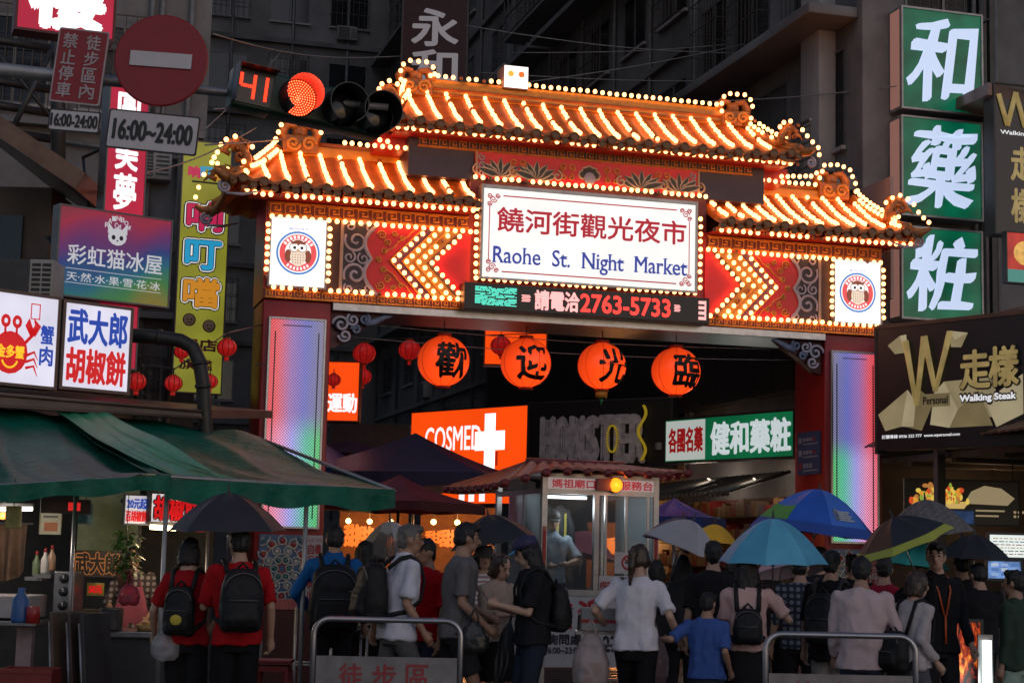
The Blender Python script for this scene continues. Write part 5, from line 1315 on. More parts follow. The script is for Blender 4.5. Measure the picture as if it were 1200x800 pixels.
small('red_tin', 'red tin on the left side counter beside the blue jug', 40, 14.95, .972, 'tin', lambda m: m.lathe([(.06, 0), (.06, .14), (.055, .145)], mat('tin_red', (.30, .02, .02), .35), 16))
o = empty('price_card', Matrix.Translation(W(112, 690, 16.2))); tag(o, 'yellow price card standing on the stall counter', 'card'); m = MB(); m.box((0, 0, 0), (.16, .01, .12), mat('card_yellow', (.5, .38, .06), .6)); m.text('50元', -.06, .06, -.035, .035, -.007, cr_, .05); m.build('card', o); m = MB(); m.box((0, .02, -.062), (.1, .05, .005), dark); m.build('stand', o)
for i, (px, Y, z, c) in enumerate(((16, 15.1, 2.02, (.25, .22, .06)), (100, 16.9, 2.1, (.06, .18, .22)), (235, 17.2, 2.05, (.30, .04, .05)))):
    o = empty('hanging_packet', None, (W(px, 600, Y).x, Y, z)); tag(o, ('yellowish', 'bluish', 'reddish')[i] + ' packet hanging from the canopy frame over the stall', 'packet', 'packets hanging in the stall')
    m = MB(); m.box((0, 0, -.14), (.14, .04, .2), mat('hanging_packet_%d' % i, c, .4, var=.4, scale=14), None, .012); m.build('packet', o); m = MB(); m.tube([(0, 0, -.04), (0, 0, .2)], .004, dark, 4); m.build('string', o)
# bottles and boxes on the counter
for i, (px, py, Y, cc, lb) in enumerate(((52, 672, 16.0, (.45, .42, .4), 'white squeeze bottle with a red cap on the stall'), (60, 668, 16.2, (.35, .2, .12), 'brown sauce bottle beside the white squeeze bottle'), (42, 675, 16.1, (.12, .16, .08), 'dark green bottle at the left of the stall'))):
    o = empty('bottle', None, W(px, py, Y)); tag(o, lb, 'bottle')
    m = MB(); m.lathe([(.035, 0), (.038, .02), (.038, .13), (.014, .18), (.014, .2)], mat('bottle_%d' % i, cc, .3), 14); m.build('body', o)
    m = MB(); m.lathe([(.016, .2), (.012, .235), (1e-6, .24)], mat('bottle_cap_red', (.3, .02, .02), .4), 12); m.build('cap', o)
    m = MB(); m.box((0, 0, -.02), (.16, .16, .035), steelc); m.build('tray', o)
# leafy greens hanging beside the post
o = empty('hanging_plant', None, W(148, 640, 16.6)); tag(o, 'bushy green plant hanging in front of the stall wall', 'plant')
m = MB(); lf = mat('leaf_green', (.04, .11, .02), .5, var=.5, scale=20)
for i in range(230):
    a = RNG.uniform(0, 2 * PI); r_ = RNG.uniform(.02, .20); z = RNG.uniform(-.28, .16) ; c = Vector((r_ * math.cos(a) * .7, r_ * math.sin(a) * .7, z))
    d = Vector((math.cos(a), math.sin(a), RNG.uniform(-1.1, .5))).normalized() * RNG.uniform(.06, .11); n_ = d.cross(Vector((0, 0, 1))).normalized() * .022
    m.add([c, c + d * .5 + n_, c + d, c + d * .5 - n_], [(0, 1, 2, 3)], lf)
m.build('foliage', o)
m = MB(); m.lathe([(.05, -.40), (.09, -.25), (.09, -.22), (.05, -.22)], mat('pot_brown', (.15, .07, .04), .7), 14); m.tube([(0, 0, -.1), (0, 0, .5)], .004, dark, 4); m.build('pot', o)
# folded tables leaning beside the stall
for i, (px, Y, rot, lb) in enumerate(((92, 15.1, 4, 'brown folded table leaning at the left of its stack'), (112, 15.0, -3, 'brown folded table leaning second in the stack'), (126, 14.9, 7, 'dark folded table leaning at the right of the stack'))):
    p = W(px, 700, Y); o = empty('folded_table', Matrix.Translation((p.x, p.y, 0)) @ rotm('Z', R(65 + 4 * i)) @ rotm('X', R(-6))); tag(o, lb, 'table', 'folded tables by the stall')
    top = mat('folded_table_brown_%d' % i, ((.09, .06, .045), (.05, .035, .03), (.03, .028, .03))[i], .5, var=.3)
    m = MB(); m.box((0, 0, .62), (.45, .035, .92), top, None, .008); m.build('table_top', o)
    for q in (-1, 1):
        m = MB(); m.tube([(q * .19, .04, .0), (q * .19, .04, 1.0)], .014, steelc, 8); m.build('leg', o)
# red plastic box and stool
o = empty('plastic_crate', None, (W(35, 800, 14.6).x, 14.6, 0)); tag(o, 'dark red plastic crate on the ground at the left corner', 'crate')
m = MB(); rp = mat('dark_red_plastic', (.16, .012, .010), .45, var=.2)
for (x0, x1, y0, y1) in ((-.22, .22, -.16, -.145), (-.22, .22, .145, .16), (-.22, -.205, -.145, .145), (.205, .22, -.145, .145)): m.bx(x0, x1, y0, y1, .02, .62, rp)
for z in (.16, .36, .6): m.box((0, -.165, z), (.46, .014, .03), rp)
m.bx(-.205, .205, -.145, .145, .02, .04, rp); m.bx(-.21, .21, -.15, .15, .58, .6, rp); m.build('box', o)
def stool(px, Y, label, hgt=.62):
    p = W(px, 790, Y); o = empty('plastic_stool', None, (p.x, p.y, 0)); tag(o, label, 'stool')
    m = MB(); m.box((0, 0, hgt), (.34, .34, .03), rp, None, .012); m.box((0, 0, hgt - .06), (.30, .30, .05), rp); m.build('seat', o)
    for sx in (-1, 1):
        for sy in (-1, 1):
            m = MB(); m.tube([(sx * .13, sy * .13, hgt - .08), (sx * .18, sy * .18, 0)], [.03, .024], rp, 8); m.build('leg', o)
    m = MB()
    for sx in (-1, 1): m.box((sx * .155, 0, .28), (.02, .27, .03), rp); m.box((0, sx * .155, .28), (.27, .02, .03), rp)
    m.build('stretcher', o)
stool(320, 15.6, 'dark red plastic stool beside the man with the backpack', .66)
# ------------------------------------------------------------------ right-hand corner shop and its signs
def fyboard(name, label, pl, pr, pt, pb, yl, depth, frame_m, face_m, draw, fw=.04, side=None):
    """sign facing the road on the plane y = yl of the gate axes"""
    a, b, t = FY(pl, pb, yl), FY(pr, pb, yl), FY(pl, pt, yl)
    X = GX @ Matrix.Translation((a.x, yl, a.z)); w, h = b.x - a.x, t.z - a.z
    o = empty(name, X); tag(o, label, 'sign', 'green character boxes on the corner building' if name == 'green_box_sign' else None)
    m = MB(); m.bx(-fw, w + fw, .02, depth, -fw, h + fw, frame_m)
    for p in ((-fw, 0, -fw, h + fw), (w, w + fw, -fw, h + fw), (0, w, -fw, 0), (0, w, h, h + fw)): m.bx(p[0], p[1], -.03, .0195, p[2], p[3], frame_m)
    m.build('frame', o)
    if side: m = MB(); m.bx(-fw - .005, -fw - .0005, .05, depth - .03, .02, h - .02, side); m.build('side_panel', o)
    m = MB(); m.bx(0, w, .0, .0185, 0, h, face_m); draw(m, w, h, -.002); m.build('face', o)
    return o
gface = bpy.data.materials.new('green_box_lit'); gface.use_nodes = True
gface = emat('green_box_lit_face', (.0, .105, .052), .70, var=.5, scale=1.6, base=(.0, .03, .015))
gch = emat('green_box_character', (.50, .60, .80), 1.0)
pinkside = emat('pinkish_box_side_lit', (.42, .20, .16), .45)
for ch, pt, pb, nm in (('和', 9, 125, 'top'), ('藥', 137, 250, 'middle'), ('粧', 266, 371, 'lowest')):
    fyboard('green_box_sign', '%s of three stacked green box signs, with one white brush character' % nm, 1058, 1150, pt, pb, 1.30, .42, galv, gface,
            lambda m, w, h, y: m.text(ch, w * .10, w * .92, h * .10, h * .92, y, gch, .008, .065, shear=.14, brush=.034), .035, pinkside)
o = empty('sign_mast', GX); tag(o, 'dark steel mast holding the three green box signs', 'mast')
p = FY(1152, 100, 1.6); m = MB(); m.bx(p.x + .06, p.x + .16, 1.45, 1.56, 3.5, 12.5, dark)
for z in (6.3, 7.0, 8.3, 9.0, 10.4, 11.0): m.bx(p.x - .4, p.x + .055, 1.74, 1.80, z, z + .06, dark)
m.build('post', o)

# low shop that runs forward beside the gate
o = empty('steak_shop', GX); tag(o, 'low open-fronted steak shop at the right edge under the gold-lettered black sign', 'building')
XS = 5.32
m = MB()
m.bx(XS + .08, 13, -7.4, 1.72, 5.25, 5.45, conc)                   # roof slab
m.bx(XS + .25, 13, 1.5, 1.70, 0, 5.24, brownw)                     # far side wall
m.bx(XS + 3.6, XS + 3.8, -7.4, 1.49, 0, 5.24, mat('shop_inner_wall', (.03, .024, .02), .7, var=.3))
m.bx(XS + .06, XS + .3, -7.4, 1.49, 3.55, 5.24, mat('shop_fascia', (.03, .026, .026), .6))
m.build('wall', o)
m = MB(); m.bx(XS + .3, XS + 3.6, -7.4, 1.49, 3.35, 3.45, mat('shop_ceiling', (.16, .13, .11), .7)); 
for i in range(6): m.bx(XS + .3, XS + 3.6, -7.2 + i * 1.4, -7.08 + i * 1.4, 3.28, 3.349, mat('ceiling_beam', (.10, .07, .05), .6))
m.build('ceiling', o)
m = MB()
for y in (-1.4, -4.6): m = MB(); m.bx(XS + .1, XS + .24, y, y + .14, 0, 3.54, mat('shop_post', (.04, .035, .03), .5), .01); m.build('post', o)
m = MB(); m.grid(lambda u, v: Vector((XS + .06 - .55 * v, -7.3 + 8.6 * u, 3.85 - .28 * v + .02 * abs(math.sin(u * 120)))), 120, 2, mat('shop_awning_brown', (.09, .05, .04), .6, var=.3), True, (0, 0, -.03)); m.build('awning', o)
# sign
wface = bpy.data.materials.new('steak_sign_print'); wface = mat('steak_sign_black', (.022, .018, .020), .28, var=.2)
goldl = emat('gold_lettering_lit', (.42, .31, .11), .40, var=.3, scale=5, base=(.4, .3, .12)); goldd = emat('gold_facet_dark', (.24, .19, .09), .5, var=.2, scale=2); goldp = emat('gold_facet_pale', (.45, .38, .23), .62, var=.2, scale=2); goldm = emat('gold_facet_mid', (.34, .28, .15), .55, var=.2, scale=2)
def d_steak(m, w, h, y):
    P = lambda px, py: ((px - 1030) / 170 * w, (1 - ((py - 385 + (px - 1030) * .135) / (143 + (px - 1030) * .118))) * h)
    def poly(pts, mt, dy=0.): m.add([(P(*p)[0], y - dy, P(*p)[1]) for p in pts][::-1], [tuple(range(len(pts)))], mt)
    # faceted rocks
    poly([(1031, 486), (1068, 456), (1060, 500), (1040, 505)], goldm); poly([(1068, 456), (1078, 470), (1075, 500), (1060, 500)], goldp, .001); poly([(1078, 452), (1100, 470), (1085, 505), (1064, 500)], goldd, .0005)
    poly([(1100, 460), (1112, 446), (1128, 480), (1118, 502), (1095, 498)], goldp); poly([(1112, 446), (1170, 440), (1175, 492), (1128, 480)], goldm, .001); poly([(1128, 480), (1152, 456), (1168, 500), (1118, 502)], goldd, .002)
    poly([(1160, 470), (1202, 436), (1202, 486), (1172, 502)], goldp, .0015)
    # big W
    def bar(a, b, wd): 
        (x0, z0), (x1, z1) = P(*a), P(*b); m.tube([(x0, y - .05, z0), (x1, y - .05, z1)], [wd, wd * .7], goldl, 6, flat=(1, .5))
    bar((1068, 398), (1081, 475), .058); bar((1091, 392), (1081, 475), .06); bar((1091, 392), (1104, 458), .06); bar((1122, 385), (1104, 458), .058)
    poly([(1045, 404), (1060, 392), (1067, 412), (1054, 414)], goldm, .03); poly([(1060, 392), (1068, 390), (1070, 406), (1067, 412)], goldp, .031)
    poly([(1120, 384), (1142, 386), (1134, 404), (1122, 404)], goldm, .03); poly([(1120, 384), (1127, 395), (1142, 386)], goldp, .031)
    x0, z0 = P(1133, 455); x1, z1 = P(1166, 406); m.text('走', x0, x1, z0, z1, y - .012, sbk, .075); m.text('走', x0, x1, z0, z1, y - .03, goldl, .03)
    x0, z0 = P(1166, 452); x1, z1 = P(1198, 401); m.text('樣', x0, x1, z0, z1, y - .012, sbk, .075); m.text('樣', x0, x1, z0, z1, y - .03, goldl, .03)
    lw2 = emat('steak_white_letter', (.8, .8, .82), .75)
    x0, z0 = P(1132, 473); x1, z1 = P(1195, 459); m.text('Walking Steak', x0, x1, z0 - .02, z1 + .02, y - .02, sbk, .14); m.text('Walking Steak', x0, x1, z0, z1, y - .03, lw2, .05)
    x0, z0 = P(1088, 474); x1, z1 = P(1117, 463); m.bx(x0 - .03, x1 + .03, y - .018, y - .004, z0 - .04, z1 + .04, goldd); m.text('Personal', x0, x1, z0, z1, y - .02, sbk, .03)
    x0, z0 = P(1036, 515); x1, z1 = P(1130, 507); m.text('訂購專線 0936 222 777  www.wpersonal.com', x0, x1, z0, z1, y, lw2, .02)
A_ = W(1029, 528, 26.2); T_ = W(1029, 386, 26.2); B_ = W(1216, 528, 24.1)
w = Vector((B_.x - A_.x, B_.y - A_.y, 0)).length; h = T_.z - A_.z
o = empty('steak_sign', frame(A_, Vector((B_.x - A_.x, B_.y - A_.y, 0)), (0, 0, 1))); tag(o, 'wide black sign with a big gold W and faceted gold rocks', 'sign')
m = MB(); m.bx(0, w, .0, .22, 0, h, dark); m.bx(-.05, -.002, -.02, .22, -.05, h + .05, dark); m.bx(0, w, -.03, .22, h + .001, h + .06, mat('sign_brown_top', (.14, .07, .04), .4)); m.build('frame', o)
m = MB()
for x in (.3, w - .3): m.bx(x, x + .08, .225, 2.4, h * .3, h * .3 + .08, dark); m.bx(x, x + .08, .225, 2.4, h * .8, h * .8 + .08, dark)
m.build('bracket', o)
m = MB(); m.bx(.002, w, -.012, -.001, .002, h - .002, wface); d_steak(m, w * 170 / 186, h, -.016); m.build('face', o)
# spot lights and food pictures inside the shop
FOODBOARD = True
for i, (px, py) in enumerate(((1142, 583), (1163, 583), (1187, 581))):
    p = GX @ FX(px, py, XS + 2.6 - .3 * i); o = empty('spot_lamp', None, p); tag(o, ['small warm spot lamp hanging left of two others in the steak shop', 'small warm spot lamp hanging between two others in the steak shop', 'brightest small warm spot lamp, rightmost in the steak shop'][i], 'lamp', 'spot lamps inside the steak shop')
    m = MB(); m.ball((0, 0, 0), (.035, .035, .03), emat('spot_warm', (1, .55, .2), 14)); m.build('bulb', o)
    m = MB(); m.lathe([(.02, .10), (.05, .06), (.06, .012)], dark, 12); m.tube([(0, 0, .1), (0, 0, 3.4 - p.z)], .008, dark, 5); m.build('shade', o)
    l = bpy.data.lights.new('spot_light', 'POINT'); l.energy = 7; l.color = (1, .66, .36); l.shadow_soft_size = .06
    lo = bpy.data.objects.new('spot_light', l); COL.objects.link(lo); lo.parent = o; lo.location = (0, 0, -.08)
def lit(px0, py0, px1, py1, Y, name, label, cat, face, draw=None, th=.06, yaw=0, frame_m=dark):
    A = W(px0, py1, Y); B = W(px1, py1, Y); w = B.x - A.x; h = W(px0, py0, Y).z - A.z
    o = empty(name, Matrix.Translation((A.x, Y, A.z)) @ rotm('Z', yaw)); tag(o, label, cat)
    m = MB(); m.bx(-.03, w + .03, .012, th, -.03, h + .03, frame_m); m.bx(-.03, 0, -.01, .0119, -.03, h + .03, frame_m); m.bx(w, w + .03, -.01, .0119, -.03, h + .03, frame_m); m.bx(0, w, -.01, .0119, -.03, 0, frame_m); m.bx(0, w, -.01, .0119, h, h + .03, frame_m); m.build('case', o)
    if A.z > 1.3: m = MB(); m.tube([(w / 2, th + .03, h * .5), (w / 2, th + .03, -A.z)], .025, dark, 8); m.lathe([(.12, 0), (.12, .02), (.03, .03)], dark, 14, Matrix.Translation((w / 2, th + .03, -A.z))); m.build('stand', o)
    m = MB(); m.bx(0, w, 0, .0115, 0, h, face)
    if draw: draw(m, w, h, -.002)
    m.build('screen' if cat == 'screen' else 'face', o)
    return o
fcs = [emat('food_%d' % i, c, .8) for i, c in enumerate(((.8, .35, .04), (.7, .08, .02), (.85, .6, .1), (.3, .4, .05), (.5, .2, .05)))]
def d_food(m, w, h, y):
    for cx in (.19, .40):
        x = w * cx; m.add([(x - .30, y - .002, h * .52), (x + .30, y - .002, h * .52), (x + .13, y - .002, h * .20), (x - .13, y - .002, h * .20)], [(0, 3, 2, 1)], emat('food_cup', (.75, .5, .15), .7))
        for k in range(44):
            a_ = RNG.uniform(0, PI); r_ = RNG.uniform(.03, .27); m.ball((x + r_ * math.cos(a_), y - .01, h * .52 + r_ * math.sin(a_) * .95), (RNG.uniform(.02, .06), .012, RNG.uniform(.03, .08)), RNG.choice(fcs), 7, 5)
    bx_ = emat('bull_print', (.42, .33, .18), .6); x = w * .74
    m.add([(x + dx, y, h * .62 + dz) for dx, dz in ((-.42, -.10), (-.30, .10), (-.08, .2), (.2, .16), (.42, .0), (.3, -.12))], [tuple(range(6))], bx_)
    for q in range(2): m.bx(x - .38, x + .25 - .1 * q, y - .001, y + .001, h * (.30 - .12 * q), h * (.34 - .12 * q), bx_)
    for q in range(5): m.ball((x + .42 + .07 * (q % 3), y, h * (.30 - .1 * (q // 3))), (.025, .004, .025), bx_, 8, 4)
lit(1062, 562, 1194, 612, 28.3, 'food_menu_board', 'wide black menu board with two colourful food cups inside the steak shop', 'menu board', mat('menu_board_black', (.012, .011, .011), .35), d_food, .08)
tv = emat('tv_blue_picture', (.16, .30, .62), .75, var=.75, scale=7)
def d_tv(m, w, h, y):
    for q in range(3):
        for k in range(3): m.bx(w * (.1 + .3 * k), w * (.32 + .3 * k), y - .001, y + .001, h * (.15 + .28 * q), h * (.33 + .28 * q), emat('tv_pale_tile_%d' % ((q + k) % 3), ((.3, .45, .75), (.1, .2, .5), (.5, .6, .75))[(q + k) % 3], .7))
lit(1158, 657, 1195, 677, 20.5, 'tv_screen', 'small tilted blue television screen under the white menu lightbox', 'screen', tv, d_tv, .08, R(-8))
lit(1112, 598, 1140, 613, 25.0, 'tv_screen', 'tiny dim blue screen above the umbrellas inside the steak shop', 'screen', emat('tv_dim_blue', (.02, .05, .14), .5, var=.5, scale=6), None, .08, R(-15))
def d_menu(m, w, h, y):
    for q in range(6):
        x = w * .05
        while x < w * .9:
            L_ = RNG.uniform(.02, .09) * w; m.bx(x, min(x + L_, w * .95), y - .001, y + .001, h * (.12 + .14 * q), h * (.16 + .14 * q), emat('menu_print_%d' % (q % 3), ((.3, .05, .05), (.1, .1, .12), (.5, .3, .1))[q % 3], .6)); x += L_ + .02 * w
lit(1160, 626, 1240, 652, 20.8, 'menu_lightbox', 'bright white menu lightbox with tiny print at the right edge', 'sign', emat('menu_lit_white', (.75, .82, .78), .95), d_menu, .1, 0)
fl = bpy.data.materials.new('flame_print'); fl.use_nodes = True; nt = fl.node_tree; bs = nt.nodes['Principled BSDF']
tc = nt.nodes.new('ShaderNodeTexCoord'); mp = nt.nodes.new('ShaderNodeMapping'); mp.inputs['Scale'].default_value = (7, 7, 2.6); nt.links.new(tc.outputs['Object'], mp.inputs[0])
nz = nt.nodes.new('ShaderNodeTexNoise'); nz.inputs['Scale'].default_value = 1.6; nz.inputs['Detail'].default_value = 5; nz.inputs['Distortion'].default_value = 1.6; nt.links.new(mp.outputs[0], nz.inputs[0])
rmp = nt.nodes.new('ShaderNodeValToRGB'); e_ = rmp.color_ramp.elements; st = [(.40, (.01, .004, .004)), (.5, (.35, .02, .004)), (.58, (.85, .14, .01)), (.68, (1, .5, .06))]
while len(e_) < 4: e_.new(.5)
for q, (p, c) in zip(e_, st): q.position = p; q.color = (*c, 1)
nt.links.new(nz.outputs['Fac'], rmp.inputs[0]); nt.links.new(rmp.outputs[0], bs.inputs['Base Color']); nt.links.new(rmp.outputs[0], bs.inputs['Emission Color']); bs.inputs['Emission Strength'].default_value = .5
lit(1112, 728, 1150, 860, 16.6, 'flame_poster', 'tall dark poster printed with orange flames at the shop corner', 'poster', fl, None, .03)
o = empty('upright_tube_lamp', None, W(1157, 800, 16.4)); tag(o, 'white upright tube lamp beside the flame poster', 'lamp')
m = MB(); m.tube([(0, 0, -.4), (0, 0, .40)], .045, emat('upright_white_tube', (.85, 1, .95), 2.2), 12); m.build('tube', o); m = MB(); m.bx(-.07, .07, .05, .09, -.45, .45, steelc); m.build('fitting', o)
l = bpy.data.lights.new('tube_light', 'POINT'); l.energy = 6; l.color = (.85, 1, .95); l.shadow_soft_size = .1
lo = bpy.data.objects.new('tube_light', l); COL.objects.link(lo); lo.parent = o; lo.location = (-.02, -.15, 0)
# counter with copper pots
o = empty('shop_counter', None, (W(1175, 700, 19.5).x, 19.5, 0)); tag(o, 'dark shop counter with copper pans behind the crowd at right', 'counter')
m = MB(); m.bx(-1.1, 1.6, 0, .6, 0, 1.05, mat('counter_dark', (.05, .035, .03), .5), .01); m.bx(-1.15, 1.65, -.04, .64, 1.051, 1.09, steelc); m.build('body', o)
for i, x in enumerate((-.75, -.5)):
    q = empty('copper_pan', None, (W(1175, 700, 19.5).x + x, 19.7, 1.091)); tag(q, ('left', 'right')[i] + ' one of two copper pans on the shop counter', 'pan', 'copper pans on the shop counter')
    m = MB(); m.lathe([(.09, 0), (.11, .02), (.115, .22), (.10, .22)], mat('copper', (.45, .17, .07), .3, .8), 18); m.build('bowl', q); m = MB(); m.tube([(.11, 0, .18), (.16, 0, .22), (.28, 0, .24)], .012, dark, 6); m.build('handle', q)
# upper vertical sign at the right edge
def d_vert(m, w, h, y):
    P = lambda u, v: (u * w, y - .02, v * h)
    for a, b in (((.10, .93), (.32, .72)), ((.55, .95), (.32, .72)), ((.55, .95), (.78, .72)), ((.95, .98), (.78, .72))): m.tube([P(*a), P(*b)], .05, goldl, 6, flat=(1, .5))
    m.text('Walking Steak', w * .15, w * 1.4, h * .655, h * .69, y, emat('steak_white_letter', (.8, .8, .82), .75), .04)
    m.text('走', w * .42, w * .98, h * .36, h * .58, y, goldl, .03); m.text('樣', w * .42, w * .98, h * .08, h * .30, y, goldl, .03)
fyboard('black_vertical_sign', 'black vertical sign with gold characters cut off at the right edge', 1167, 1212, 98, 272, .2, .3, dark, wface, d_vert, .03)
fyboard('food_photo_sign', 'small bright food photo sign with a teal base at the right edge', 1180, 1225, 272, 330, -.1, .12, dark, emat('food_photo_red', (.45, .03, .02), .7, var=.5, scale=3), lambda m, w, h, y: (m.ball((w * .5, y, h * .6), (w * .32, .01, h * .25), emat('food_photo_gold', (.75, .42, .1), .8, var=.4, scale=9), 14, 8), m.bx(0, w, y - .001, y + .001, 0, h * .26, emat('food_photo_teal', (.08, .35, .30), .5))), .02)
o = empty('small_eave', GX); p = FY(1175, 112, .3); tag(o, 'small brown metal eave beside the top green box sign', 'eave')
m = MB(); m.box((p.x + .3, .9, p.z), (1.3, 1.4, .22), em, rotm('Y', R(6)).to_3x3()); m.build('sheet', o)
# notice on the inner face of the right pillar
X = GX @ Matrix.Translation((4.125, .98, FX(946, 556, 4.12).z)) @ rotm('Z', -PI / 2)
o = empty('blue_notice', X); tag(o, 'blue notice board with small white print on the right pillar', 'notice')
hh = FX(946, 506, 4.12).z - FX(946, 556, 4.12).z; ww = .86
m = MB(); m.bx(0, ww, -.012, .0, 0, hh, mat('notice_blue', (.025, .075, .20), .5)); ww_ = mat('notice_print', (.24, .30, .40), .5)
for q, (z0, z1) in enumerate(((.70, .92), (.40, .62), (.08, .32))):
    m.bx(ww * .06, ww * .20, -.0145, -.0125, hh * (z0 + .04), hh * (z1 - .04), mat('notice_red', (.25, .04, .05), .5) if q == 2 else ww_)
    for k in range(4 - (q == 2)): m.bx(ww * (.26 + .14 * k), ww * (.37 + .14 * k), -.0145, -.0125, hh * (z0 + .08), hh * (z1 - .06), ww_ if k < 3 else mat('notice_red', (.25, .04, .05), .5))
    m.bx(ww * .26, ww * .9, -.0145, -.0125, hh * z0, hh * (z0 + .03), ww_)
m.build('panel', o)
# ------------------------------------------------------------------ service booth in front of the gate
BX = Matrix.Translation((W(633, 700, 20.0).x, 20.0, 0)) @ rotm('Z', R(19))
bk = 20.0 / FPX
booth = empty('service_booth', BX); tag(booth, 'white framed service booth with big windows and a dark red tiled roof', 'booth')
alu = mat('booth_aluminium', (.40, .39, .39), .38, .6, var=.2); bwhite = mat('booth_white_panel', (.46, .45, .46), .45, var=.1)
Wd, Dp, Ht = 1.49, 1.72, 2.62
m = MB()
for x in (0, Wd - .07):
    for y in (0, Dp - .07): m.bx(x, x + .07, y, y + .07, .0, Ht, alu, .004)
m.bx(.07, Wd - .07, 0, .06, 2.38, 2.44, alu); m.bx(.07, Wd - .07, 0, .06, 1.20, 1.27, alu); m.bx(.07, Wd - .07, 0, .06, Ht - .05, Ht, alu); m.bx(.66, .72, .0, .06, 1.27, 2.38, alu)
m.bx(0, .06, .07, Dp - .07, 2.38, 2.44, alu); m.bx(0, .06, .07, Dp - .07, 1.2, 1.27, alu); m.bx(0.0, .06, .62, .68, 1.27, 2.38, alu)
m.bx(Wd - .06, Wd, .07, Dp - .07, 2.38, 2.44, alu); m.bx(Wd - .06, Wd, .07, Dp - .07, 1.2, 1.27, alu)
for x in (.80, 1.06, 1.34): m.bx(x, x + .028, .012, .05, 1.27, 2.38, alu)
m.build('frame', booth)
m = MB(); m.bx(.07, Wd - .07, .01, .05, .38, 1.20, bwhite); m.bx(.01, .05, .07, Dp - .07, .38, 1.2, bwhite); m.bx(Wd - .05, Wd - .01, .07, Dp - .07, .38, 1.2, bwhite); m.bx(.07, Wd - .07, Dp - .05, Dp - .01, .38, 1.2, bwhite)
m.bx(.05, Wd - .05, .05, Dp - .05, .40, .46, mat('booth_floor', (.1, .1, .1), .6))
rl = emat('booth_red_letter', (.45, .01, .03), .35, base=(.4, .01, .03)); kl = mat('booth_black_letter', (.02, .02, .03), .5)
for q, ch in enumerate('歡迎'): m.text(ch, .16 + .44 * q - .12, .52 + .44 * q - .12, .82, 1.16, .0085, mat('welcome_red', (.42, .015, .03), .5), .03, .03)
m.text('詢問處', .10, .52, .64, .76, .0085, kl, .03); m.text('16:00~23:00', .08, .52, .54, .61, .0085, kl, .03)
# phone symbol
m.ball((.68, .006, .62), (.07, .004, .055), kl, 12, 6); m.tube([(.60, .006, .70), (.63, .006, .73), (.73, .006, .73), (.76, .006, .70)], .016, kl, 6, flat=(1, .3)); m.text('27', .80, .98, .56, .74, .0085, kl, .04)
m.build('lower_panel', booth)
m = MB()
for q in range(11): m.bx(.04, Wd - .04, .02 + .001 * (q % 2), .05, .02 + q * .03, .038 + q * .03, dark)
m.build('base_grille', booth)
def d_top(m):
    m.bx(.07, Wd - .07, .004, .05, 2.44, 2.57, emat('booth_sign_panel', (.62, .50, .50), .38))
    m.text('媽祖廟口', .12, .66, 2.455, 2.555, .002, rl, .03); m.text('服務台', .98, 1.40, 2.455, 2.555, .002, rl, .03)
m = MB(); d_top(m); m.build('name_strip', booth)
gl = glass('booth_window_glass', (.80, .84, .86), .05)
m = MB(); m.bx(.071, .659, .028, .034, 1.271, 2.379, gl); m.build('window_pane', booth)
m = MB(); m.bx(.721, 1.429, .018, .024, 1.271, 2.379, gl); m.build('window_pane', booth)
m = MB(); m.bx(.028, .034, .071, .619, 1.271, 2.379, gl); m.bx(.028, .034, .681, 1.279, 1.271, 2.379, gl); m.build('window_pane', booth)
m = MB(); m.bx(Wd - .034, Wd - .028, .071, 1.279, 1.271, 2.379, gl); m.build('window_pane', booth)
# notices on the glass
m = MB(); nw = mat('notice_white_paper', (.50, .48, .48), .6)
m.bx(.93, 1.22, .006, .016, 1.47, 1.72, nw); c = (1.10, 1.60)
m.tube([(c[0] + .075 * math.cos(a), .003, c[1] + .075 * math.sin(a)) for a in [2 * PI * i / 24 for i in range(25)]], .012, mat('welcome_red', (.42, .015, .03), .5), 6, flat=(1, .3))
m.tube([(c[0] - .05, .002, c[1] + .05), (c[0] + .05, .002, c[1] - .05)], .010, mat('welcome_red', (.42, .015, .03), .5), 6, flat=(1, .3)); m.box((c[0], .003, c[1]), (.08, .003, .018), kl)
m.build('no_smoking_notice', booth)
m = MB(); m.bx(.735, 1.38, .006, .016, 1.28, 1.44, nw); m.text('(02)2763-5733', .75, 1.36, 1.29, 1.37, .004, mat('welcome_red', (.42, .015, .03), .5), .05); m.text('請電洽', .92, 1.12, 1.39, 1.43, .004, kl, .04); m.build('phone_notice', booth)
# orange strips on the uprights

for x in (.012, Wd - .058):
    m = MB(); m.bx(x, x + .046, -.006, -.001, 1.45, 2.0, mat('orange_strip_ground', (.3, .1, .05), .5)); m.text('服務至上', x + .004, x + .042, 1.5, 1.95, -.008, mat('welcome_red', (.42, .015, .03), .5), .03, vertical=True); m.build('couplet_strip', booth)
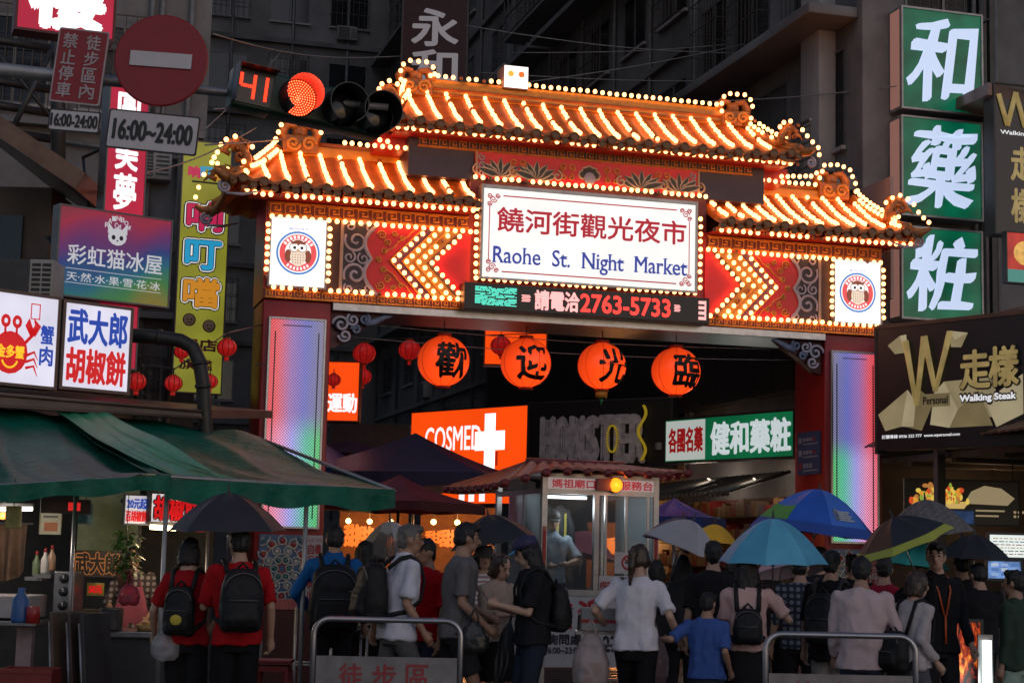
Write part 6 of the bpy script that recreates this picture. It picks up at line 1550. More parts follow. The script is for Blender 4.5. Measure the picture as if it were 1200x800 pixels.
# tiled roof
rt = mat('dark_red_roof_tile', (.17, .018, .022), .4, var=.35, scale=6, grime=.3)
m = MB()
def broof(front):
    def fn(u, v):
        x0, x1 = -.58 + .70 * v, Wd + .24 - .36 * v
        y = (-.30 + (Dp / 2 + .30) * v) if front else (Dp + .30 - (Dp / 2 + .30) * v)
        return Vector((x0 + (x1 - x0) * u, y, Ht + .03 + .13 * v ** 1.2 - (.20 * max(0, 1 - u / .28) ** 1.3) * (1 - v) + .035 * abs(math.sin(u * PI * 9)) + .03 * (max(0, 1 - u / .2) ** 2 + max(0, 1 - (1 - u) / .2) ** 2) * (1 - v)))
    return fn
for f in (True, False): m.grid(broof(f), 108, 6, rt, True, (0, 0, -.03))
for sx in (0, 1):
    def side(u, v, sx=sx):
        x = (-.58 + .70 * v) if sx == 0 else (Wd + .24 - .36 * v)
        return Vector((x, (-.30 + (Dp / 2 + .30) * v) * (1 - u) + (Dp + .30 - (Dp / 2 + .30) * v) * u, Ht + .03 + .13 * v ** 1.2 - (.20 * (1 - v) if sx == 0 else 0) + .03 * abs(math.sin(u * PI * 8)) + .03 * (max(0, 1 - u / .2) ** 2 + max(0, 1 - (1 - u) / .2) ** 2) * (1 - v)))
    m.grid(side, 80, 6, rt, True, (0, 0, -.03))
RFb = m.build('roof', booth)
m = MB(); f_ = broof(True)
for i in range(10):
    p = f_(min(.995, max(.005, i / 9)), 0); m.lathe([(.05, -.05), (.05, .02), (1e-6, .03)], rt, 10, Matrix.Translation((p.x, p.y - .01, p.z - .02)) @ rotm('X', PI / 2))
for sx in (-.54, Wd + .20):
    for i in range(9): m.lathe([(.045, -.05), (.045, .02), (1e-6, .03)], rt, 10, Matrix.Translation((sx + (-.05 if sx < 0 else .05), -.25 + (Dp + .5) * i / 8, Ht + .01 - (.20 if sx < 0 else 0) + .03 * abs(i / 4 - 1) ** 2)) @ rotm('Y', -PI / 2 if sx < 0 else PI / 2))
tag(m.build('tile_end', RFb), kind='stuff')
m = MB(); m.tube([(.1, Dp / 2, Ht + .17), (Wd - .1, Dp / 2, Ht + .17)], .05, rt, 8); m.build('ridge', RFb)
m = MB(); m.bx(.02, Wd - .02, .02, Dp - .02, Ht + .001, Ht + .018, dark); m.build('ceiling', booth)
# lamps inside, warning light
m = MB(); m.tube([(.12, .22, 2.35), (.64, .22, 2.35)], .018, emat('booth_tube', (.9, .97, 1), 5.0), 8); m.tube([(.12, .25, 2.35), (.12, 1.0, 2.35)], .016, emat('booth_tube', (.9, .97, 1), 5.0), 8); m.build('tube_lamp', booth)
l = bpy.data.lights.new('booth_light', 'POINT'); l.energy = 15; l.color = (.9, .97, 1); l.shadow_soft_size = .15
lo = bpy.data.objects.new('booth_light', l); COL.objects.link(lo); lo.parent = booth; lo.location = (.6, .5, 2.25)
o = empty('warning_light', BX @ Matrix.Translation((.90, -.03, 2.505))); tag(o, 'round amber warning light glowing on the booth sign strip', 'lamp')
m = MB(); m.ball((0, -.03, 0), (.085, .05, .085), emat('amber_lens', (1, .22, .01), 2.6), 18, 10); m.build('lens', o); m = MB(); m.bx(-.24, -.06, -.05, .025, -.07, .07, mat('warning_dark_red', (.12, .01, .01), .4)); m.lathe([(.092, -.01), (.092, .03)], dark, 18, rotm('X', PI / 2)); m.build('housing', o)
l = bpy.data.lights.new('amber_light', 'POINT'); l.energy = 2.0; l.color = (1, .25, .02); l.shadow_soft_size = .05
lo = bpy.data.objects.new('amber_light', l); COL.objects.link(lo); lo.parent = o; lo.location = (0, -.16, 0)
# coats hanging inside
for i, (x, c, lb) in enumerate(((.30, (.02, .025, .05), 'dark navy jacket hanging inside the booth'), (.46, (.012, .012, .014), 'black coat with yellow stripes hanging in the middle of the booth'), (.62, (.03, .03, .035), 'black jacket with yellow stripes hanging beside the booth window mullion'))):
    o = empty('hanging_jacket', BX @ Matrix.Translation((x, 1.05, 2.28))); tag(o, lb, 'jacket')
    m = MB(); m.tube([(0, 0, 0), (0, 0, -.06), (0, 0, -.25), (0, 0, -.62)], [.03, .10, .13, .15], mat('jacket_%d' % i, c, .7, var=.3), 12, flat=(1, .4)); m.build('body', o)
    for s_ in (-1, 1): m = MB(); m.tube([(s_ * .07, 0, -.06), (s_ * .15, 0, -.25), (s_ * .17, .01, -.55)], [.05, .05, .04], mat('jacket_%d' % i, c, .7, var=.3), 8); m.build('sleeve', o)
    if i:
        m = MB()
        for s_ in (-1, 1): m.box((s_ * .05, -.065, -.35), (.03, .01, .5), mat('jacket_2s', (.45, .38, .05), .6))
        m.build('stripe', o)
# blue plastic bags heap at the top shelf
o = empty('blue_bag', BX @ Matrix.Translation((.22, 1.0, 2.15))); tag(o, 'bright blue bag on the shelf inside the booth', 'bag'); m = MB(); m.ball((0, 0, 0), (.16, .1, .12), mat('blue_bag_cloth', (.02, .16, .45), .5), 12, 8); m.build('body', o); m = MB(); m.tube([(-.06, 0, .1), (0, 0, .17), (.06, 0, .1)], .01, mat('blue_bag_cloth', (.02, .16, .45), .5), 6); m.build('handle', o)

# ------------------------------------------------------------------ market canopies in the street
def tent(name, label, cx_px, top_py, Y, wpx, edge_py, mt, rot=0., pole=True, skirt=.16, fac=4, group='market canopies in the street behind the gate'):
    top = W(cx_px, top_py, Y); r_ = wpx * Y / FPX / 2; ez = W(cx_px, edge_py, Y).z
    o = empty(name, Matrix.Translation((top.x, Y, 0)) @ rotm('Z', rot)); tag(o, label, 'canopy', group)
    m = MB(); N = fac * 10
    def fn(u, v):
        a = 2 * PI * u; k = math.cos(PI / fac) / math.cos(((a + PI / fac) % (2 * PI / fac)) - PI / fac) if fac < 12 else 1
        rr = r_ * v * (k * 1.25)
        return Vector((rr * math.cos(a + PI / fac), rr * math.sin(a + PI / fac), top.z - (top.z - ez) * (v ** .92) - .05 * math.sin(PI * v) * abs(math.sin(a * fac / 2))))
    m.grid(fn, N, 8, mt, False, (0, 0, -.008)); m.build('cloth', o)
    m = MB(); m.grid(lambda u, v: fn(u, 1) + Vector((0, 0, -skirt * v * (1 + .08 * math.sin(u * 60)))), N, 2, mt, False, (0, 0, -.006)); m.build('skirt', o)
    m = MB(); m.tube([(0, 0, 0), (0, 0, top.z - .03)], .025, steelc, 8); m.build('pole', o)
    m = MB()
    for k in range(fac): q = fn((k + .0) / fac, .97); m.tube([(0, 0, top.z - .08), q - Vector((0, 0, .04))], .012, steelc, 6)
    m.build('rib', o)
    return o
navyc = mat('navy_canopy_cloth', (.04, .045, .12), .45, var=.35, scale=2, bump=.3, bscale=9); maroonc = mat('maroon_canopy_cloth', (.10, .035, .08), .45, var=.35, scale=2, bump=.3, bscale=9); bluec = mat('blue_canopy_cloth', (.02, .05, .25), .45, var=.3, scale=2, bump=.3, bscale=9); brownc = mat('plum_canopy_cloth', (.13, .035, .05), .5, var=.35, scale=2, bump=.3, bscale=9)
tent('market_canopy', 'large dark navy and plum market canopy in front of the orange shop sign', 487, 507, 30.0, 265, 558, navyc, R(30), skirt=.22)
tent('market_canopy', 'blue market canopy just right of the left pillar', 375, 516, 29.6, 130, 551, bluec, R(12))
tent('market_canopy', 'plum market canopy, a lower layer over the warm-lit stalls', 468, 556, 27.5, 170, 589, brownc, R(18), skirt=.14)
tent('market_canopy', 'maroon market canopy far back under the dim shop board', 410, 505, 34.5, 150, 535, maroonc, R(5))
tent('market_canopy', 'navy canopy seen through the right side of the booth', 790, 583, 25.2, 110, 606, bluec, R(22))
# warm stalls under the canopies
def warm_stall(px0, px1, Y, label, seed):
    a, b = W(px0, 700, Y), W(px1, 700, Y); w = b.x - a.x
    o = empty('market_stall', None, (a.x, Y, 0)); tag(o, label, 'stall', 'warm-lit stalls under the canopies')
    rr = random.Random(seed)
    m = MB(); m.bx(0, w, 0, .7, 0, .9, mat('stall_dark_side', (.03, .028, .03), .5)); m.bx(-.03, w + .03, -.03, .73, .901, .94, steelc); m.build('counter', o)
    m = MB(); m.bx(0, w, 1.5, 1.55, 0, 2.5, mat('stall_warm_wall', (.22, .09, .03), .7, var=.4)); m.build('back_wall', o)
    m = MB()
    for i in range(26):
        x = rr.uniform(.05, w - .1); m.bx(x, x + rr.uniform(.06, .18), .1 + .02 * i, .2 + .02 * i, .945, .945 + rr.uniform(.05, .3), rr.choice(cs))
    tag(m.build('goods', o), kind='stuff')
    m = MB()
    for i in range(5): m.text(rr.choice(['香', '烤', '炸', '魚', '甜']), .1 + i * (w - .3) / 4.2, .1 + i * (w - .3) / 4.2 + .26, 1.75 + .1 * rr.random(), 2.05 + .1 * rr.random(), 1.49, emat('stall_orange_letter', (1, .22, .03), .8), .05)
    m.build('lettering', o)
    for i in range(3):
        m = MB(); m.ball((w * (.2 + .3 * i), .5, 2.2), .05, emat('stall_bulb', (1, .5, .16), 9)); m.tube([(w * (.2 + .3 * i), .5, 2.25), (w * (.2 + .3 * i), .5, 2.5)], .008, dark, 4); m.build('bulb', o)
    l = bpy.data.lights.new('stall_light', 'POINT'); l.energy = 60; l.color = (1, .42, .13); l.shadow_soft_size = .2
    lo = bpy.data.objects.new('stall_light', l); COL.objects.link(lo); lo.parent = o; lo.location = (w / 2, .3, 2.15)
warm_stall(385, 470, 30.5, 'orange-lit stall deep under the canopies right of the left pillar', 3)
warm_stall(485, 580, 29.5, 'orange-lit stall under the canopies left of the booth', 5)
warm_stall(690, 780, 40.0, 'far orange-lit stall seen past the booth', 9)

# ------------------------------------------------------------------ crowd barriers
def barrier(pl, pr, pyt, Y, label, yaw, txt, hgt=1.0):
    a = W(pl, 740, Y); b = W(pr, 740, Y); w = (b.x - a.x) / math.cos(yaw)
    o = empty('crowd_barrier', Matrix.Translation((a.x, Y, 0)) @ rotm('Z', yaw)); tag(o, label, 'barrier', 'steel crowd barriers')
    z1 = W(pl, pyt, Y).z; r_ = .13
    st_ = mat('barrier_steel', (.36, .35, .37), .28, .85, var=.15)
    pts = [(0, 0, 0), (0, 0, z1 - r_)] + [(r_ - r_ * math.cos(R(t)), 0, z1 - r_ + r_ * math.sin(R(t))) for t in range(10, 91, 16)] + [(w - r_ + r_ * math.sin(R(t)), 0, z1 - r_ + r_ * math.cos(R(t))) for t in range(0, 91, 15)] + [(w, 0, 0)]
    m = MB(); m.tube(pts, .024, st_, 12); m.build('tube_frame', o)
    m = MB(); m.bx(.026, w - .026, -.012, .012, z1 - .62, z1 - .30, mat('barrier_plate_grey', (.19, .18, .19), .4, .4, var=.3, grime=.3)); 
    n = len(txt)
    for i, ch in enumerate(txt): m.text(ch, w * (.18 + .68 * i / n), w * (.18 + .68 * i / n) + w * .155, z1 - .56, z1 - .36, -.0135, mat('barrier_red_letter', (.28, .03, .035), .5), .02)
    m.build('plate', o)
    m = MB()
    for x in (w * .2, w * .4, w * .6, w * .8): m.tube([(x, 0, .22), (x, 0, z1 - .62)], .010, st_, 8)
    m.tube([(0.02, 0, .22), (w - .02, 0, .22)], .015, st_, 8); m.build('lower_bar', o)
    for x in (0, w):
        m = MB(); m.tube([(x, -.28, .0), (x, -.24, .05), (x, .24, .05), (x, .28, 0)], .018, st_, 8); m.build('foot', o)
barrier(368, 540, 724, 14.2, 'steel crowd barrier with red characters in front of the man in the white shirt', R(4), '徒步區')
barrier(897, 1075, 742, 13.4, 'steel crowd barrier partly hidden by the man in the pale pink shirt', R(3), '徒步區')
# metal chair frames by the left pillar
def rack(px, Y, label, w=.45, h=.9, yaw=0):
    p = W(px, 700, Y); o = empty('metal_rack', Matrix.Translation((p.x, p.y, 0)) @ rotm('Z', yaw)); tag(o, label, 'rack', 'metal racks by the left pillar')
    for y in (0, .4):
        m = MB(); m.tube([(0, y, 0), (0, y, h), (w, y, h), (w, y, 0)], .014, alu, 8); m.tube([(0, y, h * .5), (w, y, h * .5)], .012, alu, 8); m.build('frame', o)
    m = MB()
    for x in (0, w):
        for z in (h, h * .5): m.tube([(x, 0, z), (x, .4, z)], .012, alu, 8)
    m.build('cross_bar', o)
rack(348, 17.0, 'pale metal rack nearest the mosaic panel of the left pillar', .36, 1.08, R(8))
rack(378, 16.4, 'pale metal rack just left of the crowd barrier', .38, .92, R(-4))
o = empty('stall_cart', None, (W(340, 760, 18.5).x, 18.5, 0)); tag(o, 'dark red stall cart with pink packets below the mosaic panel', 'cart')
m = MB(); m.bx(-.30, .42, 0, .5, .25, 1.02, mat('cart_dark_red', (.07, .012, .015), .5), .01); m.build('body', o); m = MB(); m.bx(-.2, .1, -.02, .2, 1.022, 1.13, mat('pink_packets', (.45, .12, .13), .5)); m.bx(.14, .36, 0, .25, 1.022, 1.12, dark); m.build('packet', o)
for x in (-.2, .3):
    m = MB(); m.lathe([(.12, -.02), (.12, .02)], dark, 16, Matrix.Translation((x, .1, .12)) @ rotm('X', PI / 2)); m.build('wheel', o)
# ------------------------------------------------------------------ people
def remesh(mb, name, vox, parent, smooth=3, disp=None, m=None):
    """weld overlapping pieces of one body or garment into a single continuous surface"""
    tmp = mb.build('tmp'); 
    r_ = tmp.modifiers.new('r', 'REMESH'); r_.mode = 'VOXEL'; r_.voxel_size = vox; r_.use_smooth_shade = True
    if smooth: s_ = tmp.modifiers.new('s', 'SMOOTH'); s_.factor = .5; s_.iterations = smooth
    dg = bpy.context.evaluated_depsgraph_get(); dg.update()
    me = bpy.data.meshes.new_from_object(tmp.evaluated_get(dg)); me.name = name
    old = tmp.data; bpy.data.objects.remove(tmp); bpy.data.meshes.remove(old)
    if disp:
        amp, sc, st, seed = disp
        n = len(me.vertices); co = np.empty(n * 3); no = np.empty(n * 3); me.vertices.foreach_get('co', co); me.vertices.foreach_get('normal', no)
        co = co.reshape(-1, 3); no = no.reshape(-1, 3)
        d = np.array([noise.noise(Vector((p[0] * sc * st[0] + seed, p[1] * sc * st[1], p[2] * sc * st[2]))) + .5 * noise.noise(Vector((p[0] * sc * 2.1 + seed, p[1] * sc * 2.1, p[2] * sc * 1.6))) for p in co])
        co = co + no * (np.maximum(d, -.22) * amp)[:, None]; me.vertices.foreach_set('co', co.ravel()); me.update()
    me.materials.clear(); me.materials.append(m)
    me.polygons.foreach_set('use_smooth', [True] * len(me.polygons))
    o = bpy.data.objects.new(name, me); COL.objects.link(o); o.parent = parent
    return o
def rings(m, rs, mt, n=20, p=2.4):
    """closed loft of rounded sections (centre, rx, ry)"""
    vs, fs = [], []
    for c, rx, ry in rs:
        for k in range(n):
            a = 2 * PI * k / n; ca, sa = math.cos(a), math.sin(a)
            vs.append(Vector(c) + Vector((rx * abs(ca) ** (2 / p) * (1 if ca > 0 else -1), ry * abs(sa) ** (2 / p) * (1 if sa > 0 else -1), 0)))
    for i in range(len(rs) - 1):
        for k in range(n): fs.append((i * n + k, i * n + (k + 1) % n, (i + 1) * n + (k + 1) % n, (i + 1) * n + k))
    fs.append(tuple(range(n - 1, -1, -1))); fs.append(tuple((len(rs) - 1) * n + k for k in range(n)))
    return m.add(vs, fs, mt, True)
def limb(m, pts, rs, mt, n=12):
    m.tube(pts, rs, mt, n)
    for p, r_ in zip(pts, rs): m.ball(p, r_, mt, n, 8)
def ik(S, T, a, b, pole):
    S, T, pole = Vector(S), Vector(T), Vector(pole); d = T - S; L = min(d.length, (a + b) * .995); d.normalize(); T = S + d * L
    x = (a * a - b * b + L * L) / (2 * L); h = math.sqrt(max(0, a * a - x * x)); q = (pole - d * pole.dot(d)); q = q.normalized() if q.length > 1e-6 else d.orthogonal().normalized()
    return S + d * x + q * h, T
SKINS = [mat('skin_tone_%d' % i, c, .5, var=.12, scale=14) for i, c in enumerate(((.40, .235, .16), (.34, .19, .125), (.46, .28, .20)))]
HAIRM = [mat('black_hair', (.006, .005, .006), .6, var=.4, scale=40, stretch=(1, 1, .15)), mat('brown_hair', (.035, .018, .010), .4, var=.4, scale=40, stretch=(1, 1, .15)), mat('grey_hair', (.10, .095, .09), .5, var=.3, scale=40, stretch=(1, 1, .15))]
EYE_M = mat('dark_eye', (.01, .008, .007), .15); LIP_M = mat('lip_tone', (.28, .09, .08), .5); SHOE = [mat('dark_shoe', (.02, .02, .022), .5), mat('pale_shoe', (.30, .29, .28), .5), mat('sandal_brown', (.09, .05, .03), .6)]
_clothn = {}
def cloth(c, kind=''):
    k = 'cloth_%s_%02d%02d%02d' % (kind, *[int(x * 99) for x in c])
    return mat(k, c, .82, var=.12, scale=5, bump=.3, bscale=90, spec=.12)
def patterned(c, pat):
    nm = 'cloth_%s_%02d%02d%02d' % (pat, *[int(x * 99) for x in c])
    if nm in _M: return _M[nm]
    m = cloth(c, pat + '_'); m = m.copy(); m.name = nm; nt = m.node_tree; b = nt.nodes['Principled BSDF']; src = b.inputs['Base Color'].links[0].from_socket
    tc = nt.nodes.new('ShaderNodeTexCoord'); w1 = nt.nodes.new('ShaderNodeTexWave'); w1.bands_direction = 'Z'; w1.inputs['Scale'].default_value = 7 if pat == 'stripe' else 5; w1.inputs['Distortion'].default_value = .6
    nt.links.new(tc.outputs['Object'], w1.inputs[0]); f = w1.outputs['Fac']
    if pat == 'check':
        w2 = nt.nodes.new('ShaderNodeTexWave'); w2.bands_direction = 'X'; w2.inputs['Scale'].default_value = 5; nt.links.new(tc.outputs['Object'], w2.inputs[0])
        ad = nt.nodes.new('ShaderNodeMath'); ad.operation = 'MULTIPLY'; nt.links.new(f, ad.inputs[0]); nt.links.new(w2.outputs['Fac'], ad.inputs[1]); f = ad.outputs[0]
    gt = nt.nodes.new('ShaderNodeMath'); gt.operation = 'GREATER_THAN'; gt.inputs[1].default_value = .55 if pat == 'stripe' else .3; nt.links.new(f, gt.inputs[0])
    mx = nt.nodes.new('ShaderNodeMixRGB'); mx.inputs[2].default_value = (*[min(.7, x * 2.6 + .08) for x in c], 1); nt.links.new(gt.outputs[0], mx.inputs[0]); nt.links.new(src, mx.inputs[1]); nt.links.new(mx.outputs[0], b.inputs['Base Color'])
    _M[nm] = m
    return m
PEOPLE = {}
HAND = ((-.25, -.02, .85), (0.05, 1, 0))
def person(key, label, px, pyt, Y, yaw, top=(.5, .5, .5), bottom=(.05, .05, .06), sleeve=.45, legs='pants', hem=.86, fem=False, hair='short', hc=0, skin=0,
           L=HAND, Rr=((.25, -.02, .85), (-.05, 1, 0)), feet=((-.10, 0, 0), (.10, 0, 0)), lean=0., headyaw=0., headpitch=0., curl=(.5, .5), shoe=0, hat=None, z0=0., H=None, loose=1., collar=False, vox=.0115, belly=0., pat=None):
    P0 = W(px, 650, Y); H = H or W(px, pyt, Y).z - z0; s = H / 1.74
    X = Matrix.Translation((P0.x, Y, z0)) @ rotm('Z', R(yaw)) @ Matrix.Scale(s, 4)
    o = empty('person', X); tag(o, label, 'person')
    sd = len(PEOPLE) * 3.17; vr = random.Random(len(PEOPLE) * 31 + 5)
    jit = lambda A: ((A[0][0] + vr.uniform(-.03, .03), A[0][1] + vr.uniform(-.07, .02), A[0][2] + vr.uniform(-.03, .05)), A[1]) if A[0][2] < .95 else A
    L, Rr = jit(L), jit(Rr); headyaw += vr.uniform(-16, 16); headpitch += vr.uniform(-3, 8)
    sk = SKINS[skin]
    sh = .168 if fem else .195; hipw = .165 if fem else .16; wa = .122 if fem else .145
    def T(p):                                    # torso lean about the hips
        p = Vector(p); q = p - Vector((0, 0, .95)); c_, s_ = math.cos(lean), math.sin(lean)
        return Vector((q.x, q.y * c_ - q.z * s_, q.y * s_ + q.z * c_ + .95)) if q.z > 0 else p
    TS = [(.83, hipw - .02, .10), (.91, hipw, .118), (.99, hipw - .008, .115 + belly * .5), (1.09, wa, .098 + belly), (1.20, wa + .012, .105 + belly * .6), (1.31, sh - .018, .112), (1.39, sh - .012, .10), (1.435, sh - .045, .084), (1.475, .072, .066), (1.53, .052, .056)]
    hd = Vector((0, -.018, 1.625)); hm = Matrix.Translation(T((0, 0, 1.52))) @ rotm('Z', R(headyaw)) @ rotm('X', R(headpitch) + lean * .5) @ Matrix.Translation((0, 0, -1.52))
    S = [T((-sh, .0, 1.405)), T((sh, .0, 1.405))]
    hips = [Vector((-.088, 0, .90)), Vector((.088, 0, .90))]
    arm = []
    for i, (tg, pole) in enumerate((L, Rr)):
        e, w_ = ik(S[i], tg, .285, .255, pole); arm.append((S[i], e, w_))
    leg = []
    for i in (0, 1):
        f = Vector(feet[i]); k_, a_ = ik(hips[i], f + Vector((0, .02, .085)), .425, .41, (0, -1, 0)); leg.append((hips[i], k_, a_))
    # --- body: one continuous skin
    m = MB(); rings(m, [(T((0, 0, z)), rx - (.008 if z < 1.45 else 0), ry - (.008 if z < 1.45 else 0)) for z, rx, ry in TS], sk)
    b0 = m.X; m.X = hm
    m.ball(hd + Vector((0, 0, .012)), (.074, .094, .106), sk, 16, 12); m.ball(hd + Vector((0, -.028, -.058)), (.056, .064, .062), sk, 14, 10)
    m.tube([hd + Vector((0, .012, -.05)), hd + Vector((0, .02, -.13))], .052, sk, 12)
    m.tube([hd + Vector((0, -.092, .012)), hd + Vector((0, -.112, -.022)), hd + Vector((0, -.098, -.032))], [.010, .017, .014], sk, 8)
    for q in (-1, 1): m.ball(hd + Vector((q * .074, .008, -.008)), (.012, .022, .032), sk, 8, 6)
    m.X = b0
    ar = .9 if fem else 1.
    for i, (a, e, w_) in enumerate(arm):
        limb(m, [a, a.lerp(e, .5), e], [.043 * ar, .041 * ar, .036 * ar], sk); limb(m, [e, e.lerp(w_, .35), w_], [.037 * ar, .038 * ar, .026 * ar], sk)
        d = (w_ - e).normalized(); sd_ = d.cross(Vector((1, 0, 0)) if abs(d.x) < .8 else Vector((0, 1, 0))).normalized(); cd = d.cross(sd_).normalized()
        if cd.x * (1 if i == 0 else -1) < 0: cd = -cd       # palms turn inward
        pc = w_ + d * .05
        m.tube([w_, pc, w_ + d * .095], [.026, .036, .034], sk, 10, flat=None)
        cu = curl[i]
        for k in range(4):
            o_ = w_ + d * .088 + sd_ * (.024 - .016 * k); ln = (.072, .080, .074, .058)[k]
            d1 = (d * math.cos(cu * .9) + cd * math.sin(cu * .9)); d2 = (d * math.cos(cu * 2.0) + cd * math.sin(cu * 2.0)); d3 = (d * math.cos(cu * 2.9) + cd * math.sin(cu * 2.9))
            q1 = o_ + d1 * ln * .45; q2 = q1 + d2 * ln * .33; q3 = q2 + d3 * ln * .26
            m.tube([o_ - d * .02, q1, q2, q3], [.010, .0095, .009, .007], sk, 7)
        t0 = w_ + d * .03 + sd_ * .026; td = (d * .6 + sd_ * .55 + cd * .5).normalized(); m.tube([t0, t0 + td * .035, t0 + td * .035 + (td * .5 + d * .5 + cd * cu * .5).normalized() * .03], [.013, .011, .008], sk, 7)
    for i, (h_, k_, a_) in enumerate(leg):
        limb(m, [h_, h_.lerp(k_, .5), k_], [.085, .070, .053], sk); limb(m, [k_, k_.lerp(a_, .32), a_], [.052, .054, .036], sk)
        m.tube([a_ + Vector((0, .03, -.03)), a_ + Vector((0, -.06, -.045)), a_ + Vector((0, -.14, -.06))], [.038, .036, .028], sk, 8)
    B = remesh(m, 'body', vox, o, 2, None, sk)
    # --- face
    m = MB(); m.X = hm
    for q in (-1, 1): m.ball(hd + Vector((q * .030, -.0905, .012)), (.0125, .006, .0065), EYE_M, 8, 6); m.tube([hd + Vector((q * .016, -.097, .032)), hd + Vector((q * .032, -.094, .037)), hd + Vector((q * .048, -.083, .032))], [.004, .005, .003], HAIRM[hc if hc < 2 else 0], 5)
    m.build('eye', o)
    m = MB(); m.X = hm; m.tube([hd + Vector((-.022, -.088, -.056)), hd + Vector((0, -.095, -.056)), hd + Vector((.022, -.088, -.056))], [.004, .008, .004], LIP_M, 6, flat=(2, .7)); m.build('mouth', o)
    # --- hair
    HM_ = HAIRM[hc]; m = MB(); m.X = hm
    m.ball(hd + Vector((0, .012, .026)), (.080, .097, .100), HM_, 18, 12); m.ball(hd + Vector((0, .040, -.015)), (.071, .066, .068), HM_, 14, 10)
    if hair != 'bald':
        if fem or hair in ('long', 'pony'):
            for q in (-1, 1): m.ball(hd + Vector((q * .068, .01, -.015)), (.020, .06, .06), HM_, 10, 8)
        if hair == 'long':
            rings(m, [(hd + Vector((0, .05, z)), rx, ry) for z, rx, ry in ((.02, .082, .06), (-.08, .088, .05), (-.18, .10, .042), (-.30, .095, .036), (-.38, .06, .022))], HM_)
            for q in (-1, 1): m.tube([hd + Vector((q * .075, .0, 0)), hd + Vector((q * .088, .01, -.1)), hd + Vector((q * .10, -.01, -.22))], [.025, .03, .012], HM_, 8)
        if hair == 'pony': m.tube([hd + Vector((0, .10, .05)), hd + Vector((0, .16, .03)), hd + Vector((0, .165, -.08)), hd + Vector((.01, .14, -.24))], [.03, .038, .034, .012], HM_, 10)
        if hair == 'bob': rings(m, [(hd + Vector((0, .03, z)), rx, ry) for z, rx, ry in ((.02, .088, .08), (-.06, .094, .075), (-.11, .09, .07))], HM_)
        if hair == 'short':
            m.ball(hd + Vector((0, -.05, .085)), (.066, .05, .035), HM_, 12, 8)
    remesh(m, 'hair', .010, o, 1, (.014, 34, (1, 1, .22), sd), HM_)
    if hat:
        hm2 = mat(hat[1], hat[2], .7, var=.2, scale=12); m = MB(); m.X = hm @ Matrix.Translation(hd)
        if hat[0] == 'cap':
            m.lathe([(.099, .045), (.100, .075), (.092, .11), (.06, .135), (1e-6, .142)], hm2, 20, None, True, .92, 1.08); m.grid(lambda u, v: Vector(((.078 - .01 * v) * math.cos(PI + PI * u), -.085 - (.075 * v) * (.35 + .65 * math.sin(PI * u)) - .01 * math.sin(PI * u), .052 - .018 * v)), 14, 4, mat(hat[3][0], hat[3][1], .6) if len(hat) > 3 else hm2, True, (0, 0, -.006)); m.ball((0, 0, .142), .010, hm2, 8, 5)
            if len(hat) > 4: m.text('NY', -.02, .02, .075, .11, -.115, mat('cap_white_badge', (.5, .5, .55), .5), .05)
        else:
            m.lathe([(.155, .01), (.10, .045), (.097, .09), (.08, .125), (1e-6, .13)], hm2, 22, None, True, .95, 1.06); m.lathe([(.10, .04), (.153, .006)], hm2, 22, None, True, .95, 1.06)
        m.build('hat', o)
    # --- top
    tm = patterned(top, pat) if pat else cloth(top, 't'); m = MB(); g_ = .020 * loose
    rs_ = [(T((0, 0, hem)), hipw + g_ + .014 * loose, .128 + g_ + belly * .6)] + [(T((0, 0, z)), rx + g_ + (.012 * loose if 1.0 < z < 1.25 else 0), ry + g_ + (.008 if 1 < z < 1.25 else 0)) for z, rx, ry in TS[2:8] if z > hem + .02]
    rs_.append((T((0, .004, 1.482)), .076, .074))
    if collar: rs_.append((T((0, .006, 1.515)), .068, .068))
    rings(m, rs_, tm)
    for a, e, w_ in arm:
        if sleeve <= .5: q = a.lerp(e, sleeve * 2); limb(m, [a, a.lerp(q, .5)], [.056, .058], tm); m.tube([a.lerp(q, .25), q], [.057, .063], tm, 14)
        else: q = e.lerp(w_, (sleeve - .5) * 2 * .98); limb(m, [a, a.lerp(e, .5), e], [.058, .055, .050], tm); m.tube([e, e.lerp(q, .5), q], [.050, .048, .038], tm, 14)
    remesh(m, 'shirt' if sleeve <= .5 else 'jacket', .0125, o, 2, (.026, 7.5, (1.4, 1.4, .7), sd + 5), tm)
    # --- bottom
    bm_ = cloth(bottom, 'b'); m = MB()
    if legs == 'skirt':
        rings(m, [((0, .0, 1.0), hipw - .018, .10), ((0, 0, .92), hipw + .018, .138), ((0, 0, .70), hipw + .045, .16), ((0, 0, .56), hipw + .06, .17)], bm_, 28)
    else:
        rings(m, [((0, 0, .80), hipw - .005, .115), ((0, 0, .90), hipw + .008, .124), ((0, 0, .98), hipw - .020, .104)], bm_)
        for h_, k_, a_ in leg:
            if legs == 'shorts': q = h_.lerp(k_, .82); m.tube([h_ + Vector((0, 0, -.0)), h_.lerp(q, .5), q], [.10, .098, .094], bm_, 14)
            else: limb(m, [h_, h_.lerp(k_, .5), k_], [.098, .084, .066], bm_); m.tube([k_, k_.lerp(a_, .5), a_.lerp(k_, .04)], [.066, .064, .054], bm_, 14)
    remesh(m, {'skirt': 'skirt', 'shorts': 'shorts'}.get(legs, 'trousers'), .0125, o, 2, (.008, 8, (1.2, 1.2, .6), sd + 9), bm_)
